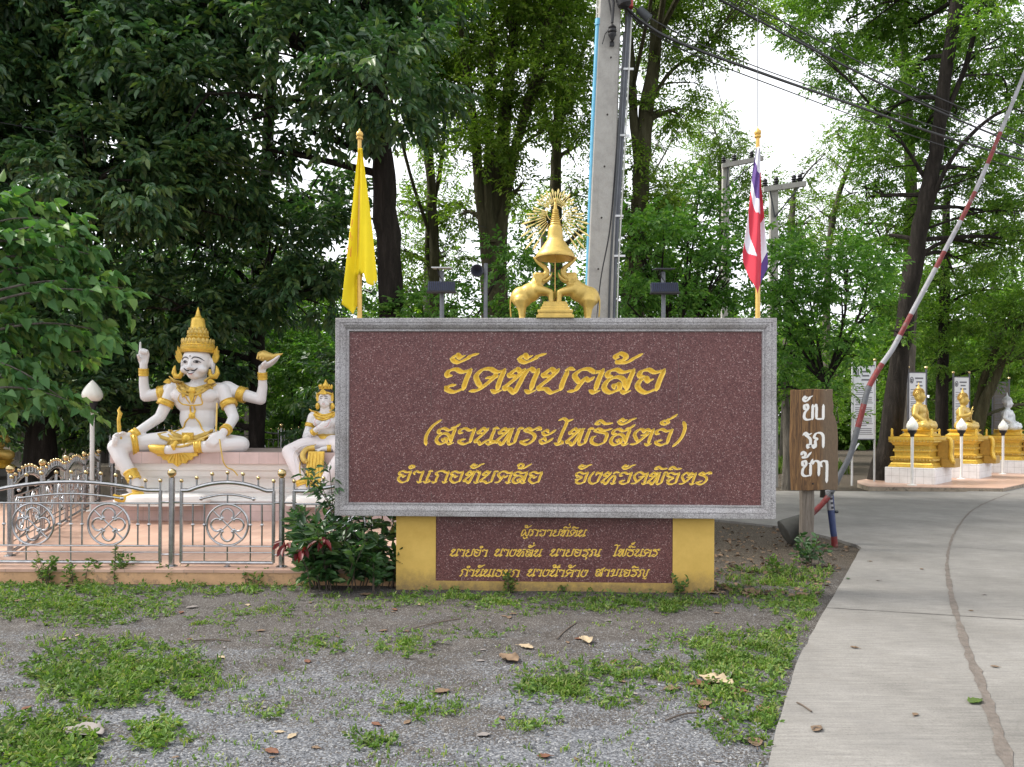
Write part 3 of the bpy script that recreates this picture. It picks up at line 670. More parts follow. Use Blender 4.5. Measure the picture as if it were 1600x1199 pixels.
    b2 = [line('นายอำ', 703, 763, 869, 11, yq, **kw), line('นางหลั่น', 772, 849, 869, 11, yq, **kw), line('นายอรุณ', 859, 941, 869, 11, yq, **kw), line('โพธิ์นคร', 957, 1031, 869, 11, yq, **kw)]
    b3 = [line('กำนันเธนก', 717, 813, 900.5, 11, yq, **kw), line('นางน้ำค้าง', 823, 920, 900.5, 11, yq, **kw), line('สามเจริญ', 930, 1016, 900.5, 11, yq, **kw)]
    panel_with_text([(b1, z2(817), z2(845.5)), (b2, z2(846), z2(876.5)), (b3, z2(877), z2(908))], px0 + .0005, px1 - .0005, pz0 + .0005, pz1 - .0005, yq, .002, root, 'donor_panel', 'donor_lettering', 'red_granite')
build_sign()

# ---------------------------------------------------------------- foliage: sprays of small folded leaves
def unit(a): return a / (np.linalg.norm(a, axis=-1, keepdims=True) + 1e-9)
def spray_leaves(Pn, Dn, L, ll, lw, sl, rng, droop=.35, spread=55, heart=False):
    """every spray: L leaves set left and right along a twig of length sl; returns vertices and quads"""
    n = len(Pn); Dn = unit(Dn); out = []
    up = unit(np.array([0, 0, 1.0]) + rng.normal(size=(n, 3)) * .35)
    S = unit(np.cross(Dn, up)); U = np.cross(S, Dn)
    for j in range(L):
        t = (j + .6) / L; sd = 1 if j % 2 else -1
        a = np.radians(spread) * (1 - .45 * t) if j < L - 1 else 0.0
        base = Pn + Dn * (sl * t)
        d = unit(Dn * np.cos(a) + S * (sd * np.sin(a)) + np.array([0, 0, -droop]) * rng.uniform(.2, 1.3, (n, 1)) + rng.normal(size=(n, 3)) * .22)
        w_ = unit(np.cross(d, U + rng.normal(size=(n, 3)) * .45)); nn = np.cross(w_, d)
        k = rng.uniform(.65, 1.2, (n, 1)); le = ll * k; wi = lw * k * .5
        fold = nn * wi * .45
        if heart:
            pts = [base, base + d * le * .16 + w_ * wi * .95 + fold, base + d * le * .50 + w_ * wi * .80 + fold, base + d * le - nn * le * .10, base + d * le * .50 - w_ * wi * .80 + fold, base + d * le * .16 - w_ * wi * .95 + fold]
        else:
            pts = [base, base + d * le * .30 + w_ * wi * .92 + fold, base + d * le * .66 + w_ * wi * .85 + fold, base + d * le - nn * le * .10, base + d * le * .66 - w_ * wi * .85 + fold, base + d * le * .30 - w_ * wi * .92 + fold]
        out.append(np.stack(pts, 1))
    V = np.concatenate(out, 0); m = len(V); o = (np.arange(m) * 6)[:, None]
    q = np.concatenate([o + np.array([[0, 1, 2, 3]]), o + np.array([[0, 3, 4, 5]])], 0)
    return V.reshape(-1, 3), q
def leaf_part(name, Pn, Dn, L, ll, lw, sl, rng, mat, parent, origin=(0, 0, 0), droop=.35, spread=55, heart=False):
    V, q = spray_leaves(np.asarray(Pn, float), np.asarray(Dn, float), L, ll, lw, sl, rng, droop, spread, heart)
    me = np_mesh(name, V - np.array(origin), q); me.materials.append(MATS[mat])
    return link(name, me, parent)
def clump_sprays(c, r, n, rng, flat=.8, shell=.5, fall=.35):
    # a clump is a handful of flat leafy pads set about its shell, each fuller on top than below
    k = max(5, int(5 + 9 * r)); u = unit(rng.normal(size=(k, 3)) + np.array([0, 0, .12])); sc = np.asarray(c) + u * rng.uniform(shell, 1.02, (k, 1)) * np.array([r, r, r * flat])
    sr = r * rng.uniform(.22, .50, k); pick = rng.choice(k, n, p=sr ** 2 / (sr ** 2).sum())
    v = unit(rng.normal(size=(n, 3))); v[:, 2] = np.where(rng.random(n) < .75, np.abs(v[:, 2]), v[:, 2])
    p = sc[pick] + v * (rng.random((n, 1)) ** .4) * sr[pick][:, None] * np.array([1, 1, .55])
    d = unit(u[pick] * .55 + v * np.array([1, 1, .4]) + np.array([0, 0, -fall]) + rng.normal(size=(n, 3)) * .4)
    return p, d
LEAF = {  # kind: material, leaf length, width, leaves per spray, spray length, droop, spread
 'dark': ('leaf_dark', .175, .075, 8, .36, .45, 58), 'mid': ('leaf_mid', .115, .050, 10, .42, .30, 60), 'airy': ('leaf_airy', .100, .042, 10, .46, .25, 62),
 'bush': ('leaf_bush', .105, .052, 8, .30, .25, 55), 'pale': ('leaf_pale', .17, .06, 8, .55, .4, 55), 'shrub': ('leaf_shrub', .105, .040, 7, .16, .2, 60), 'far': ('leaf_mid', .24, .11, 8, .8, .3, 60)}
def tree(name, label, trunk, clumps, kind, density=1.0, bark='dark_bark', group=None, seed=1, limbs=True, cat='tree', extra_trunks=(), twig=5):
    """trunk: [(px, py, Y, radius m)] from the ground up; clumps: [(px, py, Y, radius m[, kind])]"""
    rng = np.random.default_rng(seed); rnd = random.Random(seed)
    t0 = P(*trunk[0][:3]); base = Vector((t0.x, t0.y, 0)); root = thing(name, label, cat, base, 0, group)
    def path(tr): return [P(a, b, Y) - base for a, b, Y, r in tr], [r for *_, r in tr]
    mb = MB(); allpts = []
    for i, tr in enumerate([trunk] + list(extra_trunks)):
        pts, rs = path(tr)
        if i == 0: pts[0].z = min(pts[0].z, -.05)
        cr = [Vector(q) for q in cat_rom([tuple(p) for p in pts], 5)]; rr = list(np.interp(np.linspace(0, len(rs) - 1, len(cr)), range(len(rs)), rs))
        cr = [p + Vector((rnd.uniform(-.12, .12), rnd.uniform(-.12, .12), 0)) * rr[k] for k, p in enumerate(cr)]
        if i == 0: rr = [r * (1.0 + (.45 if k == 0 else .18 if k == 1 else 0)) for k, r in enumerate(rr)]
        mb.tube(cr, [r * rnd.uniform(.93, 1.07) for r in rr], 12); allpts += list(zip(cr, rr))
    groups = {}
    for c in clumps:
        k = c[4] if len(c) > 4 else kind; ctr = P(*c[:3]) - base; r = c[3]
        q = LEAF[k]; n = int(density * (c[5] if len(c) > 5 else 1) * 15.0 * r * r / (q[3] * q[1] * q[2]))
        groups.setdefault(k, []).append(clump_sprays(tuple(ctr), r, n, rng))
        if limbs:
            s, sr = min(allpts, key=lambda a: (a[0] - ctr).length + 1.2 * max(0, a[0].z - ctr.z + .3))
            mid = s.lerp(ctr, .5) + Vector((rnd.uniform(-.2, .2), rnd.uniform(-.2, .2), rnd.uniform(.0, .3))) * (ctr - s).length * .4
            l0 = max(.018, min(sr * .5, .075)); cu = [Vector(v) for v in cat_rom([tuple(s), tuple(mid), tuple(ctr)], 5)]
            mb.tube(cu, list(np.linspace(l0, l0 * .4, len(cu))), 6)
            for _ in range(twig):
                u = Vector(rng.normal(size=3)).normalized() * r * .8; st = cu[rnd.randint(len(cu) // 2, len(cu) - 1)]
                mb.tube([st, st.lerp(ctr + u, .5) + Vector((0, 0, .06 * r)), ctr + u], [l0 * .38, l0 * .26, l0 * .10], 5)
    mb.obj('trunk', bark, root, True)
    for k, lst in groups.items():
        q = LEAF[k]; leaf_part('crown', np.concatenate([a for a, _ in lst]), np.concatenate([b for _, b in lst]), q[3], q[1], q[2], q[4], rng, q[0], root, (0, 0, 0), q[5], q[6])
    return root

# ---------------------------------------------------------------- gilded bell carried by two elephants, on top of the sign
def build_bell_group():
    Yb = 7.55; U = Yb / F_PX / 5                     # one unit of the measured drawing
    z0 = 2.657
    base = P(867, 496, Yb); base.z = z0
    root = thing('bell_sculpture', 'gold bell with a ray halo, held up by two elephants on the red sign', 'sculpture', base, SIGN_RZ)
    def q(cx, cy, y=0.0): return ((cx - 480) * U, y, (1128 - cy) * U)
    mb = MB()
    for (xa, xb, ya, yb_) in ((335, 622, 1128, 1106), (348, 606, 1105, 1085), (342, 612, 1084.5, 1066), (366, 590, 1065, 1040), (380, 580, 1039, 1018), (388, 570, 1017, 998)):
        h = (xb - xa) / 2 * U
        mb.bbox(((0), 0, (1128 - (ya + yb_) / 2) * U), (2 * h, 2 * h, (ya - yb_) * U), .004)
    mb.obj('pedestal', 'gold_paint', root)
    items = []
    def ele(side):
        X = lambda cx, cy, y=0.0: ((cx - 480) * U * side, y, (1128 - cy) * U)
        it = [('e', X(222, 950), (88 * U, 78 * U, 84 * U)), ('e', X(285, 915), (92 * U, 80 * U, 76 * U), (0, -18 * side, 0)), ('e', X(325, 880), (66 * U, 66 * U, 70 * U)),
              ('c', [(X(335, 850), 52 * U), (X(352, 806), 46 * U)]), ('e', X(358, 800), (52 * U, 46 * U, 44 * U)), ('e', X(332, 776), (26 * U, 30 * U, 22 * U)),
              ('c', [(X(380, 800), 36 * U), (X(412, 775), 27 * U), (X(418, 745), 22 * U), (X(400, 715), 19 * U), (X(365, 690), 17 * U), (X(335, 665), 14 * U), (X(318, 640), 11 * U)]),
              ('c', [(X(372, 836), 18 * U), (X(392, 842), 9 * U)])]
        for s in (-1, 1):
            it += [('c', [(X(215, 985, s * 42 * U), 58 * U), (X(222, 1045, s * 44 * U), 33 * U), (X(224, 1110, s * 44 * U), 24 * U), (X(224, 1124, s * 44 * U), 27 * U)]),
                   ('c', [(X(330, 895, s * 36 * U), 46 * U), (X(400, 905, s * 34 * U), 30 * U), (X(446, 918, s * 32 * U), 24 * U), (X(448, 975, s * 32 * U), 21 * U), (X(450, 990, s * 32 * U), 23 * U)])]
        b = blob('elephant', it, .0085, 'gold_paint', root, 3)
        for s in (-1, 1):
            mb = MB(); pts = [X(352, 774, s * 44 * U), X(322, 778, s * 58 * U), X(312, 800, s * 62 * U), X(330, 838, s * 60 * U), X(345, 858, s * 52 * U), X(372, 835, s * 48 * U), X(384, 800, s * 44 * U)]
            a = [Vector(p) for p in pts]; c = sum(a, Vector()) / len(a) + Vector((0, s * 8 * U, 0)); inner = [p + Vector((0, -s * 7 * U, 0)) for p in a]
            n = len(a); mb.add(a + [c] + inner, [(i, (i + 1) % n, n) for i in range(n)] + [(i, n + 1 + i, n + 1 + (i + 1) % n, (i + 1) % n) for i in range(n)] + [tuple(n + 1 + i for i in range(n))])
            mb.obj('ear', 'gold_paint', b)
            mb = MB(); mb.tube([X(384, 826, s * 26 * U), X(408, 824, s * 30 * U), X(432, 806, s * 28 * U), X(448, 784, s * 24 * U), X(457, 758, s * 22 * U)], [10 * U, 9 * U, 8 * U, 6 * U, 1.5 * U], 8); mb.obj('tusk', 'gold_paint', b, True)
            mb = MB(); mb.ball(X(386, 790, s * 37 * U), 5 * U, 8); mb.obj('eye', 'dark_gold', b, True)
        mb = MB(); mb.tube([X(142, 940), X(133, 975), X(131, 1030), X(136, 1095), X(138, 1108)], [9 * U, 7 * U, 5 * U, 6 * U, 2 * U], 7); mb.obj('tail', 'gold_paint', b, True)
    ele(1); ele(-1)
    prof = [(1, 172), (7, 178), (11, 188), (8, 198), (5, 204), (9, 210), (12, 240), (14, 262), (23, 266), (24, 272), (20, 276), (26, 284), (21, 289), (29, 298), (23, 303), (32, 313), (26, 318), (35, 329), (29, 334), (38, 345), (32, 350), (41, 362), (36, 368), (44, 382), (40, 388),
            (48, 396), (54, 410), (57, 430), (59, 460), (63, 490), (70, 512), (80, 520), (82, 528), (90, 536), (92, 545), (102, 553), (105, 563), (116, 572), (120, 583), (132, 592), (137, 604), (147, 613), (152, 628), (155, 640), (153, 648), (140, 648), (120, 618), (80, 560), (40, 520), (1, 510)]
    mb = MB(); mb.lathe([(r * U, (1128 - y) * U) for r, y in prof], seg=32); mb.obj('bell', 'gold_paint', root, True)
    mb = MB(); mb.tube([q(480, 515), q(480, 998)], 4.5 * U, 8); mb.ball(q(480, 625), 9 * U, 8); mb.obj('clapper_rod', 'pole_gold', root, True)
    for k in range(37):                                # halo: gilded rays in two tiers behind the spire
        a = R(-58 + 296 * k / 36); up = math.sin(a)
        r1 = (178 if up > .3 else 178 + (0.3 - up) * 175) * (1 if k % 2 else .88); r0 = 62 if up > 0 else 62 - up * 40
        d = Vector((math.cos(a), 0, up)); n = Vector((-up, 0, math.cos(a))); c = Vector(q(480, 292 if up < .3 else 270, 26 * U))
        mb = MB()
        for s0, s1, w_ in ((r0, r0 + (r1 - r0) * .46, 6.5), (r0 + (r1 - r0) * .46, r1, 8.5)):
            if k % 2 == 0 and s0 == r0: w_ *= .7
            pr = [(s0, 2), (s0 + (s1 - s0) * .75, w_), (s1, 1)]
            V = []
            for rr, hw in pr: V += [c + d * rr * U + n * hw * U, c + d * rr * U + Vector((0, -4 * U, 0)), c + d * rr * U - n * hw * U, c + d * rr * U + Vector((0, 4 * U, 0))]
            mb.add(V, [(i * 4 + j, i * 4 + (j + 1) % 4, i * 4 + 4 + (j + 1) % 4, i * 4 + 4 + j) for i in range(2) for j in range(4)] + [(3, 2, 1, 0), (8, 9, 10, 11)])
        mb.obj('halo_ray', 'halo_gold', root)
    mb = MB(); ring = [Vector(q(480, 285, 26 * U)) + Vector((math.cos(R(a)), 0, math.sin(R(a)))) * 66 * U for a in range(-60, 241, 12)]; mb.tube(ring, 3 * U, 6); mb.obj('halo_ring', 'halo_gold', root, True)
build_bell_group()

# ---------------------------------------------------------------- flags on the sign
def build_flags():
    Yf = 7.52
    for nm, px, pt, lab in (('yellow', 562, 208, 'yellow flag hanging limp from a gold pole on the left end of the red sign'), ('thai', 1184, 205, 'red, white and blue striped flag hanging limp from a gold pole')):
        b = P(px, 496, Yf); b.z = 2.657; top = P(px, pt, Yf)
        root = thing('flag', lab, 'flag', b, 0, None)
        h = top.z - b.z; lean = top.x - b.x
        mb = MB(); mb.tube([(0, 0, 0), (lean * .96, 0, h * .965)], [.024, .019], 10); mb.obj('flagpole', 'pole_gold', root, True)
        mb = MB(); mb.lathe([(.02, 0), (.032, .008), (.034, .02), (.024, .03), (.03, .036), (.036, .055), (.028, .075), (.010, .09), (.004, .11)], (lean * .96, 0, h * .962), 12); mb.obj('finial', 'pole_gold', root, True)
        mpp = Yf / F_PX
        nu, nv = (44, 60) if nm == 'yellow' else (80, 170); V = []; UV = []
        if nm == 'yellow':
            zt = (496 - 232) * mpp; xl = [(0, 0), (.25, -7), (.5, -13), (.75, -19), (1, -25)]; xr = [(0, 5), (.25, 13), (.5, 20), (.75, 26), (1, 32)]
            zb = [(0, 20), (.16, 14), (.26, 6), (.42, 34), (.5, 66), (.6, 70), (.72, 52), (.86, 50), (1, 60)]
        else:
            zt = (496 - 228) * mpp; xl = [(0, -4), (.2, -11), (.45, -18), (.65, -24), (.85, -20), (1, -11)]; xr = [(0, 2), (.25, 4), (.5, 9), (.7, 15), (.85, 13), (1, 5)]
            zb = [(0, 92), (.2, 62), (.45, 40), (.6, 50), (.8, 66), (1, 80)]
        it = lambda tab, t: float(np.interp(t, [a for a, _ in tab], [b_ for _, b_ in tab]))
        for j in range(nv + 1):
            v = j / nv
            for i in range(nu + 1):
                u = i / nu; z = zt + (it(zb, u) * mpp - zt) * v
                vv = min(1, (zt - z) / (zt - .1))
                x = (it(xl, vv) + (it(xr, vv) - it(xl, vv)) * u) * mpp + lean * z / h
                amp = .012 + .05 * vv
                if nm == 'yellow': y = -.045 - amp * math.cos(u * 2 * math.pi * 1.35 + .5) * .75 + .012 * math.sin(u * 17 + v * 5)
                else: y = -.05 - amp * math.cos(u * 2 * math.pi * 1.2 + 2.2 + v * .8) * .75 + .014 * math.sin(u * 13 + v * 7)
                if nm == 'yellow' and z < .42 and abs(x - lean * z / h) < .05: y = max(y, .03)
                V.append((x, y, z)); UV.append((u, v))
        mb = MB(); mats = ['yellow_cloth', 'orange_print'] if nm == 'yellow' else ['flag_red', 'flag_white', 'flag_blue']
        for j in range(nv):
            for i in range(nu):
                u, v = (i + .5) / nu, (j + .5) / nv
                if nm == 'yellow': mb.m = 1 if (u < .14 and .42 < v < .72 and (math.sin(v * 70) + math.sin(u * 60 + v * 20)) > .5) else 0
                else:
                    s = v - .16 * (u - .4); e = .66 + .20 * (u - .1)
                    mb.m = 1 if s < .15 else 2 if s < .34 else 1 if s < .44 else 0 if s < .60 else 0 if s < e else 1 if (s < .90 - .35 * u) else 0
                    if u > .74 + .1 * math.sin(v * 4): mb.m = 1 if v < .2 else 0 if v < .58 else 1 if v < .86 else 2
                a = j * (nu + 1) + i; mb.f.append((a, a + 1, a + nu + 2, a + nu + 1)); mb.mi.append(mb.m)
        mb.v = V
        o = mb.obj('flag_cloth', mats, root, 'all')
        sm = o.modifiers.new('thickness', 'SOLIDIFY'); sm.thickness = .003
        if nm == 'yellow':
            mb = MB(); mb.tube([(.15, -.05, .36), (.152, -.05, .30), (.12, -.05, .255), (.09, -.05, .26), (.06, -.05, .28)], .004, 6); mb.obj('tie_cord', 'white_metal', root, True)
        else:
            mb = MB(); mb.tube([(lean, 0, h), (lean - .01, .0, h + 1.9)], .004, 5); mb.obj('stay_wire', 'dark_steel', root)
build_flags()

# ---------------------------------------------------------------- power poles and cables
def build_power_pole():
    Yp = 8.75; b = P(934, 520, Yp); 
    top = P(951.5, 30, Yp); foot = b + (b - top) * ((b.z + .2) / (top.z - b.z)); tip = b + (top - b) * 1.22
    root = thing('power_pole', 'leaning concrete power pole with blue and grey conduits, standing behind the red sign', 'power pole', (foot.x, Yp, 0))
    O = Vector((foot.x, Yp, 0)); foot -= O; tip -= O
    mpp = Yp / F_PX; ax = (tip - foot).normalized(); sx = Vector((ax.z, 0, -ax.x))
    def at(px, py, y=0.0): q = P(px, py, Yp) - O; q.y = y; return q
    mb = MB(); L = []
    for t in (0, .5, 1):
        c = foot.lerp(tip, t); hw = (.178 - .062 * t); hd = .11 - .03 * t; bv = .014
        L.append([c + sx * a + Vector((0, d, 0)) for a, d in ((-hw + bv, -hd), (hw - bv, -hd), (hw, -hd + bv), (hw, hd - bv), (hw - bv, hd), (-hw + bv, hd), (-hw, hd - bv), (-hw, -hd + bv))])
    mb.loft(L); mb.obj('shaft', 'pole_concrete', root)
    for px, py in ((952.5, 98), (947, 186), (942.5, 266), (938, 345), (933, 424)):
        q = at(px, py, -.125); mb = MB(); mb.tube([q + Vector((0, .01, 0)), q], .011, 8); mb.obj('bolt_hole', 'nail_dark', root)
    mb = MB(); mb.tube([at(916.5, 500, -.05), at(919, 400, -.05), at(926, 200, -.05), at(933, 50, -.05), at(934, 36, -.05)], .028, 10); mb.tube([at(933.3, 44, -.05), at(934, 34, -.05)], .036, 10); mb.obj('blue_conduit', 'blue_pipe', root, True)
    mb = MB(); mb.tube([at(914, 520, -.02), at(920, 300, -.02), at(931, 60, -.02), at(934, -40, -.02)], .008, 6); mb.obj('pale_wire', 'pale_pipe', root)
    for k, (pts, r, m) in enumerate((([(958, 510), (962, 400), (974, 180), (983, 20), (984, -30)], .022, 'grey_pipe'), ([(953, 510), (957, 400), (969, 200), (979, 30)], .016, 'grey_pipe'), ([(962.5, 510), (966, 400), (978, 180), (986, 20)], .008, 'pale_pipe'),
                                     ([(929, 520), (937, 440), (950, 370), (957, 300), (966, 180), (976, 40), (972, 10)], .009, 'black_rubber'), ([(949, 520), (952, 420), (963, 250), (973, 60)], .012, 'dark_steel'))):
        mb = MB(); mb.tube(cat_rom([tuple(at(x, y, -.03 - .02 * k)) for x, y in pts], 6), r, 8); mb.obj('conduit' if k < 3 else 'cable_run', m, root, True)
    for px, py in ((961, 340), (964, 402), (971, 215), (977, 112)):
        q = at(px, py, -.06); mb = MB(); mb.box(q, (.17, .02, .022)); mb.obj('strap_clip', 'pale_metal', root)
    q = at(954, 62, -.15)
    mb = MB(); mb.lathe([(.012, -.09), (.022, -.08), (.03, -.05), (.045, -.03), (.045, -.015), (.033, -.005), (.048, .01), (.048, .03), (.034, .04), (.046, .055), (.03, .075), (.015, .09)], q, 14); mb.box(q + Vector((0, .03, -.11)), (.05, .02, .05)); mb.obj('insulator', 'black_rubber', root, True)
    mb = MB(); c = at(968, 8, -.20); mb.tube([c + Vector((-.05, 0, .14)), c + Vector((0, 0, 0)), c + Vector((.03, 0, -.11)), c + Vector((.035, 0, -.14))], [.075, .082, .075, .04], 14); mb.obj('splice_case', 'black_rubber', root, True)
    mb = MB(); mb.tube([at(952, -10, -.18), at(955, 20, -.19), at(953, 50, -.19)], .016, 8); mb.tube([at(945, -5, -.16), at(950, 22, -.17), at(953, 40, -.17)], .008, 6); mb.tube([at(951, 55, -.16), at(943, 64, -.15), at(939, 78, -.13)], .006, 6); mb.obj('jumper_wire', 'black_rubber', root, True)
    mb = MB(); q = at(980, 16, -.12); mb.bbox(q, (.09, .08, .08), .012); mb.obj('red_connector', 'red_plastic', root)
    mb = MB(); q = at(1003, 32, -.14); mb.tube([q + Vector((-.06, 0, .05)), q + Vector((.06, 0, -.06))], [.045, .05], 10); mb.obj('cable_splice', 'dark_steel', root, True)
    # cables: off to the right, and slack ones above
    def cable(lab, pts, r):
        w3 = cat_rom([tuple(P(x, y, Y)) for x, y, Y in pts], 10); mb = MB(); o = w3[0]
        mb.tube([Vector(q) for q in w3], r, 6)
        c = mb.obj('power_cable', 'black_rubber', None, True, origin=o); c.location = Vector(o); tag(c, lab, 'cable', 'overhead cables')
    cable('thick bundled cable from the concrete pole top, sagging lowest to the right edge', [(978, 12, 8.6), (1003, 34, 8.8), (1060, 66, 9.3), (1200, 118, 10.6), (1330, 163, 12), (1480, 215, 13.6), (1640, 262, 15)], .020)
    cable('thin cable running just under the thick bundled cable from the concrete pole', [(985, 24, 8.6), (1010, 45, 8.9), (1080, 84, 9.5), (1200, 131, 10.6), (1400, 204, 12.8), (1640, 280, 15)], .008)
    cable('second thin cable close above the thick bundled cable at the concrete pole', [(975, 2, 8.6), (1040, 42, 9.1), (1130, 84, 10), (1300, 146, 11.8), (1640, 255, 15)], .008)
    cable('upper thick cable crossing the sky gap towards the tall dark trunk', [(1085, -22, 10), (1200, 40, 11), (1330, 108, 12.4), (1480, 180, 14), (1640, 246, 15.6)], .019)
    cable('highest cable in the bundle crossing the upper right foliage', [(1120, -20, 10), (1250, 48, 11.4), (1400, 124, 13), (1640, 226, 15.6)], .010)
    cable('thin cable between the upper two cables at upper right', [(1060, -40, 9.8), (1210, 40, 11.2), (1380, 132, 13), (1640, 240, 15.6)], .008)
    cable('slack wire curving down from the top edge to the far pole insulator', [(1095, -20, 14), (1112, 90, 17), (1130, 170, 20), (1158, 234, 23.8)], .010)
    cable('thin wire crossing the dark foliage left of the yellow flag', [(-30, 186, 12.5), (200, 228, 13), (420, 268, 13.4), (600, 312, 14), (760, 356, 14.6)], .006)
build_power_pole()
def build_far_pole(px, Y, ptop, arm, lab):
    b = P(px, 668, Y); root = thing('utility_pole', lab, 'power pole', (b.x, Y, 0), 0, 'far poles with crossarms'); O = Vector((b.x, Y, 0))
    zt = P(px, ptop, Y).z
    mb = MB(); mb.loft([[(-.13, -.1, -.1), (.13, -.1, -.1), (.13, .1, -.1), (-.13, .1, -.1)], [(-.10, -.08, zt), (.10, -.08, zt), (.10, .08, zt), (-.10, .08, zt)]]); mb.obj('shaft', 'pole_concrete', root)
    a, c = P(arm[0], arm[1], Y) - O, P(arm[2], arm[3], Y) - O; a.y = c.y = -.14
    mb = MB(); d = (c - a); mb.loft([[p + Vector(o) for o in ((0, -.05, -.07), (0, .05, -.07), (0, .05, .07), (0, -.05, .07))] for p in (a, c)]); mb.obj('crossarm', 'pole_concrete', root)
    for t in (.08, .92) if arm[2] - arm[0] < 60 else (.04, .30, .72, .86):
        q = a.lerp(c, t) + Vector((0, 0, .07)); mb = MB(); mb.lathe([(.03, 0), (.075, .03), (.045, .07), (.08, .09), (.05, .13), (.07, .16), (.04, .21)], q, 12); mb.obj('insulator', 'black_rubber', root, True)
    mb = MB(); mb.tube([Vector((0, -.12, zt - .9)), a.lerp(c, .15) + Vector((0, -.02, -.05))], .02, 6); mb.tube([Vector((0, -.12, zt - .9)), a.lerp(c, .85) + Vector((0, -.02, -.05))], .02, 6); mb.obj('brace', 'dark_steel', root)
build_far_pole(1132, 24, 250, (1126, 262, 1190, 250), 'far concrete pole whose crossarm shows just left of the striped flag')
build_far_pole(1207, 21, 290, (1190, 299, 1256, 290), 'far concrete pole with crossarm just right of the striped flag')

# ---------------------------------------------------------------- solar floodlights and a horn speaker behind the sign
def build_floodlight(px, Y, label):
    b = P(px, 600, Y); mpp = Y / F_PX; root = thing('solar_floodlight', label, 'floodlight', (b.x, Y, 0), 0, 'solar floodlights behind the sign')
    z = lambda py: CAM_H + (HY - py) * mpp
    mb = MB(); mb.tube([(.0, 0, -.1), (.0, 0, z(458)), (-.005, 0, z(424))], .024, 8); mb.obj('post', 'grey_pipe', root, True)
    hw = 21 * mpp; zc = z(450); hh = 7.5 * mpp
    mb = MB(); mb.loft([[(-hw, -.10, zc - hh), (hw, -.10, zc - hh), (hw, -.02, zc - hh - .015), (-hw, -.02, zc - hh - .015)], [(-hw, -.06, zc + hh), (hw, -.06, zc + hh), (hw, .0, zc + hh), (-hw, .0, zc + hh)]]); mb.obj('lamp_head', 'lamp_housing', root)
    for k in range(14):
        x = -hw + 2 * hw * (k + .5) / 14; mb = MB(); mb.loft([[(x - .005, -.118, zc - hh), (x + .005, -.118, zc - hh), (x + .005, -.09, zc - hh), (x - .005, -.09, zc - hh)], [(x - .005, -.078, zc + hh), (x + .005, -.078, zc + hh), (x + .005, -.05, zc + hh), (x - .005, -.05, zc + hh)]]); mb.obj('cooling_fin', 'solar_cell', root)
    mb = MB(); mb.box((0, -.085, zc - hh - .012), (2 * hw + .02, .09, .018)); mb.obj('rim', 'black_rubber', root)
    mb = MB(); zp = z(421); mb.loft([[(-.105, -.12, zp - .012), (.105, -.12, zp - .012), (.105, .12, zp + .022), (-.105, .12, zp + .022)], [(-.105, -.12, zp - .002), (.105, -.12, zp - .002), (.105, .12, zp + .034), (-.105, .12, zp + .034)]]); mb.obj('solar_panel', 'pale_metal' if px < 800 else 'lamp_housing', root)
    mb = MB(); mb.tube([(-.05, -.01, zp), (-.03, -.02, z(432)), (.01, -.02, z(440)), (-.02, -.03, zc)], .006, 6); mb.obj('lead', 'black_rubber', root)
build_floodlight(690, 8.3, 'solar floodlight on a thin post behind the sign, left of the gold bell')
build_floodlight(1036, 8.5, 'solar floodlight on a thin post behind the sign, right of the concrete pole')
def build_speaker():
    Y = 12.0; q = P(745, 426, Y); root = thing('horn_speaker', 'small dark horn loudspeaker on a grey post left of the bell, beside the big trunk', 'loudspeaker', (q.x + .1, Y, 0)); 
    mb = MB(); mb.tube([(.04, 0, -.1), (.04, 0, q.z + .14)], .032, 8); mb.obj('post', 'grey_pipe', root)
    mb = MB(); M = Matrix.Rotation(R(90), 3, 'X'); mb.lathe([(.03, -.25), (.035, -.15), (.06, -.05), (.10, .05), (.085, .06), (.03, -.03), (.004, -.05)], (-.09, -.10, q.z), 18, M); mb.obj('horn', 'lamp_housing', root, True)
    mb = MB(); mb.box((-.02, .03, q.z), (.14, .03, .03)); mb.obj('bracket', 'dark_steel', root)
build_speaker()

# ---------------------------------------------------------------- white statues on the long pedestal
from mathutils.bvhtree import BVHTree
def bvh_of(o): return BVHTree.FromPolygons([v.co for v in o.data.vertices], [tuple(p.vertices) for p in o.data.polygons])
def front_y(bv, x, z, default=-.3):
    h = bv.ray_cast(Vector((x, -3, z)), Vector((0, 1, 0)))
    return h[0].y if h[0] is not None else default
def drape(bv, pts, r, n=6, lift=0.0, flat=1.0, seg=6):
    """a bead of paint or gilding laid over the front of a body along (x, z) points"""
    pts = cat_rom(pts, n) if len(pts) > 2 else [np.array(pts[0]) + (np.array(pts[1]) - np.array(pts[0])) * k / n for k in range(n + 1)]
    P3 = [Vector((p[0], front_y(bv, p[0], p[1]) - lift, p[1])) for p in pts]
    rs = [r * (.35 + .65 * min(1, 4 * min(i + .5, len(P3) - i - .5) / len(P3))) for i in range(len(P3))]
    mb = MB(); mb.tube(P3, rs, seg, True); return mb
def patch(bv, poly, lift=.006):
    """a flat painted or gilded shape hugging the front of a body"""
    c = np.mean(np.array(poly), 0); pts = [(p[0], front_y(bv, *p) - lift, p[1]) for p in poly]
    n = len(pts); mb = MB(); mid = (c[0], front_y(bv, *c) - lift * 1.5, c[1])
    back = [(a, b + lift * 2.5, d) for a, b, d in pts]
    mb.add(pts + [mid] + back, [(i, (i + 1) % n, n) for i in range(n)] + [(i, n + 1 + i, n + 1 + (i + 1) % n, (i + 1) % n) for i in range(n)]); return mb
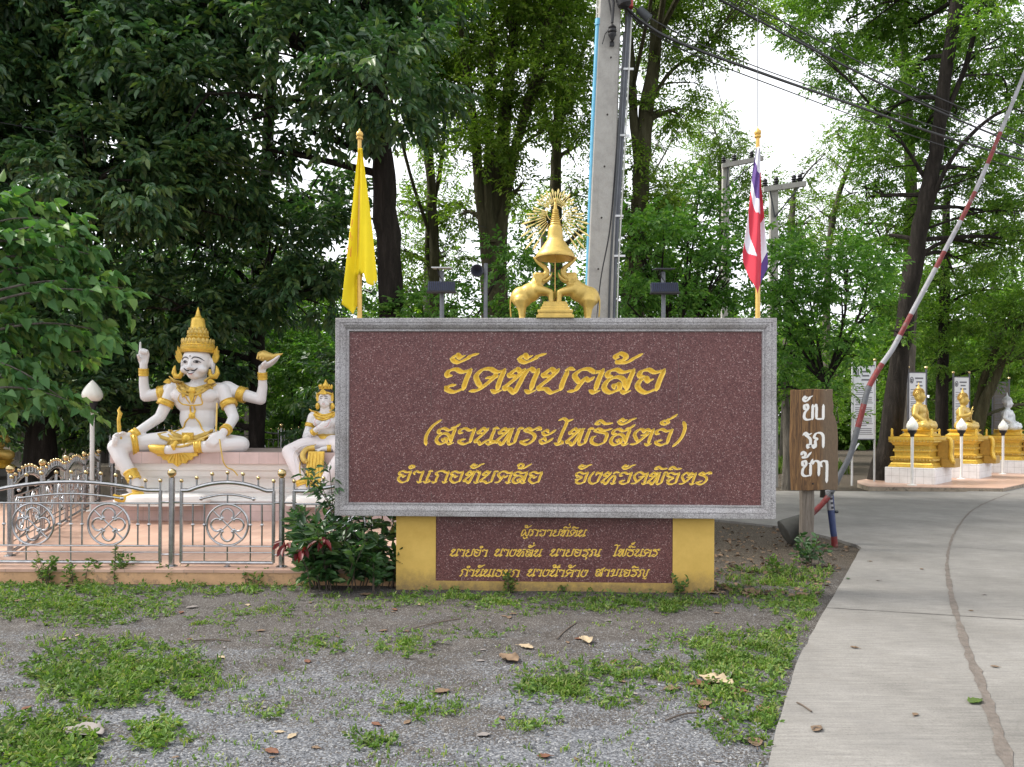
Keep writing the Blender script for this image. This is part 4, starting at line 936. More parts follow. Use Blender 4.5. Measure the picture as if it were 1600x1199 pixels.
def hand(p, d, n, s, sc=1.0, curl=(20, 20, 20, 20), thumb=25, lens=(.93, 1, .95, .78)):
    """fingers point along d, the palm faces n, the thumb is on side s"""
    p, d, n, s = Vector(p), Vector(d).normalized(), Vector(n).normalized(), Vector(s).normalized(); it = []
    for i in range(4):
        o = .060 - .040 * i; kn = p + d * .15 * sc + s * o * sc
        it.append(('c', [(p + s * o * .55 * sc, .036 * sc), (kn, .028 * sc)]))
        a = R(curl[i] * .6); q = kn; r = .025
        for k, L in enumerate((.080, .055, .042)):
            q2 = q + (d * math.cos(a) + n * math.sin(a)) * L * lens[i] * sc
            it.append(('c', [(q, r * sc), (q2, (r - .003) * sc)])); q = q2; r -= .003; a += R(curl[i])
    b = p + d * .03 * sc + s * .055 * sc; t = R(thumb); d2 = (d * .62 + s * .75 * math.cos(t) + n * math.sin(t)).normalized(); d3 = (d * .85 + s * .2 + n * math.sin(t)).normalized()
    it.append(('c', [(b, .032 * sc), (b + d2 * .075 * sc, .027 * sc), (b + d2 * .075 * sc + d3 * .065 * sc, .020 * sc)]))
    return it
def band(parent, p, d, r, h, mat='bright_gold', name='band', sy=1.0):
    M = Vector(d).to_track_quat('Z', 'Y').to_matrix(); k = h / 2
    mb = MB(); mb.lathe([(r * .86, -k), (r * 1.10, -k), (r * 1.15, -k * .8), (r * 1.06, -k * .6), (r * 1.10, -k * .2), (r * 1.13, 0), (r * 1.10, k * .2), (r * 1.06, k * .6), (r * 1.15, k * .8), (r * 1.10, k), (r * .86, k)], p, 20, M, sy)
    return mb.obj(name, mat, parent, True)
def leaf_poly(c, L, w_, ang, y0=-.02, y1=.02):
    ca, sa = math.cos(R(ang)), math.sin(R(ang)); mb = MB()
    pts = [(0, -w_), (L * .35, -w_ * 1.1), (L * .7, -w_ * .55), (L, .1 * w_), (L * .72, w_ * .7), (L * .35, w_ * 1.1), (0, w_)]
    mb.prism([(c[0] + a * ca - b * sa, c[2] + a * sa + b * ca) for a, b in pts], c[1] + y0, c[1] + y1); return mb
PED_Z = 1.2
def build_pedestal():
    x0 = P(172, 718, 11.8).x; x1 = .3; hx = (x1 - x0) / 2; hy = 1.15; c = ((x0 + x1) / 2, 11.8 + hy, 0)
    root = thing('statue_pedestal', 'long white moulded pedestal with a pink tiled top, carrying the two white statues', 'pedestal', c)
    mb = MB(); mb.rect_profile(hx, hy, [(0, 1.02), (0, PED_Z)]); mb.obj('top_slab', 'pink_tile', root)
    mb = MB(); mb.rect_profile(hx, hy, [(.18, .30), (.10, .44), (.12, .47), (.19, .50), (.19, .56), (.17, .58), (.17, .62), (.21, .64), (.20, .72), (.17, .78), (.12, .82), (.105, .86), (.10, .90), (.06, .92), (.05, .96), (.05, 1.018)]); mb.obj('moulded_body', 'pedestal_white', root)
    mb = MB(); mb.rect_profile(hx + .26, hy + .05, [(0, TER - .002), (0, .405), (.012, .41), (.06, .41)]); mb.obj('footing', 'pink_tile', root)
    for px, wd in ((254, .62), (500, .45)):
        q = P(px, 780, 11.62); mb = MB(); pts = []
        for k in range(40):
            a = 2 * math.pi * k / 40; r = 1 + .07 * abs(math.sin(a * 4)); pts.append((wd * r * math.cos(a), .30 * r * math.sin(a)))
        rings = [[(q.x - c[0] + x * s, q.y - c[1] + y * s, z) for x, y in pts] for s, z in ((1.06, .411), (1.10, .47), (1.02, .545), (.86, .57))]
        mb.loft(rings); mb.obj('foot_lotus', 'pedestal_white', root, True)
build_pedestal()

def build_guardian():
    Yc = 12.35; m = Yc / F_PX; ox = P(310, 705, Yc); base = Vector((ox.x, Yc, PED_Z))
    root = thing('deity_statue', 'large white four-armed seated statue with a tall gold crown and a black moustache', 'statue', base)
    X = lambda px, py, y=0.0: Vector(((px - 310) * m, y, (707 - py) * m))
    it = [('e', X(308, 627, .02), (.385, .235, .27)), ('e', X(309, 655, .02), (.298, .195, .30)), ('e', X(309, 688, .0), (.42, .30, .20)),
          ('c', [(X(272, 613, .03), .135), (X(345, 613, .03), .135)]), ('e', X(290, 621, -.13), (.18, .10, .12)), ('e', X(327, 621, -.13), (.18, .10, .12)),
          ('c', [(X(308, 607, .05), .18), (X(308, 597, .07), .122), (X(308, 584, .06), .122)]),
          ('e', X(308, 566, -.02), (.218, .228, .235)), ('e', X(308, 580, -.06), (.186, .180, .150)), ('e', X(308, 591, -.14), (.095, .09, .055)), ('e', X(308, 562, -.08), (.19, .17, .14)),
          ('e', X(295, 581, -.16), (.075, .065, .065)), ('e', X(321, 581, -.16), (.075, .065, .065)),
          ('c', [(X(306.5, 566, -.225), .022), (X(306.3, 578.5, -.285), .036)]), ('e', X(303.3, 579.5, -.25), (.028, .03, .022)), ('e', X(309.3, 579.5, -.25), (.028, .03, .022)),
          ('e', X(308, 587, -.23), (.055, .03, .016)), ('e', X(308, 589.4, -.227), (.045, .03, .014)),
          ('e', X(284.5, 572, .02), (.03, .06, .12)), ('e', X(331.5, 572, .02), (.03, .06, .12)), ('e', X(285, 582, .02), (.028, .04, .10)), ('e', X(331, 582, .02), (.028, .04, .10)),
          # front arms
          ('c', [(X(270, 613, -.02), .118), (X(263, 634, -.08), .098), (X(256, 655, -.14), .084), (X(236, 676, -.38), .072), (X(229, 683, -.46), .064), (X(222, 685, -.52), .06)]),
          ('c', [(X(348, 613, -.02), .118), (X(359, 634, -.08), .098), (X(370, 655, -.14), .084), (X(369, 670, -.34), .072), (X(367, 676, -.46), .064), (X(365, 681, -.50), .06)]),
          # raised rear arms
          ('c', [(X(268, 609, .12), .13), (X(247, 617, .14), .104), (X(222, 622, .12), .090), (X(219.5, 604, .10), .076), (X(221, 578, .06), .062), (X(221.5, 570, .05), .06)]),
          ('c', [(X(350, 609, .12), .13), (X(372, 618, .14), .104), (X(403, 626, .12), .090), (X(407, 606, .10), .076), (X(408, 584, .04), .062), (X(408, 577, .02), .06)]),
          # legs: one folded flat, one hanging to the lotus
          ('c', [(X(322, 690, -.10), .18), (X(355, 694, -.22), .155), (X(388, 696, -.34), .132), (X(362, 698, -.52), .105), (X(330, 700, -.58), .085), (X(308, 702, -.60), .075)]),
          ('c', [(X(294, 690, -.10), .18), (X(250, 694, -.34), .152), (X(211, 700, -.58), .130), (X(222, 718, -.64), .113), (X(236, 738, -.68), .092), (X(249, 759, -.72), .070), (X(252, 768, -.74), .075)]),
          ('c', [(X(308, 702, -.60), .075), (X(290, 704, -.62), .07), (X(268, 703, -.63), .055)]),
          ('c', [(X(252, 768, -.72), .07), (X(246, 773, -.86), .06), (X(236, 775, -.95), .045)])]
    it += hand(X(222, 685, -.52), (-.55, -.75, -.1), (.6, -.6, -.5), (.2, -.1, 1), 1.0, (62, 62, 62, 62), 40)
    it += hand(X(365, 681, -.50), (-.35, -.8, -.45), (-.6, .2, -.6), (-.7, 0, .6), 1.0, (55, 58, 60, 62), 40)
    it += hand(X(221.5, 570, .05), (.06, -.05, 1), (.15, -1, 0), (-1, 0, .05), 1.05, (3, 78, 80, 80), 95)
    it += hand(X(408, 577, .02), (.86, -.15, .42), (-.35, -.1, .9), (-.1, -1, 0), 1.1, (6, 8, 10, 14), 10)
    body = blob('body', it, .0135, 'white_skin', root, 5)
    bv = bvh_of(body); D = lambda pts: [((px - 310) * m, (707 - py) * m) for px, py in pts]
    # crown in tiers
    k = m / 7.267; cz = lambda cy: (707 - (475 + cy / 7.267)) * m
    prof = [(178, 575), (186, 556), (192, 545), (186, 540), (190, 520), (180, 508), (186, 492), (176, 480), (178, 466), (164, 448), (140, 434), (118, 424), (108, 414), (120, 404), (122, 392), (108, 384), (114, 372), (116, 360), (104, 350), (104, 330), (90, 322), (96, 312), (84, 300), (80, 270), (74, 220), (70, 196), (64, 182), (48, 178), (36, 172), (38, 164), (26, 140), (16, 100), (8, 70), (1, 52)]
    mb = MB(); mb.lathe([(r * k, cz(y)) for r, y in prof], (X(308.5, 0, 0).x, .0, 0), 32); cr = mb.obj('crown', 'bright_gold', root, True)
    cx0 = X(308.5, 0).x
    for rr, cy, n, L in ((172, 452, 22, .085), (108, 352, 14, .075), (92, 318, 12, .07), (176, 505, 30, .05), (112, 392, 20, .04)):
        for j in range(n):
            a = 2 * math.pi * j / n; M = Matrix.Rotation(a, 3, 'Z'); mb = MB(); o = MB().ball((0, 0, 0), 1, 8)
            mb.add([M @ Vector((rr * k + .012 * v[0] + .0, .42 * L * v[1], L * .62 * v[2])) + Vector((cx0, 0, cz(cy))) for v in o.v], o.f)
            cr_b = mb if j == 0 else cr_b
            if j: cr_b.add(mb.v, mb.f)
        cr_b.obj('petal_row', 'gold_paint', cr, True)
    for s in (-1, 1):                                  # ear flames and drop earrings
        x = X(308 + s * 24.5, 560).x
        for a, L in ((78, .26), (66, .20), (50, .14)): leaf_poly((x + s * .01, -.02 + a * .0004, X(0, 568).z), L, .035, a if s > 0 else 180 - a).obj('ear_flame', 'bright_gold', root)
        q = X(308 + s * 27, 586, -.06); mb = MB(); mb.tube([q + Vector((s * a, -.01, b)) for a, b in ((-.05, .06), (-.055, -.01), (-.02, -.06), (.04, -.055), (.07, .0), (.065, .07), (.05, .12))], [.02, .035, .045, .045, .04, .025, .006], 10); mb.obj('earring', 'bright_gold', root, True)
    # painted face
    for s in (-1, 1):
        f = lambda a, b: (X(306.2 + s * a * 1.2, b).x, X(0, b + 4).z)
        drape(bv, [f(2.0, 561.5), f(4.5, 559), f(8, 558.6), f(12, 560.5), f(15.5, 564)], .0085, 5, .002).obj('eyebrow', 'ink_line', root)
        drape(bv, [f(3.6, 566.4), f(6, 564.4), f(9, 564.2), f(12.5, 566.6)], .007, 5, .002).obj('eyelid', 'ink_line', root)
        drape(bv, [f(4, 566.8), f(7.5, 567.6), f(12, 566.9)], .004, 5, .001).obj('lower_lid', 'ink_line', root)
        patch(bv, [f(8 + 1.8 * math.cos(t), 565.9 + 1.35 * math.sin(t)) for t in [2 * math.pi * q / 10 for q in range(10)]], .004).obj('iris', 'ink_line', root)
        drape(bv, [f(.6, 578.2), f(3.5, 579.4), f(6, 578.6), f(8.8, 575.2)], .010, 5, .003).obj('moustache', 'ink_line', root)
    drape(bv, [((X(x, 0).x), X(0, z).z) for x, z in ((300, 585), (303, 587.2), (306.4, 587.8), (310, 587.2), (313, 585))], .006, 5, .002).obj('mouth_line', 'ink_line', root)
    drape(bv, D([(302.6, 588.2), (306.4, 589.4), (310.6, 588.2)]), .012, 5, .0).obj('lips', 'lip_pink', root)
    patch(bv, D([(305.2, 561), (306.2, 559.6), (307.2, 561), (306.2, 562.4)]), .004).obj('forehead_mark', 'ink_line', root)
    # collar, pendants, chest chains
    for t, r in ((0, .034), (.055, .026), (-.05, .026)):
        drape(bv, [((X(x, 0).x), X(0, z).z - t) for x, z in ((277, 597.5), (283, 603), (292, 610.5), (308, 615.5), (324, 610.5), (333, 603), (340, 597.5))], r, 6, .006).obj('collar', 'gold_paint', root)
    for x, z, L, a in ((308, 617, .17, -90), (286, 608, .12, -125), (331, 608, .12, -55), (297, 614, .12, -105), (319, 614, .12, -75), (279, 600, .1, 190), (338, 600, .1, -10)):
        q = X(x, z); leaf_poly((q.x, front_y(bv, q.x, q.z) - .03, q.z), L, .035, a, -.012, .03).obj('pendant', 'bright_gold', root)
    mb = MB(); q = X(308, 614); mb.ball((q.x, front_y(bv, q.x, q.z) - .03, q.z), .062, 12, 1, 1, .5); mb.obj('rosette', 'bright_gold', root, True)
    for pts, r in (([(291, 619), (287, 628), (291, 634), (300, 636), (308, 636.5), (316, 636), (323, 634), (322, 624), (319, 619)], .011), ([(296, 619), (300, 627), (305, 634)], .011), ([(316, 619), (313, 627), (310, 634)], .011),
                   ([(305, 637), (304, 645), (306, 651)], .016), ([(310, 637), (311, 645), (309, 651)], .016), ([(304, 654), (296, 662), (290, 672), (281, 680)], .013), ([(310, 654), (317, 662), (321, 672), (330, 678)], .013)):
        drape(bv, D(pts), r, 5, .004).obj('chest_chain', 'bright_gold', root)
    mb = MB(); q = X(307, 652.5); mb.ball((q.x, front_y(bv, q.x, q.z) - .015, q.z), .055, 10, 1, 1, .5); mb.obj('rosette', 'bright_gold', root, True)
    # belt, skirt panels and the fan of cloth under the crossed foot
    for t, r in ((0, .042), (.06, .03), (.115, .02)): drape(bv, [((X(x, 0).x), X(0, z).z - t) for x, z in ((277, 675), (285, 681), (296, 686), (307, 688), (318, 686), (333, 680), (344, 674))], r, 6, .004).obj('belt', 'gold_paint', root)
    mb = MB(); q = X(307, 688); mb.box((q.x, front_y(bv, q.x, q.z) - .04, q.z), (.17, .05, .20)); mb.ball((q.x, front_y(bv, q.x, q.z) - .07, q.z), .075, 12, 1, 1, .5); mb.obj('buckle', 'bright_gold', root, True)
    for sx_ in (-1, 1):
        pts = [(307 + sx_ * a, b) for a, b in ((4, 689), (20, 685), (36, 677), (45, 680), (38, 687), (28, 692), (30, 697), (18, 696), (14, 699), (6, 695))]
        patch(bv, D(pts), .022).obj('skirt_panel', 'gold_paint', root)
    fan = [(-.30, .0), (-.31, -.05), (-.24, -.06), (-.22, -.11), (-.16, -.115), (-.13, -.165), (-.07, -.16), (0, -.215), (.07, -.16), (.13, -.165), (.16, -.115), (.22, -.11), (.24, -.06), (.31, -.05), (.30, 0)]
    q = X(303, 708); mb = MB(); mb.prism([(q.x + a, q.z + b) for a, b in fan], -.62, -.57)
    for a in range(-4, 5): mb.tube([(q.x + a * .025, -.625, q.z), (q.x + a * .06, -.625, q.z - .19 + abs(a) * .03)], [.012, .010], 5)
    mb.obj('cloth_fan', 'bright_gold', root)
    mb = MB(); mb.tube([X(302, 692, -.62), X(300, 699, -.70), X(302, 704, -.69)], [.03, .035, .02], 8); mb.obj('tassel', 'bright_gold', root, True)
    # arm rings, anklets, slippers
    for p, d, r, h in ((X(262, 633, -.08), X(256, 655, -.14) - X(263, 634, -.08), .118, .10), (X(360, 634, -.08), X(370, 655, -.14) - X(359, 634, -.08), .118, .10), (X(248, 617, .14), X(222, 622, .12) - X(247, 617, .14), .118, .12), (X(373, 618.5, .14), X(403, 626, .12) - X(372, 618, .14), .118, .12),
                       (X(231, 681, -.43), X(229, 683, -.46) - X(236, 676, -.38), .080, .11), (X(368, 674, -.42), X(367, 676, -.46) - X(369, 670, -.34), .080, .10), (X(220.5, 584, .07), X(221, 578, .06) - X(219.5, 604, .10), .070, .12), (X(408, 589, .05), X(408, 584, .04) - X(407, 606, .10), .070, .12),
                       (X(232, 697, -.46), X(211, 699, -.58) - X(250, 693, -.34), .158, .09), (X(333, 699, -.575), X(330, 700, -.58) - X(362, 697, -.52), .092, .11), (X(240, 742, -.69), X(249, 759, -.72) - X(236, 738, -.68), .094, .16), (X(250.5, 763, -.73), X(252, 768, -.74) - X(249, 759, -.72), .080, .06)):
        band(root, p, d, r, h, 'bright_gold', 'ring')
    for chain, r in (([X(286, 704, -.62), X(275, 703.5, -.63), X(266, 701, -.63), X(261, 698, -.63)], [.080, .080, .062, .02]), ([X(256, 771, -.74), X(250, 773.5, -.84), X(240, 776, -.93), X(232, 772, -1.0), X(229, 767, -1.02)], [.092, .088, .072, .045, .015])):
        mb = MB(); mb.tube(chain, r, 12); mb.obj('slipper', 'bright_gold', root, True)
    # what the hands hold
    mb = MB(); q = X(409, 563, -.02); mb.tube([q + Vector(o) for o in ((-.07, 0, .0), (-.03, 0, .03), (.04, 0, .045), (.12, -.01, .03), (.20, -.02, .035), (.28, -.02, .06), (.345, -.02, .085))], [.02, .075, .095, .075, .045, .028, .004], 14)
    for a in (-.05, .0, .05): mb.tube([q + Vector((a, -.085, -.01)), q + Vector((a + .012, -.05, .09)), q + Vector((a + .02, .04, .12))], .012, 6)
    mb.obj('conch', 'gold_paint', root, True)
    mb = MB(); mb.tube([X(219, 690, -.60), X(216, 676, -.60), X(214.5, 660, -.59), X(216.5, 650, -.58), X(214, 645, -.58), X(216, 640, -.58)], [.02, .03, .026, .035, .02, .004], 8)
    for z, s in ((672, 1), (664, -1), (656, 1), (649, -1)): mb.tube([X(215.5, z, -.59), X(215.5 + s * 3, z - 3, -.59)], [.022, .004], 6)
    mb.obj('flame_staff', 'bright_gold', root, True)
    mb = MB(); mb.tube([X(354.5, 634, -.42), X(357.5, 660, -.52), X(360, 676, -.60)], .014, 8); mb.tube(cat_rom([tuple(X(*p)) for p in ((366, 688, -.62), (371, 702, -.70), (376, 720, -.74), (381, 729, -.72), (389, 733, -.70), (396, 741, -.70))], 5), .012, 6); mb.obj('gilded_cord', 'gold_paint', root, True)
build_guardian()

def build_lady():
    Yc = 12.2; m = Yc / F_PX; ox = P(508, 705, Yc); base = Vector((ox.x, Yc, PED_Z))
    root = thing('goddess_statue', 'smaller white seated female statue with a gold apron, half hidden behind the red sign', 'statue', base)
    X = lambda px, py, y=0.0: Vector(((px - 508) * m, y, (705 - py) * m))
    it = [('e', X(508, 657, .02), (.20, .135, .155)), ('e', X(508, 672, .02), (.165, .125, .17)), ('e', X(508, 694, .02), (.27, .22, .13)), ('c', [(X(489, 650, .02), .082), (X(527, 650, .02), .082)]),
          ('e', X(499, 659, -.10), (.085, .075, .08)), ('e', X(517, 659, -.10), (.085, .075, .08)), ('c', [(X(508, 646, .02), .095), (X(508, 636, 0), .078)]),
          ('e', X(508, 622, .0), (.105, .125, .135)), ('e', X(508, 630, -.04), (.080, .085, .075)), ('e', X(508, 634.5, -.07), (.035, .035, .03)), ('c', [(X(508, 620, -.11), .010), (X(508, 627, -.135), .017)]), ('e', X(508, 630.5, -.112), (.024, .014, .009)),
          ('e', X(497.5, 626, .0), (.015, .03, .06)), ('e', X(518.5, 626, .0), (.015, .03, .06)),
          ('c', [(X(488, 651, .0), .076), (X(484, 668, -.04), .066), (X(480, 682, -.08), .058), (X(493, 676, -.22), .050), (X(503, 668, -.26), .038), (X(505, 667, -.26), .036)]),
          ('c', [(X(528, 651, .0), .076), (X(533, 670, -.02), .064), (X(536, 690, -.10), .056), (X(524, 699, -.30), .046), (X(512, 700, -.36), .036)])]
    it += hand(X(505, 667, -.26), (.9, -.1, .3), (.1, .9, -.1), (0, -.1, 1), .62, (24, 26, 28, 30), 20) + hand(X(513, 700, -.35), (-.9, -.2, -.1), (0, .1, -1), (.1, -1, 0), .62, (18, 20, 22, 24), 20)
    body = blob('body', it, .010, 'white_skin', root, 4); bv = bvh_of(body)
    it = [('c', [(X(498, 692, -.05), .15), (X(478, 697, -.26), .13), (X(464, 704, -.44), .110), (X(474, 720, -.52), .105), (X(486, 742, -.60), .09), (X(491, 757, -.62), .085)]),
          ('c', [(X(518, 692, -.05), .15), (X(538, 697, -.26), .14), (X(552, 703, -.44), .125), (X(540, 720, -.52), .115), (X(525, 742, -.60), .09), (X(520, 757, -.62), .085)]), ('e', X(508, 694, -.02), (.29, .24, .12))]
    sk = blob('skirt', it, .014, 'pink_cloth', root, 5); bs = bvh_of(sk)
    Dd = lambda pts: [((px - 508) * m, (705 - py) * m) for px, py in pts]
    for pts in ([(500, 693), (488, 699), (484, 712), (486, 730), (490, 745)], [(496, 692), (480, 697), (474, 706), (478, 722), (486, 744)], [(470, 694), (478, 702), (480, 716)], [(516, 693), (528, 699), (532, 712), (530, 730), (526, 745)]):
        drape(bs, Dd(pts), .011, 5, .0).obj('fold', 'gold_paint' if pts[0][0] == 500 else 'pink_cloth', sk)
    mb = MB(); mb.loft([[Vector(p) for p in (X(495.5, 703, -.52), X(519, 703, -.52), X(519, 703, -.47), X(495.5, 703, -.47))], [Vector(p) for p in (X(494.5, 730, -.62), X(519.5, 730, -.62), X(519.5, 730, -.57), X(494.5, 730, -.57))], [Vector(p) for p in (X(494, 755, -.68), X(520, 755, -.68), X(520, 755, -.63), X(494, 755, -.63))]])
    for a in (-.10, -.05, 0, .05, .10): mb.tube([X(507.5, 705, -.53) + Vector((a, 0, 0)), X(507.5, 730, -.63) + Vector((a, 0, 0)), X(507.5, 753, -.69) + Vector((a, 0, 0))], .010, 5)
    mb.obj('apron', 'bright_gold', root)
    mb = MB(); mb.loft([[X(508, z, .0) + Vector((math.cos(t) * a, math.sin(t) * b, 0)) for t in [2 * math.pi * q / 24 for q in range(24)]] for z, a, b in ((680, .185, .15), (684, .20, .165), (690, .245, .21), (697, .265, .24))]); mb.obj('waist_cloth', 'bright_gold', root, True)
    band(root, X(508, 681, .01), (0, 0, 1), .178, .07, 'gold_paint', 'belt', .82)
    mb = MB(); q = X(508, 681); mb.ball((q.x, front_y(bv, q.x, q.z) - .035, q.z), .045, 10, 1, 1, .5); mb.obj('buckle', 'gold_paint', root, True)
    for t, r in ((0, .026), (.04, .022), (-.035, .018)): drape(bv, [((X(x, 0).x), X(0, z).z - t) for x, z in ((491, 642.5), (497, 648), (508, 651.5), (519, 648), (525, 642.5))], r, 6, .004).obj('collar', 'bright_gold', root)
    for s in (-1, 1):
        f = lambda a, b: (X(508 + s * a, b).x, X(0, b).z)
        drape(bv, [f(1.4, 620), f(3.2, 618.8), f(6.4, 620.2)], .0045, 5, .001).obj('eyebrow', 'ink_line', root)
        drape(bv, [f(1.8, 622.8), f(3.8, 621.6), f(6.0, 622.8)], .0055, 5, .001).obj('eyelid', 'ink_line', root)
        drape(bv, [f(7, 652), f(12, 657), f(10, 664), f(4, 667)], .006, 5, .0).obj('bust_line', 'lip_pink', root)
        leaf_poly((X(508 + s * 10.5, 0).x, -.02, X(0, 626).z), .14, .022, 82 if s > 0 else 98).obj('ear_flame', 'bright_gold', root)
        mb = MB(); q = X(508 + s * 11.5, 634, -.02); mb.ball(q, .036, 10, 1.6, 1, .7); mb.obj('earring', 'bright_gold', root, True)
    drape(bv, Dd([(505.6, 630.3), (508, 631), (510.4, 630.3)]), .007, 4, 0).obj('lips', 'lip_pink', root)
    mb = MB(); mb.lathe([(.118, -.01), (.128, .02), (.122, .06), (.095, .10), (.05, .125), (.01, .13)], X(508, 616.5, .035), 20); mb.obj('hair', 'hair_black', root, True)
    mb = MB(); mb.lathe([(.11, -.02), (.124, -.015), (.128, .0), (.120, .012), (.108, .015)], X(508, 616, -.005), 22, Matrix.Rotation(R(-18), 3, 'X'))
    cr = mb.obj('headband', 'bright_gold', root, True); leaf_poly(tuple(X(508, 616, -.14)), .085, .05, 90).obj('headband_crest', 'bright_gold', cr)
    mb = MB(); mb.lathe([(.085, 0), (.090, .02), (.07, .03), (.075, .045), (.055, .06), (.05, .085), (.03, .11), (.012, .15), (.001, .17)], X(508, 608.5, .02), 18); cr = mb.obj('crown', 'bright_gold', root, True)
    for k in range(9):
        a = 2 * math.pi * k / 9; q = X(508, 607, .02) + Vector((math.cos(a) * .082, math.sin(a) * .082, 0)); mb = MB(); mb.tube([q, q + Vector((math.cos(a) * .02, math.sin(a) * .02, .05)), q + Vector((math.cos(a) * .012, math.sin(a) * .012, .075))], [.022, .016, .002], 6); mb.obj('crown_leaf', 'bright_gold', cr, True)
    for p, d, r, h in ((X(485, 664, -.03), X(484, 668, -.04) - X(488, 651, 0), .072, .06), (X(496, 674, -.23), X(503, 668, -.26) - X(493, 676, -.22), .052, .06), (X(489, 749, -.61), X(491, 757, -.62) - X(486, 742, -.6), .09, .09), (X(521, 699, -.31), (-1, -.3, 0), .052, .06)):
        band(root, p, d, r, h, 'bright_gold', 'ring')
    mb = MB(); mb.tube(cat_rom([tuple(X(*p)) for p in ((502, 698, -.42), (492, 700, -.46), (487, 708, -.52), (490, 716, -.56), (496, 720, -.58))], 5), [.05] * 3 + [.045] * 15 + [.03] * 3, 10); mb.obj('sash', 'gold_paint', root, True)
    for s in (-1, 1): mb = MB(); mb.tube([X(508 + s * 15, 757, -.62), X(508 + s * 17, 760, -.74), X(508 + s * 19, 758, -.82)], [.06, .055, .02], 10); mb.obj('foot', 'white_skin', root, True)
build_lady()

# ---------------------------------------------------------------- stainless fences of the terrace
def fence_panel(root, x0, x1, fine=True, arch=True, rings=2):
    r = .019; m = .00658; w_ = x1 - x0; cx = (x0 + x1) / 2
    A = lambda x: .783 + (.085 if arch else 0) * max(0, math.cos((x - cx) / (w_ * .5) * math.pi * .5 * 1.22)) ** .8 if abs(x - cx) < w_ * .41 else .783
    mb = MB(); mb.tube([(x0, 0, .02 + .02), (x0, 0, .783)], r, 8); mb.tube([(x1, 0, .04), (x1, 0, .783)], r, 8)
    for z, rr in ((.04, .019), (.21, .010), (.145, .008), (.648, .011)): mb.tube([(x0, 0, z), (x1, 0, z)], rr, 8)
    for x in (cx - w_ * .25, cx, cx + w_ * .25): mb.tube([(x, 0, .04), (x, 0, .21)], .008, 6)
    frame = mb.obj('panel_frame', 'stainless', root, True)
    xs = np.linspace(x0, x1, 29); mb = MB(); mb.tube([(x, 0, A(x)) for x in xs], .021, 8); mb.obj('arched_rail', 'stainless', root, True)
    mb = MB(); xs = np.linspace(cx - w_ * .28, cx + w_ * .28, 13); mb.tube([(x, -.0, .700 + .045 * math.cos((x - cx) / (w_ * .28) * math.pi / 2)) for x in xs], .012, 8)
    for s in (-1, 1): mb.ball((cx + s * w_ * .285, 0, .699), .022, 8)
    mb.tube([(cx, 0, .648), (cx, 0, .745)], .009, 6); mb.obj('inner_arch', 'stainless', root, True)
    n = max(4, int(round(w_ / .158)))
    fin = MB(); balls = MB()
    for k in range(n + 1):
        x = x0 + w_ * (k + .0) / n; z = A(x)
        st = MB(); st.tube([(x, 0, z), (x, 0, z + .085)], .011, 6)
        bl = MB(); bl.ball((x, 0, z + .10), .021, 10)
        if fine: f = st.obj('finial', 'stainless', root, True); bl.obj('finial_ball', 'brass_ball', f, True)
        else: fin.add(st.v, st.f); balls.add(bl.v, bl.f)
    if not fine: f = fin.obj('finial_row', 'stainless', root, True); balls.obj('finial_balls', 'brass_ball', f, True)
    rc = [cx - .39, cx + .39] if rings == 2 else [cx]; rad = .213; zc = .43
    pk = MB()
    bars = [x for x in np.linspace(x0, x1, max(5, int(w_ / .105)))[1:-1] if all(abs(x - c) > rad + .012 for c in rc)]
    for x in bars:
        q = MB(); q.tube([(x, 0, .21), (x, 0, .648)], .009, 6); q.ball((x, 0, .43), .019, 8)
        if fine: q.obj('picket', 'stainless', root, True)
        else: pk.add(q.v, q.f)
    if not fine and pk.v: pk.obj('picket_row', 'stainless', root, True)
    for c in rc:
        mb = MB(); mb.tube([(c + rad * math.cos(a), 0, zc + rad * math.sin(a)) for a in np.linspace(0, 2 * math.pi, 33)], .012, 8, False)
        for a in (45, 135): mb.tube([(c - rad * math.cos(R(a)), .004, zc - rad * math.sin(R(a))), (c + rad * math.cos(R(a)), -.004, zc + rad * math.sin(R(a)))], .008, 6)
        ro = mb.obj('rosette', 'stainless', root, True); mb = MB()
        for k in range(4):
            a0 = math.pi / 2 * k; pts = []
            for t in np.linspace(-1, 1, 15):
                rr = .075 * (1 - .25 * abs(t)); a = t * R(118); px_, pz_ = .095 + rr * math.cos(a) * 1.0, rr * math.sin(a) * 1.05
                pts.append((c + px_ * math.cos(a0) - pz_ * math.sin(a0), 0, zc + px_ * math.sin(a0) + pz_ * math.cos(a0)))
            mb.tube(pts, .011, 7); mb.ball(pts[0], .018, 8); mb.ball(pts[-1], .018, 8)
        mb.obj('scroll', 'stainless', ro, True)
def fence_post(root, x, h=.915):
    mb = MB(); mb.tube([(x, 0, 0), (x, 0, h)], .030, 12); mb.lathe([(.06, 0), (.06, .008), (.034, .02)], (x, 0, 0), 14); p = mb.obj('post', 'stainless', root, True)
    mb = MB(); mb.lathe([(.02, -.02), (.03, -.01), (.018, .0)], (x, 0, h + .01), 10); mb.ball((x, 0, h + .05), .045, 14); mb.obj('post_ball', 'brass_ball', p, True)
def brackets(root, x0, x1):
    for z in (.12, .66): MB().tube([(x0, 0, z), (x1, 0, z)], .013, 6).obj('bracket', 'stainless', root, True)
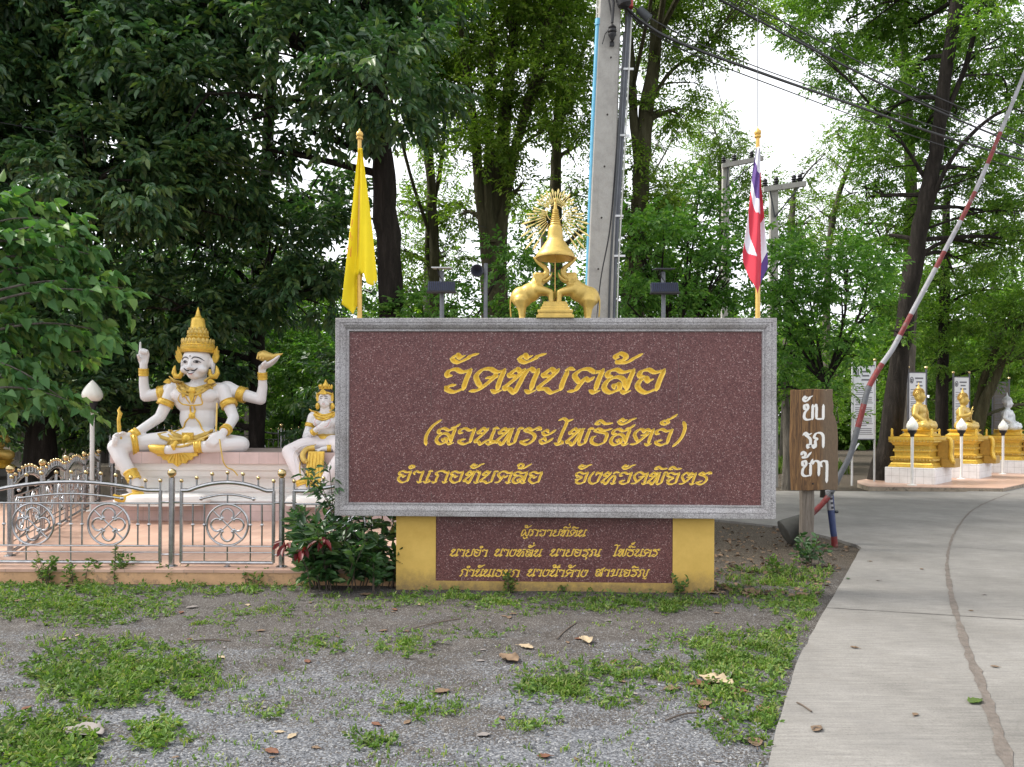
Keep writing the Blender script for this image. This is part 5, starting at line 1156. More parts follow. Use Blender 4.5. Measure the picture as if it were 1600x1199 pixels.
def build_fences():
    Y = 7.92; m = Y / F_PX; p = P(268, 890, Y)
    root = thing('metal_fence', 'stainless fence with scroll rings and ball finials along the terrace front, before the white statues', 'fence', (p.x, Y, TER), 0, None)
    L = lambda px: (px - 268) * m
    for a, b, rg in ((-29, 250, 2), (283, 427, 1), (459, 735, 2)): fence_panel(root, L(a), L(b), True, True, rg)
    for px in (-48, 268, 440, 752): fence_post(root, L(px))
    for a, b in ((250, 268), (268, 283), (427, 440), (440, 459), (735, 752), (-48, -29)): brackets(root, L(a), L(b))
    mb = MB()
    for px in (110, 355, 598): mb.tube([(L(px), 0, 0), (L(px), 0, .045)], .016, 8); mb.lathe([(.036, 0), (.036, .006), (.02, .012)], (L(px), 0, 0), 10)
    mb.obj('foot', 'stainless', root, True)
    def run(lab, a, b, n, rz_extra=0, zoff=0.0, inset=.06):
        a, b = Vector(a), Vector(b); d = b - a; rz = math.atan2(d.y, d.x); ln = d.length
        rt = thing('metal_fence', lab, 'fence', (a.x, a.y, TER + zoff), rz, None)
        for k in range(n): fence_panel(rt, ln * k / n + .07, ln * (k + 1) / n - .07)
        for k in range(n + 1): fence_post(rt, ln * k / n)
    run('stainless fence running back along the left side of the terrace, beside the white lamp post', (-5.55, 8.5, 0), (-7.85, 14.6, 0), 4)
    run('stainless fence across the back of the terrace, in the dark behind the pedestal', (-7.7, 14.8, 0), (-.6, 15.1, 0), 4)
    run('farther stainless fence standing higher in the shade behind the four-armed statue', (-9.2, 17.6, 0), (.5, 17.9, 0), 5, 0, .50)
    mb = MB(); mb.box((-4.4, 17.75, .3), (10.4, .22, .70)); tag(mb.obj('low_wall', 'old_kerb', None), 'low dark wall under the farthest stainless fence', 'wall')
build_fences()

# ---------------------------------------------------------------- garden lamps
def build_lamps():
    Y = 13.0; b = GP(143.5, 802, TER); b = P(143.5, 802, 13.0); b.z = TER; m = 13 / F_PX
    root = thing('garden_lamp', 'white lamp post with a big glass bud globe, behind the stainless fence at far left', 'lamp post', b)
    z = lambda py: CAM_H + (668 - py) * m - TER
    mb = MB(); mb.tube([(0, 0, 0), (0, 0, z(648))], .036, 12); mb.lathe([(.09, 0), (.09, .015), (.045, .03)], seg=14); mb.obj('pole', 'white_metal', root, True)
    mb = MB(); mb.lathe([(.085, z(648)), (.088, z(647)), (.03, z(646)), (.04, z(644))], seg=14); mb.obj('collar', 'white_metal', root, True)
    mb = MB(); mb.lathe([(.055, z(646)), (.06, z(640)), (.085, z(633)), (.088, z(630)), (.07, z(629))], seg=16); mb.obj('lamp_base', 'black_rubber', root, True)
    k = z(597) - z(631); mb = MB(); mb.lathe([(r * .165, z(631) + t * k) for r, t in ((.45, 0), (.78, .08), (.96, .20), (1, .32), (.93, .46), (.74, .62), (.50, .77), (.27, .89), (.10, .97), (.01, 1))], seg=24); mb.obj('globe', 'lamp_glass', root, True)
    first = None
    for px, pyb, Y, lab in ((1425, 756.8, 20.2, 'in front of the nearest gold plinth'), (1502, 747, 22.8, 'in front of the second gold plinth'), (1567, 738.7, 25.4, 'before the silver seated figure')):
        b = P(px, pyb, Y); b.z = .12
        if first is None:
            first = root = thing('garden_lamp', '', 'lamp post', b, 0, 'white bud lamps before the seated figures')
            mb = MB(); mb.tube([(0, 0, 0), (0, 0, 1.30)], .038, 10); mb.lathe([(.12, 0), (.12, .02), (.05, .04)], seg=14); mb.obj('pole', 'white_metal', root, True)
            mb = MB(); mb.lathe([(.05, 1.28), (.055, 1.34), (.11, 1.42), (.115, 1.45), (.06, 1.45)], seg=16); mb.obj('lamp_base', 'black_rubber', root, True)
            mb = MB(); mb.lathe([(r * .145, 1.44 + t * .38) for r, t in ((.50, 0), (.80, .08), (.96, .2), (1, .32), (.92, .46), (.74, .60), (.50, .74), (.28, .87), (.10, .96), (.02, 1))], seg=24); g = mb.obj('globe', 'lamp_glass', root, True)
            o = root
        else: o = copy_tree(first); o.location = b
        o['label'] = 'white lamp post with lotus bud globe ' + lab
build_lamps()

# ---------------------------------------------------------------- slow-driving sign in wood, boom barrier
def build_wood_sign():
    Y = 10.0; m = Y / F_PX; b = P(1266, 862, Y); b.z = 0
    root = thing('wooden_sign', 'upright brown wooden plank sign with white Thai lettering, on a weathered post beside the road', 'sign', b)
    X = lambda px, py: ((px - 1266) * m, CAM_H + (668 + (px - 800) * ROLL - py) * m)
    out = [(1236, 609), (1253, 609.5), (1262, 608), (1286, 608.5), (1289, 609), (1290.5, 612), (1292, 608.5), (1300.5, 608.5), (1300, 622), (1302, 634), (1301, 645), (1305, 655), (1308, 668), (1309, 690), (1308.5, 705), (1309.5, 720), (1309, 740), (1309.5, 755), (1308, 766.5), (1290, 765.5), (1262, 767), (1237.5, 766.5), (1236, 730), (1235, 690), (1236, 650)]
    poly = [X(*p) for p in out]; mb = MB()
    ins = lambda k: [((x - .01) * k + .01, (z - X(0, 688)[1]) * (1 - (1 - k) * .5) + X(0, 688)[1]) for x, z in poly]
    rings = [[(x, -.0, z) for x, z in ins(.985)], [(x, .008, z) for x, z in poly], [(x, .055, z) for x, z in poly], [(x, .062, z) for x, z in ins(.985)]]
    mb.loft(rings); mb.obj('plank', 'brown_plank', root)
    mb = MB()
    for k, (px, py) in enumerate(((1256.5, 764), (1257.5, 800), (1257, 840), (1256, 866))): pass
    L = []
    for z, j in ((X(0, 758)[1], 0), (.50, .004), (.25, -.003), (-.15, .002)): L.append([(a + j, .063 + c, z) for a, c in ((-.082, .01), (-.05, 0), (.04, .003), (.08, .02), (.085, .11), (.04, .13), (-.06, .13), (-.085, .10))])
    mb.loft(L[::-1]); mb.obj('post', 'grey_timber', root)
    for t, a, b_, zb, xh in (('ขับ', 1251, 1287, 655.5, 23), ('รถ', 1252, 1287, 699.5, 23), ('ช้าๆ', 1250, 1293, 743.5, 23)):
        xa, za = X(a, zb); xb, _ = X(b_, zb)
        smp = text_samples(t, xa, xb, za, xh * m, shear=0.02, wt=.095, thin=.36, plain=True)
        lt = engrave(smp, smp[:, 0].min() - .03, smp[:, 0].max() + .03, smp[:, 1].min() - .03, smp[:, 1].max() + .03, .0022, -.003, None, .8, 0.0)
        lt.obj('lettering', 'white_paint', root)
    for px, py in ((1265.5, 697), (1269.5, 756)):
        x, z = X(px, py); mb = MB(); mb.lathe([(.013, 0), (.013, .004), (.004, .006)], (x, 0, z), 10, Matrix.Rotation(R(90), 3, 'X')); mb.obj('bolt', 'nail_dark', root)
build_wood_sign()
def build_barrier():
    Y = 10.45; m = Y / F_PX; b = P(1304, 850, Y); b.z = 0
    root = thing('boom_barrier', 'raised red and white boom barrier, its long bent pole slanting up to the right edge', 'barrier', b)
    X = lambda px, py, y=0.0: Vector(((px - 1304) * m, y, CAM_H + (668 + (px - 800) * ROLL - py) * m))
    mb = MB(); mb.mi = []; 
    for a, c, mat in (((1304.5, 856), (1303, 838), 'barrier_red'), ((1303, 838), (1297.5, 797), 'barrier_blue'), ((1297.5, 797), (1294, 766), 'barrier_white')):
        mb = MB(); mb.tube([X(*a), X(*c)], .042, 12); mb.obj('post', mat, root, True)
    mb = MB(); mb.tube([X(1308, 852, .06), X(1301, 764, .06)], .028, 10); mb.obj('second_leg', 'barrier_blue', root, True)
    for py in (779, 786, 793): mb = MB(); q = X(1295 + (py - 766) * .12, py, -.042); mb.box(q, (.032, .006, .030), 0); mb.obj('post_stripe', 'ink_line', root)
    mb = MB(); q = X(1297, 770, .02); mb.tube([q + Vector((0, -.10, 0)), q + Vector((0, .12, 0))], .016, 8); mb.tube([X(1305, 800, .0), X(1309, 800, .0)], .02, 8); mb.obj('pivot_pin', 'dark_steel', root, True)
    pts = [(1246, 826), (1258, 812), (1280, 791), (1297, 770), (1312, 740), (1327, 711), (1337, 673), (1346, 640), (1353, 611), (1362, 592), (1377, 567), (1392, 546), (1420, 493), (1470, 398), (1520, 300), (1558, 210), (1600, 105), (1640, 8)]
    cum = [0]
    for a, c in zip(pts[:-1], pts[1:]): cum.append(cum[-1] + math.dist(a, c))
    curve = cat_rom(pts, 6); cl = [0]
    for a, c in zip(curve[:-1], curve[1:]): cl.append(cl[-1] + float(np.hypot(*(c - a))))
    def at_y(py):
        for i in range(len(curve) - 1):
            if curve[i][1] >= py >= curve[i + 1][1]: return cl[i] + (cl[i + 1] - cl[i]) * (curve[i][1] - py) / (curve[i][1] - curve[i + 1][1] + 1e-9)
        return cl[-1]
    cuts = [(826, 'barrier_red'), (776, 'barrier_grey'), (668, 'barrier_red'), (652, 'barrier_red'), (632, 'barrier_grey'), (604, 'barrier_red'), (569, 'barrier_white'), (525, 'barrier_red'), (492, 'barrier_white'), (420, 'barrier_red'), (394, 'barrier_white'), (346, 'barrier_red'), (301, 'barrier_white'), (258, 'barrier_red'), (208, 'barrier_white'), (105, 'barrier_red'), (60, 'barrier_white'), (8, None)]
    for (y0, mt), (y1, _) in zip(cuts[:-1], cuts[1:]):
        s0, s1 = at_y(y0), at_y(y1); n = max(2, int((s1 - s0) / 12) + 1); pp = []
        for s in np.linspace(s0, s1, n): pp.append(X(float(np.interp(s, cl, [c[0] for c in curve])), float(np.interp(s, cl, [c[1] for c in curve])), -.02))
        mb = MB(); r = .038 if y0 > 600 else .036; mb.tube(pp, [r * (1 - .42 * max(0, (600 - (y0 + (y1 - y0) * q / (n - 1))) / 600)) for q in range(n)], 10); mb.obj('pole_section', mt, root, True)
    mb = MB(); c = X(1240, 826, -.02); d = Vector((-.80, 0, -.40)).normalized(); M = d.to_track_quat('Z', 'Y').to_matrix()
    mb.lathe([(.02, -.17), (.135, -.165), (.14, -.15), (.185, .12), (.185, .14), (.165, .15), (.02, .145)], c, 22, M); mb.obj('counterweight', 'cement_dark', root, True)
    mb = MB(); mb.tube([X(1312, 742, .05), X(1300, 765, .05), X(1330, 720, .05), X(1344, 693, .05)][0:1] + [X(1344, 693, .05)], .010, 6); mb.obj('brace_wire', 'pale_metal', root)
build_barrier()

# ---------------------------------------------------------------- seated figures on gold plinths across the road
RZ = math.atan2(-.66, .75)
def build_figures():
    fd = Vector((math.cos(RZ), math.sin(RZ), 0)); rd = Vector((-math.sin(RZ), math.cos(RZ), 0))
    pl = [(9.2, 19.8), (12.4, 19.38), (13.5, 20.5), (34, 41.5), (29.6, 44.6), (9.9, 22.0), (9.45, 21)]
    mb = MB(); mb.slab(pl, .11, .125); tag(mb.obj('figure_platform', 'floor_tile'), kind='structure')
    mb = MB(); mb.slab([(x * 1.0 + (11 - x) * .001, y + (22 - y) * .001) for x, y in pl], -.05, .108); tag(mb.obj('platform_kerb', 'old_kerb'), kind='structure')
    poses = ('touch', 'raised', 'touch')
    corners = [Vector((11.24, 20.4, 0)), Vector((14.0, 23.0, 0)), Vector((17.2, 25.8, 0))]; lab = ('nearest', 'second', 'third and farthest')
    pr0 = None; bodies = {}
    for k, (c, pose) in enumerate(zip(corners, poses)):
        ctr = c - fd * .62 + rd * .95
        if pr0 is None:
            pr0 = pr = thing('gold_plinth', '', 'plinth', (ctr.x, ctr.y, .125), RZ, 'gold plinths of the seated figures')
            mb = MB(); mb.bbox((0, 0, .215), (1.25, 1.9, .43), .01); mb.obj('tiled_base', 'white_tile', pr)
            prof = [(.0, .431), (.0, .47), (.03, .49), (.03, .52), (.06, .56), (.10, .575), (.10, .62), (.05, .66), (.03, .70), (.06, .72), (.13, .735), (.13, .85), (.09, .87), (.11, .93), (.13, .94), (.13, 1.02), (.09, 1.04), (.07, 1.08), (.03, 1.12), (.01, 1.16), (.0, 1.19), (.0, 1.265)]
            mb = MB(); mb.rect_profile(.565, .84, prof); mb.obj('plinth_body', 'bright_gold', pr)
            for z, sz, ins, nm in ((.90, .065, .115, 'dentil_row'), (.635, .075, .060, 'petal_row'), (1.14, .06, .02, 'petal_row')):
                mb = MB()
                for hx, hy, ax in ((.565 - ins, .84 - ins, 0), (.565 - ins, .84 - ins, 1)):
                    n = 13 if ax == 0 else 19
                    for i in range(n):
                        t = -1 + 2 * (i + .5) / n
                        for s in (-1, 1):
                            p = (t * hx, s * (hy + .004), z) if ax == 0 else (s * (hx + .004), t * hy, z)
                            if nm == 'dentil_row': mb.box(p, (.05, .035, sz) if ax == 0 else (.035, .05, sz))
                            else: mb.ball(p, sz * .5, 6)
                mb.obj(nm, 'gold_paint', pr)
            mb = MB()                                   # side wing with a naga scroll towards the road
            mb.bbox((.60, .35, .80), (.30, .62, .74), .02); mb.bbox((.72, .35, .55), (.34, .72, .24), .02); mb.obj('step_wing', 'dark_gold', pr)
            mb = MB(); mb.tube(cat_rom([(.70, .02, 1.24), (.78, .02, 1.19), (.80, .02, 1.0), (.79, .02, .75), (.84, .02, .60), (.90, .02, .58)], 5), [.055] * 15 + [.065] * 11, 8)
            mb.obj('scroll_rail', 'bright_gold', pr, True)
            for x, y in ((-.50, -.74), (.50, -.74), (-.50, .74)): mb = MB(); mb.lathe([(.03, 1.266), (.04, 1.29), (.03, 1.36), (.035, 1.47), (.004, 1.50)], (x, y, 0), 8); mb.obj('corner_post', 'bright_gold', pr, True)
            o = pr
        else: o = copy_tree(pr0); o.location = (ctr.x, ctr.y, .125)
        o['label'] = ('nearest moulded gold plinth on a white tiled base, by the dark leaning trunk', 'middle moulded gold plinth on a white tiled base, between two others', 'moulded gold plinth under the silver seated figure at the right edge')[k]
        mat = 'gold_paint' if k < 2 else 'silver_paint'
        st = thing('seated_statue', ('gold seated figure on the nearest gold plinth, right hand resting on its knee', 'gold seated figure on the middle gold plinth, one hand raised', 'silver seated figure on the farthest gold plinth at the right edge')[k], 'statue', (ctr.x, ctr.y, .125 + 1.266), RZ, 'seated figures on gold plinths'); st.scale = (1.12, 1.12, 1.12)
        mb = MB(); mb.lathe([(.44, 0), (.46, .02), (.42, .05), (.36, .09), (.35, .12), (.40, .15), (.42, .17), (.38, .19), (.01, .19)], (.03, 0, 0), 24, None, 1.18); mb.obj('lotus_seat', 'bright_gold', st, True)
        it = [('e', (0, 0, .50), (.165, .22, .28)), ('e', (.0, 0, .66), (.17, .255, .17)), ('e', (-.02, 0, .30), (.20, .29, .15)), ('c', [((0, -.23, .74), .085), ((0, .23, .74), .085)]), ('c', [((0, 0, .80), .075), ((.01, 0, .90), .07)]),
              ('e', (.02, 0, 1.0), (.125, .110, .150)), ('e', (.06, 0, .93), (.075, .075, .065)), ('e', (-.005, 0, 1.06), (.128, .118, .11)), ('e', (-.01, 0, 1.17), (.075, .07, .07)), ('c', [((-.01, 0, 1.20), .05), ((-.01, 0, 1.28), .026), ((-.01, 0, 1.36), .008)]),
              ('c', [((.135, 0, 1.01), .012), ((.158, 0, .985), .018)]), ('e', (.02, -.118, .975), (.03, .012, .085)), ('e', (.02, .118, .975), (.03, .012, .085)),
              ('c', [((-.02, -.14, .28), .14), ((.22, -.40, .27), .115), ((.34, -.12, .27), .075), ((.33, .10, .28), .06)]), ('c', [((-.02, .14, .28), .14), ((.22, .40, .27), .115), ((.30, .12, .33), .075), ((.26, -.12, .35), .06)]),
              ('c', [((0, .27, .74), .080), ((.02, .36, .54), .066), ((.16, .20, .42), .055), ((.22, .04, .41), .045)])] + hand((.22, .04, .41), (.1, -1, 0), (0, 0, 1), (1, 0, 0), .6, (8, 8, 8, 8), 10)
        if pose == 'touch': it += [('c', [((0, -.27, .74), .080), ((-.01, -.36, .54), .066), ((.16, -.38, .42), .052), ((.24, -.37, .39), .042)])] + hand((.24, -.37, .39), (.8, .1, -.6), (-.5, .0, -.8), (0, 1, 0), .6, (14, 14, 14, 14), 10)
        else: it += [('c', [((0, -.27, .74), .080), ((.02, -.35, .55), .066), ((.18, -.28, .58), .052), ((.25, -.25, .63), .042)])] + hand((.25, -.25, .63), (.1, 0, 1), (1, .1, 0), (0, 1, .1), .6, (4, 8, 12, 30), 30)
        key = (pose,)
        if key in bodies: me = bodies[key].copy(); me.materials.clear(); me.materials.append(MATS[mat]); link('body', me, st)
        else: bodies[key] = blob('body', it, .014, mat, st, 3).data
        mb = MB()
        for j in range(110):
            a = 2.39996 * j; z = 1.02 + .19 * j / 110; rr = .128 * math.sqrt(max(.05, 1 - ((z - 1.06) / .17) ** 2)); x, y = -.005 + rr * math.cos(a), rr * math.sin(a) * .93
            if x > .085 and z < 1.09: continue
            mb.ball((x, y, z), .014, 6)
        mb.obj('hair_curls', 'dark_gold' if k < 2 else 'silver_paint', st, True)
        mb = MB(); mb.tube([(.06, .26, .76), (.15, .14, .66), (.165, .0, .54), (.15, -.10, .42)], .018, 6); mb.tube([(.02, .28, .80), (.10, .20, .78), (.17, .12, .62), (.18, .10, .42)], .02, 6); mb.obj('robe_edge', 'dark_gold' if k < 2 else 'silver_paint', st, True)
    return bodies
BODIES = build_figures()
def build_left_figure():
    p = P(-22, 720, 15.6); root = thing('seated_statue', 'small gold figure showing at the left edge beyond the side fence', 'statue', (p.x, p.y, .72), R(-60))
    me = BODIES[('touch',)].copy(); me.materials.clear(); me.materials.append(MATS['gold_paint']); link('body', me, root)
    mb = MB(); mb.lathe([(.44, -.0), (.46, .02), (.36, .09), (.42, .17), (.01, .19)], (.03, 0, 0), 20, None, 1.18); mb.obj('lotus_seat', 'bright_gold', root, True)
    mb = MB(); mb.rect_profile(.5, .6, [(0, 0), (0, .1), (.08, .16), (.08, .5), (0, .58), (0, .718)], (p.x, p.y, 0), R(-60)); o = mb.obj('dark_plinth', 'cement_dark', None, origin=(p.x, p.y, 0)); o.location = (p.x, p.y, 0); tag(o, 'dark plinth under the small gold figure at the left edge', 'plinth')
build_left_figure()

# ---------------------------------------------------------------- notice boards under the trees
def build_boards():
    for k, (x0, x1, y0, y1, Y, gz, lab) in enumerate(((1334, 1366, 572, 686, 21.6, 753, 'white notice board of small text on two steel posts, left of the dark leaning trunk'), (1420.5, 1447, 583, 662, 23.5, 745, 'white notice board of small text behind the nearest gold seated figure'),
                                               (1491, 1514.5, 590, 668, 26, 740, 'white notice board of small text behind the gold figure with the raised hand'), (1552, 1577, 598, 672, 29, 735, 'dull brown notice board behind the silver seated figure'))):
        m = Y / F_PX; a, b = P(x0, y0, Y), P(x1, y1, Y); base = Vector(((a.x + b.x) / 2, Y, 0)); w2 = (b.x - a.x) / 2; zt, zb = a.z, b.z; h = zt - zb
        root = thing('notice_board', lab, 'notice board', base, R(6 if k else 3), 'notice boards under the trees')
        mb = MB()
        for s in (-1, 1): mb.tube([(s * (w2 + .03), .03, -.1), (s * (w2 + .03), .03, zt + .14)], .03, 8)
        mb.obj('post', 'pale_metal' if k == 0 else 'board_frame', root, True)
        mb = MB()
        for s in (-1, 1): mb.ball((s * (w2 + .03), .03, zt + .17), .05, 8)
        mb.obj('post_cap', 'brass_ball', root, True)
        mb = MB(); mb.box((0, .02, (zt + zb) / 2), (2 * w2, .03, h)); mb.obj('board', 'board_brown' if k == 3 else 'board_white', root)
        for z in (zt + .015, zb - .015): MB().box((0, .02, z), (2 * w2 + .02, .05, .03)).obj('edge_rail', 'board_frame', root)
        rnd = random.Random(k + 3); mb = MB(); z = zt - .16
        for wd in (.5, .34, .42): mb.box((.05, .003, z), (2 * w2 * wd, .003, .045)); z -= .115
        i = 0
        while z > zb + .12:
            ln = 2 * w2 * (.82 if i % 5 else rnd.uniform(.35, .7)); mb.box((-w2 * .86 + ln / 2 + (.03 if i % 5 == 4 else 0), .003, z), (ln, .003, .020)); z -= .052 if i % 5 else .085; i += 1
        mb.obj('text_lines', 'board_text', root)
        mb = MB(); mb.tube([(-w2 * .72 + .05 * math.cos(t), .002, zt - .22 + .09 * math.sin(t)) for t in np.linspace(0, 2 * math.pi, 17)], .012, 5, False); mb.tube([(-w2 * .72, .002, zt - .18), (-w2 * .72, .002, zt - .28)], .02, 5); mb.obj('emblem', 'board_text', root)
build_boards()

# ---------------------------------------------------------------- odds and ends beyond the sign
def build_oddments():
    p = P(1118, 826, 12.15); q = P(1196, 826, 12.15); r = P(900, 822, 12.4); mb = MB(); mb.bbox(((r.x + q.x) / 2, 12.3, .08), (q.x - r.x, .25, .20), .012); o = mb.obj('concrete_beam', 'cement_dark', origin=((r.x + q.x) / 2, 12.3, 0)); o.location = ((r.x + q.x) / 2, 12.3, 0); tag(o, 'dark low concrete beam on the ground behind the yellow plinth', 'kerb')
    c = GP(1119, 853); mb = MB(); mb.tube([(.17 * math.cos(t), .17 * math.sin(t), .015 + .02 * math.sin(t)) for t in np.linspace(0, 2 * math.pi, 25)], .03, 8, False); o = mb.obj('buried_ring', 'grey_timber', None, True); o.location = c; tag(o, 'weathered ring half buried in dirt behind the yellow plinth', 'ring')
    Y = 21.0; a, b = P(1195, 752, Y), P(1236, 752, Y); root = thing('planter', 'low brown planter box between the red sign and the wooden sign', 'planter', ((a.x + b.x) / 2, Y + .4, 0))
    mb = MB(); w_ = b.x - a.x; mb.rect_profile(w_ / 2, .4, [(0, -.02), (0, .27), (.05, .27), (.05, .22)]); mb.obj('box', 'old_kerb', root)
    for k, px in enumerate((1207, 1219, 1230)):
        s = thing('bedding_plant', ('leafy bright green plant in the low planter, nearest the red sign', 'leafy bright green plant in the middle of the low planter', 'leafy bright green plant in the low planter, nearest the wooden sign')[k], 'plant', (P(px, 740, Y).x, Y + .35, .22), 0, 'plants in the low planter')
        rng = np.random.default_rng(k); n = 60; d = rng.normal(size=(n, 3)); d[:, 2] = np.abs(d[:, 2]) + .4; d /= np.linalg.norm(d, axis=1)[:, None]
        leaf_part('foliage', np.tile([[0, 0, .05]], (n, 1)) + d * .08, d, 2, .20, .085, .22, rng, 'leaf_bush', s, (0, 0, 0))
    Y = 26; a = P(1200, 640, Y); root = thing('pavilion', 'distant open pavilion with a blue roof, just right of the red sign edge', 'pavilion', (a.x - .8, Y, 0))
    zr = P(1222, 628, Y).z; ze = P(1222, 641, Y).z; mb = MB(); mb.loft([[(-2.2, -1.2, ze), (1.35, -1.2, ze), (1.35, 1.2, ze), (-2.2, 1.2, ze)], [(-1.6, -.2, zr + .25), (.8, -.2, zr + .25), (.8, .2, zr + .25), (-1.6, .2, zr + .25)]]); mb.obj('roof', 'roof_blue', root)
    for x in (-2, -.6, .5, 1.2): mb = MB(); mb.box((x, -1.05, ze / 2), (.09, .09, ze)); mb.obj('column', 'white_metal', root)

# ---------------------------------------------------------------- trees
def grid(x0, x1, y0, y1, nx, ny, Y, r, seed, jit=.35, depth=1.2, skip=()):
    rnd = random.Random(seed); out = []
    for j in range(ny):
        for i in range(nx):
            x = x0 + (x1 - x0) * (i + .5 + rnd.uniform(-jit, jit)) / nx; y = y0 + (y1 - y0) * (j + .5 + rnd.uniform(-jit, jit)) / ny
            if any(a < x < c and b < y < d for a, b, c, d in skip): continue
            out.append((x, y, Y + rnd.uniform(-depth, depth), r * rnd.uniform(.75, 1.2)))
    return out
# the dark dense mass on the left: three big-leaved trees and their undergrowth
tree('broadleaf_tree', 'dense dark broadleaf tree filling the upper left corner', [(60, 735, 16, .30), (70, 500, 16, .24), (90, 200, 15.5, .18), (110, -60, 15, .10)],
     grid(-120, 330, -160, 330, 5, 6, 13.6, 1.15, 1) + grid(-120, 200, 330, 640, 3, 3, 15.2, 1.1, 2), 'dark', 1.5, seed=11)
tree('broadleaf_tree', 'dense dark broadleaf tree behind the four-armed statue, its trunk bare beside the raised shell', [(402, 730, 17.5, .20), (402, 600, 17.5, .18), (404, 420, 17.2, .15), (420, 200, 16.5, .12), (440, -80, 16, .08)],
     grid(220, 520, 270, 500, 4, 3, 15.6, .85, 3, skip=((385, 270, 480, 345),)) + [(150, 560, 16, 1.0), (240, 520, 16.4, 1.0), (330, 500, 16.6, .9), (290, 600, 17, .9), (460, 470, 16.5, .7), (180, 640, 17, .8), (350, 570, 17.2, .7), (500, 430, 16.5, .6)], 'dark', 1.5, seed=12)
tree('broadleaf_tree', 'tall tree with a dark straight trunk right of the yellow flag, its dense crown above', [(614, 560, 14.2, .26), (610, 440, 14.2, .235), (600, 300, 14.1, .21), (592, 170, 14, .185), (586, 40, 14, .16), (582, -120, 14, .10)],
     grid(300, 640, -130, 170, 5, 4, 13.2, .95, 4, skip=((395, 110, 470, 175),)) + [(560, 190, 13.6, .5), (490, 210, 13.8, .6), (420, 235, 14, .45)], 'dark', 1.35, seed=13)
tree('undergrowth_shrub', 'dark leafy undergrowth behind the white lamp post at far left', [(60, 735, 18.5, .06), (62, 690, 18.5, .05)], grid(-60, 260, 590, 700, 4, 2, 18.6, .8, 6, .3, .6) , 'dark', .9, seed=14, cat='shrub')
tree('undergrowth_shrub', 'sunlit yellow-green shrub between the statue and the red sign', [(460, 735, 19.5, .06), (462, 690, 19.5, .05)], [(440, 560, 19.5, .9), (470, 610, 19.2, .9), (500, 560, 19.6, .9), (430, 640, 19.6, .8), (480, 670, 19.4, .7), (520, 640, 19.6, .8)], 'bush', .65, seed=15, cat='shrub')
tree('undergrowth_shrub', 'dark shrub low behind the smaller white statue', [(520, 735, 18, .06), (521, 690, 18, .05)], [(515, 600, 17.6, .7), (545, 640, 17.6, .8), (510, 680, 17.7, .6), (560, 580, 17.8, .7)], 'dark', .9, seed=16, cat='shrub')
tree('undergrowth_tree', 'dark bushy tree filling the shade beyond the raised finger of the statue', [(250, 735, 20.5, .12), (250, 560, 20.5, .10), (255, 420, 20.4, .06)], grid(120, 420, 380, 640, 4, 3, 20.4, 1.15, 17, .35, .6, skip=((385, 300, 480, 345),)), 'dark', .9, seed=17)
# airy trees in the middle
tree('airy_tree', 'slender twin-stemmed airy tree between the yellow flag and the big trunk', [(683, 600, 17.5, .13), (680, 440, 17.5, .12), (672, 270, 17.4, .10), (664, 120, 17.2, .075), (650, -60, 17, .05)],
     [(640, 30, 17, .9), (700, 60, 17.2, .9), (650, 120, 17, .8), (720, 130, 17.3, .7), (600, 70, 17.2, .8), (690, 210, 17.4, .65), (735, 20, 17, .8), (625, 390, 17.4, .42), (655, 330, 17.6, .45), (690, 330, 17.6, .4), (700, 400, 17.8, .4), (640, 455, 17.8, .4), (680, -60, 17, 1)], 'airy', 1.22, 'mossy_bark', seed=21, extra_trunks=[[(679, 460, 17.5, .07), (668, 380, 17.6, .06), (690, 250, 17.5, .05), (700, 100, 17.4, .04)], [(676, 380, 17.5, .05), (640, 270, 17.3, .04), (610, 150, 17.2, .03), (560, 20, 17, .02)]])
tree('airy_tree', 'big multi-stemmed tree with a wide fluted trunk left of the gold bell', [(770, 600, 16.2, .36), (771, 470, 16.2, .30), (772, 380, 16.2, .25), (774, 300, 16.2, .22), (790, 180, 16, .13), (802, 60, 16, .10), (812, -80, 16, .07)],
     [(740, 60, 15.8, .85), (790, 20, 15.6, .9), (850, 40, 15.8, .85), (760, 150, 15.8, .6), (830, 130, 15.6, .7), (880, 110, 15.8, .7), (745, 250, 15.4, .5), (790, 230, 15.4, .4), (850, 205, 15.6, .42), (900, 190, 16, .5), (870, -50, 15.8, 1), (770, -60, 15.6, 1), (735, 205, 15.6, .5), (815, 290, 15.6, .3), (725, 330, 16.4, .35)], 'airy', 1.24, 'mossy_bark', seed=22,
     extra_trunks=[[(764, 420, 16.1, .16), (750, 300, 16, .12), (740, 190, 15.9, .10), (722, 60, 15.8, .07), (710, -60, 15.8, .05)], [(778, 400, 16.1, .15), (792, 300, 16, .12), (812, 200, 15.9, .09), (850, 60, 15.8, .06), (865, -60, 15.8, .04)], [(768, 380, 16, .12), (762, 280, 15.9, .09), (768, 150, 15.8, .07), (770, 0, 15.8, .05)], [(774, 360, 16.1, .1), (800, 250, 16.1, .08), (835, 150, 16, .06), (880, 20, 16, .04)]])
tree('airy_tree', 'straight trunk rising behind the gold bell with feathery foliage', [(872, 620, 18.5, .17), (870, 400, 18.5, .15), (868, 270, 18.4, .13), (872, 180, 18.3, .11), (880, 60, 18, .08), (884, -80, 18, .06)],
     [(850, 330, 18.6, .4), (905, 300, 18.6, .5), (820, 350, 18.8, .4), (900, 230, 18.4, .6), (845, 150, 18.2, .7), (915, 150, 18.4, .7), (870, 30, 18, 1), (930, 50, 18.2, 1), (815, 60, 18, .9), (910, 360, 18.8, .35)], 'airy', .86, 'mossy_bark', seed=23, extra_trunks=[[(870, 240, 18.4, .07), (850, 170, 18.3, .06), (835, 60, 18.2, .04)], [(872, 210, 18.3, .06), (895, 130, 18.2, .05), (930, 20, 18, .03)]])
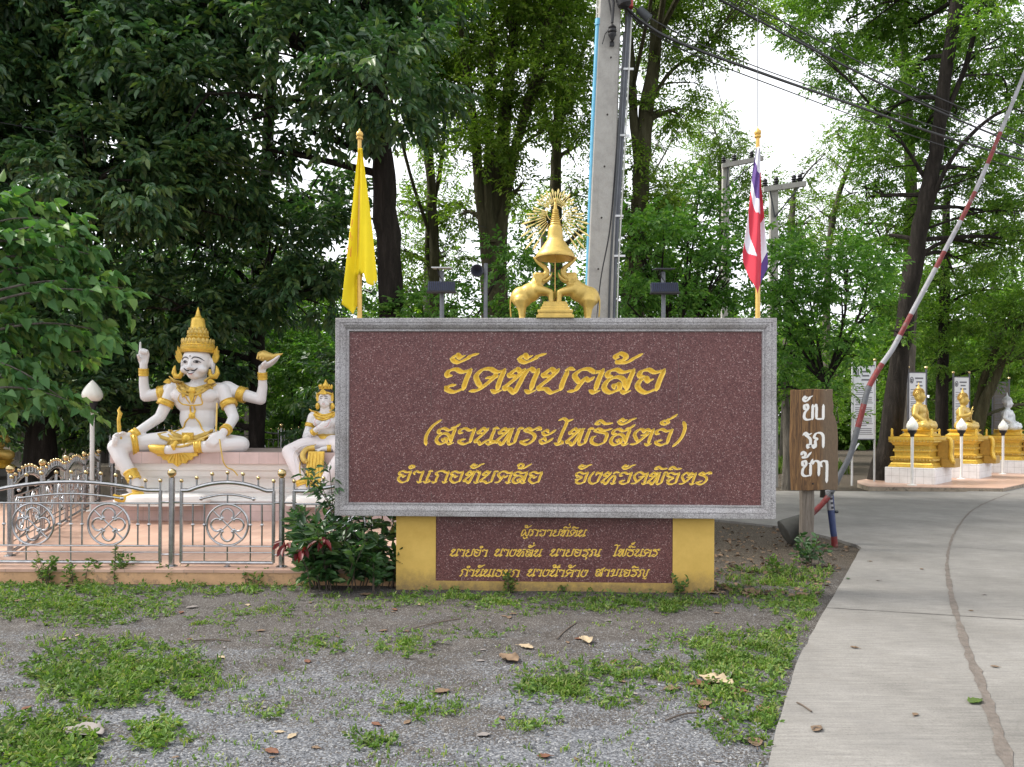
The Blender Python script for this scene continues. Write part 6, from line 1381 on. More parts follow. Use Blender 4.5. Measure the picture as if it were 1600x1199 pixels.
tree('airy_tree', 'mossy forked trunk just right of the concrete pole, clad in creeper leaves', [(990, 620, 16.8, .22), (996, 420, 16.8, .20), (1002, 280, 16.7, .18), (1008, 190, 16.6, .17), (1022, 90, 16.5, .14), (1032, -70, 16.4, .11)],
     [(1000, 250, 16.5, .35), (1020, 170, 16.4, .28), (995, 330, 16.6, .5), (1040, 320, 16.8, .5), (960, 330, 17, .4), (1060, 170, 16.8, .38), (1090, 130, 17, .4), (1040, 90, 16.6, .42), (1075, 40, 16.8, .6), (1000, 30, 16.5, .7), (1120, 60, 17, .45), (1050, -40, 16.6, 1), (1130, 0, 17, .6), (1050, -270, 9.8, 1.4), (1240, -260, 11.2, 1.6), (1450, -250, 12.4, 1.7), (1240, -350, 9.8, 1.5), (1520, -310, 10.6, 1.6), (1380, -230, 14.5, 1.6), (1010, 390, 16.8, .6), (1170, 30, 17.2, .4)], 'airy', 1.22, 'mossy_bark', seed=24,  # clumps high above the frame are unseen, added to shade the road
     extra_trunks=[[(1000, 260, 16.7, .12), (990, 180, 16.6, .10), (985, 80, 16.6, .08), (975, -40, 16.6, .06)], [(1010, 170, 16.6, .05), (1050, 110, 16.7, .04), (1110, 70, 16.9, .025)]])
# bushes behind the sign
tree('leafy_bush', 'bright green bush left of the gold bell, behind the sign', [(700, 700, 13.6, .06), (700, 600, 13.6, .05)], [(640, 490, 13.6, .5), (690, 480, 13.4, .5), (740, 485, 13.6, .5), (800, 480, 13.4, .5), (830, 430, 13.8, .5), (850, 480, 13.6, .5), (800, 400, 14.2, .4), (600, 500, 13.8, .4)], 'bush', .75, seed=31, cat='bush')
tree('leafy_bush', 'tall green bush between the concrete pole and the striped flag', [(1060, 700, 14, .08), (1060, 560, 14, .06)], grid(950, 1180, 350, 520, 4, 3, 14, .65, 7, .35, .7) + [(985, 350, 14.2, .5), (1090, 320, 14.6, .55), (1130, 350, 14.6, .5)], 'bush', .72, seed=32, cat='bush')
tree('leafy_bush', 'wide green bush right of the striped flag, over the wooden sign', [(1290, 760, 17.5, .09), (1290, 600, 17.5, .07)], grid(1190, 1345, 380, 560, 3, 3, 17.2, .75, 8, .35, .8) + [(1365, 480, 17.6, .55), (1215, 600, 17.5, .6), (1290, 590, 17.5, .5), (1360, 420, 17.8, .5)], 'bush', .70, seed=33, cat='bush')
tree('leafy_bush', 'dark shrub standing low between the red sign and the wooden sign', [(1232, 760, 20, .14), (1230, 640, 20, .12)], [(1230, 560, 19.8, .9), (1255, 620, 20, .8), (1215, 590, 20.4, .7), (1300, 600, 20.5, .8), (1310, 660, 21.5, .6)], 'mid', .7, 'grey_bark', seed=34, cat='shrub')
# right side
tree('leaning_tree', 'tall dark leaning trunk behind the boom barrier with a wide airy crown', [(1384, 760, 22.4, .36), (1400, 600, 22.3, .27), (1418, 480, 22.2, .24), (1440, 350, 22, .22), (1462, 240, 21.8, .20), (1476, 130, 21.6, .18), (1492, 20, 21.4, .16), (1508, -100, 21.2, .12)],
     grid(1250, 1640, -110, 150, 6, 4, 23.6, 1.15, 9, .4, .8, skip=((1100, 70, 1330, 400),)) + grid(1340, 1640, 160, 420, 5, 4, 24, .9, 10, .4, .8) + [(1200, 10, 22, .5), (1150, -10, 22, .5), (1250, 50, 22, .6), (1300, 110, 22.5, .6), (1560, 60, 20.6, .7), (1610, 180, 20.4, .7), (1530, 20, 20.8, .6), (1600, 330, 21, .7), (1540, 270, 21, .55), (1390, 120, 21.4, .45), (1360, 200, 21.4, .45), (1405, 520, 21.8, .28)], 'mid', .8, 'dark_bark', seed=41,
     extra_trunks=[[(1440, 360, 22, .08), (1480, 260, 21.5, .06), (1540, 190, 21, .05), (1620, 150, 20.6, .035)], [(1470, 200, 21.7, .08), (1510, 100, 21.4, .07), (1530, 20, 21, .05), (1560, -60, 21, .04)], [(1452, 290, 22, .06), (1400, 210, 21.8, .04), (1330, 130, 21.6, .025)]])
tree('grey_tree', 'pale grey trunk half hidden behind the dark leaning trunk', [(1416, 745, 26.5, .30), (1418, 600, 26.5, .27), (1420, 460, 26.5, .24), (1424, 300, 26.4, .20), (1416, 150, 26.2, .15), (1410, -20, 26, .1)], [(1380, 250, 26.5, 1.1), (1450, 180, 26.4, 1.1), (1350, 350, 26.8, 1), (1480, 330, 26.8, 1.1), (1390, 90, 26.2, 1.2), (1350, 180, 26.8, .9)], 'mid', .55, 'grey_bark', seed=42)
tree('slender_tree', 'slender dark trunk between the two gold seated figures', [(1470, 740, 28, .24), (1473, 600, 28, .20), (1476, 450, 28, .17), (1480, 300, 27.8, .12)], [(1470, 560, 27.6, .9), (1500, 500, 27.6, 1.1), (1450, 500, 28, .9), (1520, 580, 28, .9), (1490, 420, 28, 1.1), (1540, 450, 28, 1.1), (1440, 430, 28.2, .9)], 'mid', .7, 'dark_bark', seed=43)
tree('curved_tree', 'two curved brown stems leaning right above the middle gold figure', [(1524, 740, 27, .22), (1530, 660, 27, .20), (1550, 600, 26.8, .17), (1580, 540, 26.6, .13), (1620, 470, 26.4, .08)], [(1600, 560, 26, 1.0), (1570, 500, 26.2, 1.0), (1620, 480, 26, 1.1), (1600, 640, 31, .9), (1640, 640, 29, 1.0), (1560, 650, 33, .9), (1610, 400, 26, 1.2)], 'mid', .75, 'mossy_bark', seed=44, extra_trunks=[[(1518, 680, 27.2, .15), (1530, 620, 27.2, .14), (1545, 570, 27, .12), (1575, 500, 27, .08)]])
tree('slender_tree', 'thin pale trunk in the gap right of the striped flag', [(1290, 740, 27, .16), (1292, 500, 27, .13), (1296, 380, 27, .11), (1312, 300, 26.8, .09), (1335, 240, 26.6, .05)], [(1310, 260, 26.6, .7), (1340, 300, 26.8, .75), (1280, 330, 27, .7), (1330, 380, 27, .8), (1270, 400, 27, .8), (1345, 210, 26.6, .6), (1305, 205, 26.4, .4)], 'airy', .5, 'grey_bark', seed=45)
# far, pale against the sky
tree('far_tree', 'pale feathery far tree in the sky gap left of the striped flag', [(1130, 720, 34, .25), (1130, 400, 34, .20), (1126, 260, 34, .12)], [(1120, 210, 34, 1.1), (1160, 250, 34, 1.2), (1090, 260, 34, 1.2), (1130, 310, 34, 1.4), (1180, 310, 34.5, 1.1), (1070, 320, 34.5, 1.2), (1110, 190, 34, .8)], 'pale', .6, 'grey_bark', seed=51)
tree('far_tree', 'pale leafy far tree in the sky gap right of the striped flag', [(1230, 720, 32, .25), (1232, 450, 32, .20), (1240, 300, 32, .10)], [(1240, 330, 32, .9), (1215, 370, 32, 1.0), (1270, 350, 32, 1.0), (1250, 400, 32, 1.2), (1255, 270, 31.5, .55), (1290, 240, 31, .6)], 'pale', .5, 'grey_bark', seed=52)
tree('far_tree', 'light green far tree seen between the trunks left of the gold bell', [(665, 720, 30, .2), (668, 450, 30, .16), (670, 300, 30, .1)], [(650, 320, 30, .9), (690, 280, 30, .9), (640, 400, 30, 1.0), (700, 390, 30, 1.0), (660, 240, 30, .7), (625, 330, 30.5, .6), (720, 440, 30, .8)], 'pale', .42, 'grey_bark', seed=53)
tree('far_tree', 'light green far tree filling the view just right of the concrete pole', [(1000, 720, 31, .2), (1002, 450, 31, .16), (1004, 300, 31, .1)], [(985, 250, 31, .9), (1030, 220, 31, .9), (1050, 290, 31, 1.0), (980, 330, 31, .9), (1010, 160, 31, .8), (1060, 200, 31, .6), (985, 110, 31, .6)], 'pale', .45, 'grey_bark', seed=54)
tree('far_tree', 'light green far tree glimpsed behind the halo of the gold bell', [(850, 720, 32, .2), (850, 450, 32, .16), (848, 330, 32, .1)], [(830, 330, 32, .8), (880, 300, 32, .7), (900, 380, 32, .8), (820, 400, 32, .8)], 'pale', .40, 'grey_bark', seed=55)
# farther rows that close the view under the crowns
def far_rows():
    proto = []
    for k, (kd, bk) in enumerate((('far', 'dark_bark'), ('far', 'grey_bark'))):
        t = tree('woodland_tree', '', [(800, 668 + 1.6 * 1200 / 36, 36, .28), (802, 560, 36, .24), (800, 470, 36, .18), (806, 380, 36, .1)],
                 [(760, 560, 36, 1.5), (840, 550, 36, 1.5), (800, 500, 36, 1.9), (750, 470, 36, 1.5), (850, 460, 36, 1.6), (800, 420, 36, 1.8), (720, 600, 36, 1.2), (880, 600, 36, 1.2), (770, 640, 36, 1.0), (850, 645, 36, 1.0)], kd, .75, bk, 'woodland trees far behind the gardens', 60 + k, twig=2); proto.append(t)
    rnd = random.Random(9); spots = []
    for i in range(13): spots.append((-90 + i * 150 + rnd.uniform(-40, 40), rnd.uniform(30, 36)))
    for i in range(11): spots.append((-60 + i * 180 + rnd.uniform(-40, 40), rnd.uniform(44, 52)))
    for i, (px, Y) in enumerate(spots):
        o = proto[i] if i < 2 else copy_tree(proto[i % 2]); p = P(px, 668, Y); o.location = (p.x, Y, 0); o.rotation_euler = (0, 0, rnd.uniform(0, 6.28)); s = rnd.uniform(.75, 1.0) * (.82 if 1050 < px < 1330 else 1); o.scale = (s, s, s * rnd.uniform(.9, 1.1))
        o['label'] = 'woodland tree far behind the gardens, seen through gaps between nearer trees'
    # dense belt of far growth that reads as one mass
    rng = np.random.default_rng(77); n = 11000; x = rng.uniform(-75, 75, n); z = rng.uniform(0, 1, n) ** 1.2 * 9; y = rng.uniform(58, 64, n)
    V, q = spray_leaves(np.stack([x, y, z], 1), rng.normal(size=(n, 3)) + np.array([0, -.5, .2]), 8, .75, .36, 1.8, rng)
    me = np_mesh('far_wood', V, q); me.materials.append(MATS['leaf_mid']); tag(link('far_wood', me), 'far-off green woodland closing the view behind all the trees', 'woodland', None, 'stuff')
far_rows()
# the near branch with heart-shaped leaves at the left edge
def heart_branch():
    base = P(-190, 700, 8.6); base.z = 0; root = thing('bodhi_tree', 'near tree branch of large heart-shaped leaves reaching in from the left edge', 'tree', base)
    rng = np.random.default_rng(5); mb = MB(); rnd = random.Random(5)
    W = lambda px, py, Y: P(px, py, Y) - base
    tr = [Vector((0, 0, -.05)), Vector((.05, 0, 1.2)), Vector((.1, .05, 2.6)), Vector((.0, .1, 5))]; mb.tube(tr, [.24, .18, .15, .10], 12)
    ends = [(30, 310, 9.4), (80, 340, 9.4), (120, 350, 9.2), (150, 400, 9.2), (190, 450, 9.2), (205, 462, 9.1), (110, 420, 9.3), (60, 400, 9.2), (20, 380, 9.1), (10, 440, 9.2), (70, 460, 9.3), (140, 470, 9.4), (180, 520, 9.4), (120, 520, 9.4), (60, 520, 9.3), (20, 500, 9.3), (10, 600, 9.1), (50, 620, 9.2), (110, 630, 9.0), (130, 632, 9.0), (30, 650, 9.1), (60, 590, 9.3), (90, 560, 9.5), (-30, 340, 9.2), (-40, 450, 9.2), (-30, 560, 9.2), (-20, 640, 9.1), (0, 320, 9.5), (170, 430, 9.6), (100, 385, 9.6), (150, 545, 9.7), (40, 430, 9.7)]
    Pn, Dn = [], []
    for px, py, Y in ends:
        e = W(px, py, Y); s = tr[2].lerp(tr[1], rnd.random()) if py > 480 else tr[2].lerp(tr[3], rnd.random() * .4); mid = s.lerp(e, .6) + Vector((0, 0, .22))
        cu = [Vector(q) for q in cat_rom([tuple(s), tuple(mid), tuple(e)], 8)]; mb.tube(cu, list(np.linspace(.022, .004, len(cu))), 5)
        for k in range(15):
            i = rnd.randint(len(cu) // 2, len(cu) - 2); d = (cu[i + 1] - cu[i]).normalized() + Vector((rnd.uniform(-.8, .8), rnd.uniform(-.8, .8), rnd.uniform(-.7, .4))); Pn.append(tuple(cu[i] + Vector((rnd.uniform(-.12, .12), rnd.uniform(-.15, .15), rnd.uniform(-.12, .12))))); Dn.append(tuple(d))
    mb.obj('branches', 'grey_bark', root, True)
    leaf_part('crown', Pn, Dn, 4, .165, .125, .22, rng, 'leaf_heart', root, (0, 0, 0), .8, 65, True)
heart_branch()

# ---------------------------------------------------------------- ground cover, shrubs, fallen leaves
def in_poly(x, y, poly):
    c = False; j = len(poly) - 1
    for i in range(len(poly)):
        if (poly[i][1] > y) != (poly[j][1] > y) and x < (poly[j][0] - poly[i][0]) * (y - poly[i][1]) / (poly[j][1] - poly[i][1]) + poly[i][0]: c = not c
        j = i
    return c
def off_road(p):
    """True when a ground point is left of the slab's edge"""
    e = [(1.0, -2), (1.08, 3.2), (1.19, 3.62), (1.48, 4.25), (1.9, 5.2), (2.4, 6.15), (3.2, 7.8), (4.55, 10.2)]
    return p.x < float(np.interp(p.y, [b for _, b in e], [a for a, _ in e])) - .02
GRASS = [  # px, py, half width, half height, blades, height m, lean kind
 (190, 1052, 135, 50, 5200, .085), (70, 1160, 80, 45, 2200, .07), (125, 948, 140, 30, 3400, .05), (30, 935, 60, 22, 900, .05), (500, 1008, 52, 16, 700, .04), (640, 1008, 62, 20, 900, .04), (700, 990, 120, 7, 420, .04), (330, 970, 60, 12, 380, .04), (420, 955, 70, 14, 380, .04),
 (905, 1075, 105, 32, 3000, .06), (960, 1050, 80, 14, 900, .05), (1130, 1035, 118, 50, 5400, .065), (1185, 1010, 70, 28, 1500, .06), (1155, 1135, 58, 26, 1500, .05), (1222, 1040, 26, 62, 1500, .05), (1198, 1120, 20, 60, 900, .045), (1262, 975, 30, 26, 1100, .05), (1300, 900, 24, 40, 800, .05), (1130, 1090, 80, 20, 900, .05), (880, 941, 240, 14, 5200, .05), (1010, 945, 90, 14, 1800, .07), (700, 933, 90, 10, 1500, .06),
 (1230, 930, 80, 30, 3600, .07), (1215, 900, 95, 36, 2000, .11), (1270, 880, 50, 22, 700, .07), (655, 1105, 60, 22, 600, .045), (575, 1160, 34, 16, 420, .055), (245, 1150, 50, 22, 500, .05), (250, 917, 220, 14, 3000, .08), (60, 910, 70, 12, 600, .08), (560, 940, 90, 16, 700, .05), (820, 1130, 60, 16, 260, .03), (400, 1110, 60, 20, 260, .03), (1090, 940, 60, 14, 500, .07)]
def build_grass():
    rng = np.random.default_rng(3); pos, hts = [], []
    for px, py, hw, hh, n, h in GRASS:
        k = 0
        ph = rng.uniform(0, 6.28, 3)
        while k < n:
            a, r = rng.uniform(0, 6.283), math.sqrt(rng.random()) * (1 + .25 * math.sin(3 * 0 + ph[0]))
            e = 1 + .3 * math.sin(3 * a + ph[1]) + .2 * math.sin(7 * a + ph[2])
            X, Y_ = px + hw * r * math.cos(a) * e, py + hh * r * math.sin(a) * e; k += 1
            if Y_ < 890: continue
            p = GP(X, Y_)
            cl = noise.noise(Vector((p.x * 4.5, p.y * 4.5, 1)))
            if rng.random() > (1.15 - .85 * r) * min(1, max(0, cl * 2.2 + .5)) * .62 or not off_road(p): continue
            if p.y > 7.70 and p.x < .9: continue
            pos.append((p.x, p.y, ground_z(p.x, p.y))); hts.append(.78 * h * (.45 + .8 * max(0, cl + .2)) * rng.uniform(.5, 1.3))
    for _ in range(2600):                                 # stray blades between the patches
        p = GP(rng.uniform(-20, 1300), 935 + 270 * rng.random() ** 1.3)
        if off_road(p) and not (p.y > 7.70 and p.x < .9) and noise.noise(Vector((p.x * 1.6, p.y * 1.6, 5))) > -.05: pos.append((p.x, p.y, ground_z(p.x, p.y))); hts.append(rng.uniform(.012, .035))
    pos = np.array(pos); hts = np.array(hts); out = []
    for rep in range(3):                                  # several blades from every root
        n = len(pos); b = pos + np.c_[rng.normal(size=(n, 2)) * .014, np.zeros(n)]; az = rng.uniform(0, 6.283, n); d = np.stack([np.cos(az), np.sin(az), np.zeros(n)], 1); w_ = np.stack([-np.sin(az), np.cos(az), np.zeros(n)], 1)
        h = (hts * rng.uniform(.5, 1.15, n))[:, None]; bw = rng.uniform(.0028, .0055, (n, 1)); ln = rng.uniform(.25, 1.1, (n, 1))
        up = np.array([[0, 0, 1.0]]); m1 = b + up * h * .6 + d * h * ln * .3; tip = b + up * h * .85 + d * h * ln
        out.append(np.stack([b - w_ * bw * .8, b + w_ * bw * .8, m1 + w_ * bw, m1 - w_ * bw, tip + w_ * bw * .12, tip - w_ * bw * .12], 1))
    V = np.concatenate(out); m = len(V); o = (np.arange(m) * 6)[:, None]
    q = np.concatenate([o + np.array([[0, 1, 2, 3]]), o + np.array([[3, 2, 4, 5]])], 0)
    me = np_mesh('grass', V.reshape(-1, 3), q); me.materials.append(MATS['grass_blade']); tag(link('grass', me), 'short patchy green grass growing over the gravel and soil', 'grass', None, 'stuff')
    # broad-leaved creeping weeds among it
    Pn, Dn = [], []
    for (px, py, hw, hh, n, h) in GRASS:
        for _ in range(int(n * (.12 if px < 300 else .035))):
            a, r = rng.uniform(0, 6.283), math.sqrt(rng.random()); p = GP(px + hw * r * math.cos(a) * 1.1, max(892, py + hh * r * math.sin(a) * 1.1))
            if not off_road(p) or (p.y > 7.70 and p.x < .9): continue
            Pn.append((p.x, p.y, ground_z(p.x, p.y) + .004)); Dn.append((rng.normal() * .8, rng.normal() * .8, rng.uniform(.15, .9)))
    V, q = spray_leaves(np.array(Pn), np.array(Dn), 6, .034, .017, .06, rng, .2, 60); me = np_mesh('weeds', V, q); me.materials.append(MATS['weed_leaf']); tag(link('weeds', me), 'small broad-leaved weeds creeping through the grass patches', 'weeds', None, 'stuff')
    # loose stones
    n = 7000; px = rng.uniform(-20, 1230, n); py = 940 + 275 * rng.random(n) ** .7; V, F = [], []
    keep = 0
    for a, b in zip(px, py):
        p = GP(a, b)
        if not off_road(p): continue
        s = rng.uniform(.003, .0085) * (1 if rng.random() < .96 else 2.4); o = len(V); z = ground_z(p.x, p.y)
        d = rng.uniform(.6, 1.3, (6, 3)) * s; az = rng.uniform(0, 6.28); c_, s_ = math.cos(az), math.sin(az)
        for (x, y, zz), dd in zip(((1, 0, .1), (0, 1, .1), (-1, 0, .1), (0, -1, .1), (.1, 0, .9), (0, .1, -.5)), d): V.append((p.x + (x * c_ - y * s_) * dd[0], p.y + (x * s_ + y * c_) * dd[1], z + zz * dd[2]))
        F += [(o, o + 1, o + 4), (o + 1, o + 2, o + 4), (o + 2, o + 3, o + 4), (o + 3, o, o + 4), (o + 1, o, o + 5), (o + 2, o + 1, o + 5), (o + 3, o + 2, o + 5), (o, o + 3, o + 5)]
    me = bpy.data.meshes.new('gravel'); me.from_pydata(V, [], F); me.materials.append(MATS['gravel']); tag(link('gravel', me), 'loose grey gravel stones over the trodden soil', 'gravel', None, 'stuff')
    # leaf litter in the shade beyond the sign and under the far trees
    n = 1900; V, F = [], []; Pn = []
    for _ in range(n):
        if rng.random() < .30: p = GP(rng.uniform(1105, 1330), rng.uniform(822, 935))
        else: p = Vector((rng.uniform(4, 16), rng.uniform(20.2, 30), 0))
        if p.y < 19 and not off_road(p): continue
        if p.y > 19 and p.x > 8.0 and (p.x - 8.0) > (p.y - 26) * .5 + 3: continue
        Pn.append((p.x, p.y, .012))
    V, q = spray_leaves(np.array(Pn), np.c_[rng.normal(size=(len(Pn), 2)), np.full(len(Pn), .06)], 1, .07, .035, .02, rng, .05); me = np_mesh('leaf_litter', V, q); me.materials.append(MATS['dry_leaf']); tag(link('leaf_litter', me), 'scattered pale dry leaf litter on the shaded ground', 'leaf litter', None, 'stuff')
    # grass strip in the sun beyond the notice boards
    n = 5000; x = rng.uniform(7.5, 12, n); y = rng.uniform(27, 33, n); h = rng.uniform(.2, .55, n); b = np.stack([x, y, np.zeros(n)], 1); az = rng.uniform(0, 6.28, n); d = np.stack([np.cos(az), np.sin(az), np.zeros(n)], 1); w_ = np.stack([-np.sin(az), np.cos(az), np.zeros(n)], 1) * .018
    tip = b + np.array([[0, 0, 1.0]]) * h[:, None] + d * h[:, None] * .4; mid = b + np.array([[0, 0, .6]]) * h[:, None] + d * h[:, None] * .1
    V = np.stack([b - w_, b + w_, mid + w_, mid - w_, tip + w_ * .2, tip - w_ * .2], 1); o = (np.arange(n) * 6)[:, None]; q = np.concatenate([o + np.array([[0, 1, 2, 3]]), o + np.array([[3, 2, 4, 5]])], 0)
    me = np_mesh('tall_grass', V.reshape(-1, 3), q); me.materials.append(MATS['grass_blade']); tag(link('tall_grass', me), 'strip of tall light green grass beyond the notice boards', 'grass', None, 'stuff')
build_grass()

def sprout(name, label, px, py, h, n, ll, lw, mat, seed, base=None, cat='plant', group=None, lps=5, spread_m=.06, z=None):
    p = base if base is not None else GP(px, py); rng = np.random.default_rng(seed); rnd = random.Random(seed)
    zz = ground_z(p.x, p.y) if z is None else z; root = thing(name, label, cat, (p.x, p.y, zz), 0, group); mb = MB(); Pn, Dn = [], []
    for k in range(n):
        a = rnd.uniform(0, 6.28); r = spread_m * math.sqrt(rnd.random()) ; hh = h * rnd.uniform(.5, 1.05); lean = rnd.uniform(.1, .5) * hh
        st = [Vector((r * math.cos(a), r * math.sin(a), -.01)), Vector((r * math.cos(a) + lean * .35 * math.cos(a), r * math.sin(a) + lean * .35 * math.sin(a), hh * .55)), Vector((r * math.cos(a) + lean * math.cos(a), r * math.sin(a) + lean * math.sin(a), hh))]
        mb.tube(st, [.004 + h * .004, .003 + h * .003, .002], 5)
        for t in np.linspace(.25, 1, max(3, int(hh / (ll * .55)))):
            q = st[0].lerp(st[1], min(1, t * 2)) if t < .5 else st[1].lerp(st[2], t * 2 - 1); az = rnd.uniform(0, 6.28)
            Pn.append(tuple(q)); Dn.append((math.cos(az), math.sin(az), rnd.uniform(.2, .9) if t < .95 else 1.6))
    mb.obj('stems', 'twig_brown', root); leaf_part('foliage', Pn, Dn, lps, ll, lw, ll * .55, rng, mat, root, (0, 0, 0), .30, 60)
    return root
sprout('leafy_shrub', 'dense dark green shrub with a few red leaves, left of the yellow plinth', 520, 915, .66, 46, .135, .048, 'leaf_shrub', 3, cat='shrub', spread_m=.34, lps=6)
s = sprout('leafy_shrub', 'lower dark shrub between the red-leaved shrub and the yellow plinth', 582, 917, .38, 22, .10, .045, 'leaf_shrub', 4, cat='shrub', spread_m=.24, lps=6)
def shrub_red():
    root = [o for o in SC.objects if o.name.startswith('leafy_shrub') and 'red leaves' in o.get('label', '')][0]; rng = np.random.default_rng(4); b = root.location; Pn, Dn = [], []
    for px, py in ((447, 843), (452, 846), (494, 842), (500, 838), (508, 842), (474, 853), (482, 856)):
        p = P(px, py, b.y - .38) - b; Pn.append(tuple(p)); Dn.append((rng.normal() * .6, -.3, -.2))
    leaf_part('red_leaves', Pn, Dn, 3, .13, .055, .08, rng, 'leaf_red', root, (0, 0, 0), .5)
    mb = MB(); Pn, Dn = [], []
    for (a, c) in (((520, 800), (470, 732)), ((540, 820), (480, 744)), ((520, 790), (515, 733)), ((520, 810), (500, 752)), ((505, 840), (462, 790)), ((530, 850), (552, 815))):
        u = [P(x, y, b.y - .05 - .25 * t) - b for t, (x, y) in ((0, (525, 880)), (.5, a), (1, c))]; cu = [Vector(q) for q in cat_rom([tuple(q) for q in u], 8)]; mb.tube(cu, .004, 5)
        for k in range(8, len(cu)): Pn.append(tuple(cu[k])); Dn.append((rng.normal(), rng.normal() * .5, rng.normal() * .3))
    mb.obj('long_shoot', 'twig_brown', root); leaf_part('shoot_leaves', Pn, Dn, 4, .085, .030, .08, rng, 'leaf_shrub', root, (0, 0, 0), .4)
shrub_red()
for k, (px, py, h, n, ll, lab) in enumerate(((1063, 928, .15, 5, .055, 'small seedling with round leaves at the right foot of the yellow plinth'), (638, 914, .10, 4, .045, 'tiny seedling against the left part of the yellow plinth'), (797, 925, .17, 5, .045, 'sprig growing up before the donor names on the plinth'),
        (880, 924, .05, 4, .03, 'tiny weed under the middle of the donor panel'), (1262, 884, .34, 9, .075, 'dark leafy sprout at the foot of the wooden sign post'), (1225, 905, .22, 9, .055, 'low grassy sprout between the yellow plinth and the wooden sign post'),
        (400, 912, .13, 16, .045, 'low leafy tuft at the kerb, left of the red-leaved shrub'), (130, 912, .22, 10, .05, 'straggly weed at the kerb before the left fence panel'), (70, 915, .28, 6, .05, 'thin tall weed at the kerb near the left edge'), (200, 905, .24, 8, .05, 'straggly weed at the kerb under the scroll rings'), (270, 910, .15, 10, .04, 'weedy tuft at the kerb below the ball-topped fence post'), (180, 912, .34, 4, .045, 'thin weed climbing the second scroll ring of the fence'))):
    sprout('seedling', lab, px, py, h, n, ll, ll * .5, 'weed_leaf' if 'dark' not in lab else 'leaf_shrub', 20 + k, spread_m=.03 + .08 * (n > 8), lps=3)

def fallen_leaf(px, py, L, mat, seed, label, group=None, road=False, curl=.35):
    rnd = random.Random(seed); z = ROAD_Z if road else 0; p = GP(px, py, z); zz = z if road else ground_z(p.x, p.y); n = 9; az = rnd.uniform(0, 6.28); V, F = [], []
    for i in range(n + 1):
        t = i / n; w_ = L * .30 * math.sin(math.pi * min(1, t * .96 + .03)) ** .8 * (1 + rnd.uniform(-.14, .14)); bend = L * curl * (.35 * (t - .5) ** 2 * 4) * rnd.uniform(.7, 1.2)
        for s, k in ((-1, 1), (-.5, .42), (0, 0), (.5, .42), (1, 1)): V.append(((t - .5) * L, s * w_, .004 + bend * .5 + k * w_ * curl * rnd.uniform(.6, 1.3)))
    for i in range(n):
        for j in range(4): a = i * 5 + j; F.append((a, a + 1, a + 6, a + 5))
    c, s = math.cos(az), math.sin(az); mb = MB(); mb.add([(x * c - y * s, x * s + y * c, q) for x, y, q in V], F)
    mb.tube([(-.5 * L * c, -.5 * L * s, .008), (-.78 * L * c, -.78 * L * s, .006)], .0018, 4)
    o = mb.obj('fallen_leaf', mat, None, 'all'); so = o.modifiers.new('thickness', 'SOLIDIFY'); so.thickness = .0015; o.location = (p.x, p.y, zz); tag(o, label, 'leaf', group)
big = [(130, 1150, .24, 'ashen_leaf', 'large grey dry leaf lying curled at lower left, by the gravel'), (1118, 1068, .24, 'pale_dry_leaf', 'largest curled tan dry leaf in the grass by the road'), (1128, 1060, .20, 'ashen_leaf', 'grey-brown dry leaf leaning over the large tan leaf by the road'), (1095, 1072, .15, 'rust_leaf', 'rust red dry leaf left of the large tan leaf by the road'), (1155, 1080, .10, 'rust_leaf', 'small rust leaf right of the large tan leaf by the road'), (916, 1004, .17, 'pale_dry_leaf', 'pale curled dry leaf on the soil, right of the centre'), (822, 1013, .13, 'pale_dry_leaf', 'flat pale dry leaf below the middle of the yellow plinth'), (795, 1032, .20, 'dry_leaf', 'narrow rolled brown leaf on the soil at the centre'),
       (688, 1080, .12, 'dry_leaf', 'pale brown leaf in the left centre gravel'), (1050, 1078, .12, 'dry_leaf', 'brown leaf in the grass left of the large tan leaf'), (572, 929, .13, 'dry_leaf', 'tan dry leaf at the foot of the lower dark shrub'), (1175, 928, .26, 'dry_leaf', 'long brown dry leaf right of the yellow plinth'), (1115, 927, .13, 'pale_dry_leaf', 'pale dry leaf against the right corner of the yellow plinth'), (1102, 1101, .12, 'dry_leaf', 'pinkish dry leaf below the large tan leaf'), (425, 1177, .09, 'rust_leaf', 'small tan leaf on the bluish gravel at the bottom'), (955, 1090, .07, 'leaf_pale', 'small green fallen leaf on the gravel'),
       (108, 918, .20, 'dry_leaf', 'tan dry leaf at the kerb below the fence'), (30, 940, .14, 'dry_leaf', 'brown dry leaf at the left edge below the kerb'), (300, 950, .10, 'ashen_leaf', 'grey dry leaf on the soil before the fence'), (1180, 1160, .12, 'dry_leaf', 'brown leaf beside the slab edge at the bottom'), (1195, 1110, .13, 'rust_leaf', 'rust brown leaf touching the slab edge')]
for k, (px, py, L, mt, lab) in enumerate(big): fallen_leaf(px, py, L, mt, 40 + k, lab, None, curl=.55 if L > .15 else .35)
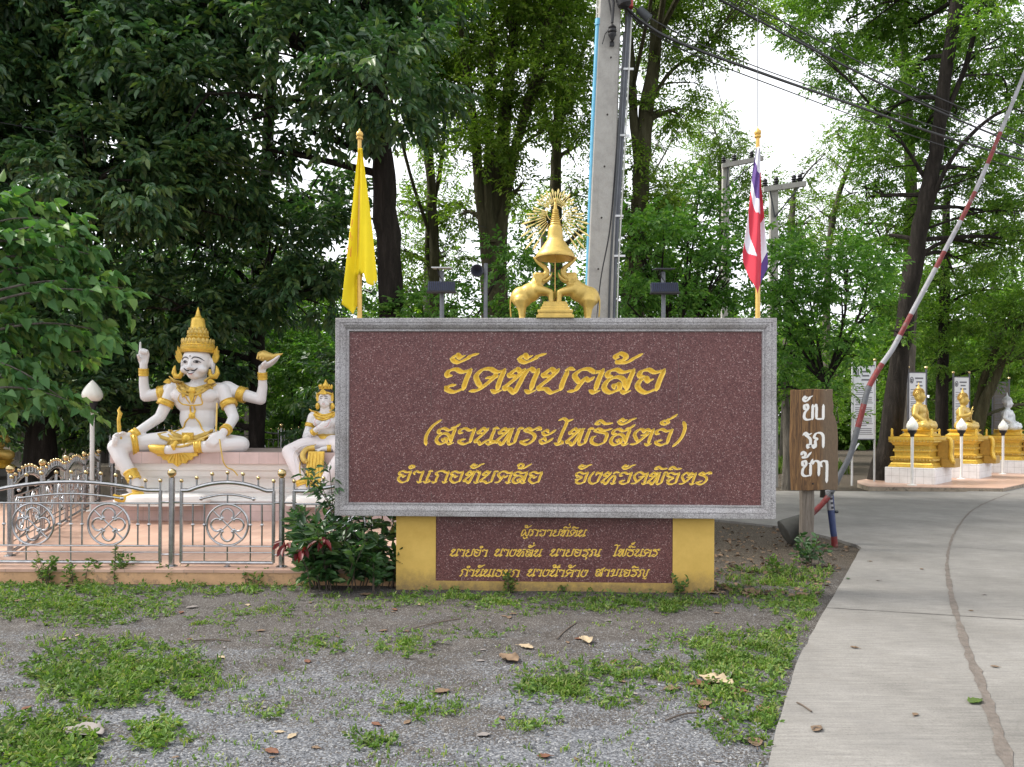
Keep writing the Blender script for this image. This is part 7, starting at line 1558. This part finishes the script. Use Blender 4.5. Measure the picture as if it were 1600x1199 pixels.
def small_leaves():
    rnd = random.Random(8); made = 0
    while made < 70:
        px, py = rnd.uniform(0, 1210), 935 + 260 * rnd.random()
        if not off_road(GP(px, py)): continue
        fallen_leaf(px, py, rnd.uniform(.03, .075), rnd.choice(['dry_leaf', 'pale_dry_leaf', 'ashen_leaf', 'dry_leaf', 'rust_leaf']), 200 + made, 'small dry leaf scrap lying on the soil and grass', 'small dry leaves on the ground'); made += 1
    for k, (px, py, L, mt) in enumerate(((1523, 1098, .12, 'leaf_pale'), (1335, 1013, .06, 'dry_leaf'), (1360, 878, .05, 'dry_leaf'), (1518, 955, .04, 'dry_leaf'), (1430, 1118, .05, 'dry_leaf'), (1325, 905, .06, 'leaf_shrub'), (1554, 1043, .05, 'dry_leaf'), (1276, 1141, .09, 'dry_leaf'), (1440, 890, .06, 'dry_leaf'), (1538, 930, .05, 'ashen_leaf'), (1372, 908, .06, 'ashen_leaf'))):
        fallen_leaf(px, py, L, mt, 300 + k, ('pale green fallen leaf beside the mortar seam on the road' if k == 0 else 'tiny dry leaf scrap lying on the concrete road'), None if k == 0 else 'tiny leaf scraps on the road', True)
    for k, (a, b_) in enumerate((((1040, 1128), (1098, 1115)), ((300, 1003), (360, 1003)), ((640, 985), (720, 968)), ((1245, 1100), (1268, 1114)), ((1270, 1143), (1285, 1142)), ((870, 1000), (900, 975)))):
        rd_ = k in (3, 4); p, q = GP(*a, ROAD_Z if rd_ else 0), GP(*b_, ROAD_Z if rd_ else 0); m = p.lerp(q, .5) + Vector((.0, .03, 0)); h = .008; mb = MB(); o3 = p.copy()
        mb.tube(cat_rom([(p.x, p.y, p.z + h), (m.x, m.y, p.z + h), (q.x, q.y, p.z + h)], 4), .005, 5); o = mb.obj('twig', 'twig_brown', None, True, origin=o3); o.location = o3; tag(o, ('thin dark twig lying on the gravel left of the road slab', 'thin pale twig on the soil before the fence', 'long trailing runner stem on the soil left of centre', 'short dark twig on the near road slab', 'tiny twig on the near road slab, below the other', 'bent dry stalk on the soil under the donor panel')[k], 'twig')
small_leaves()
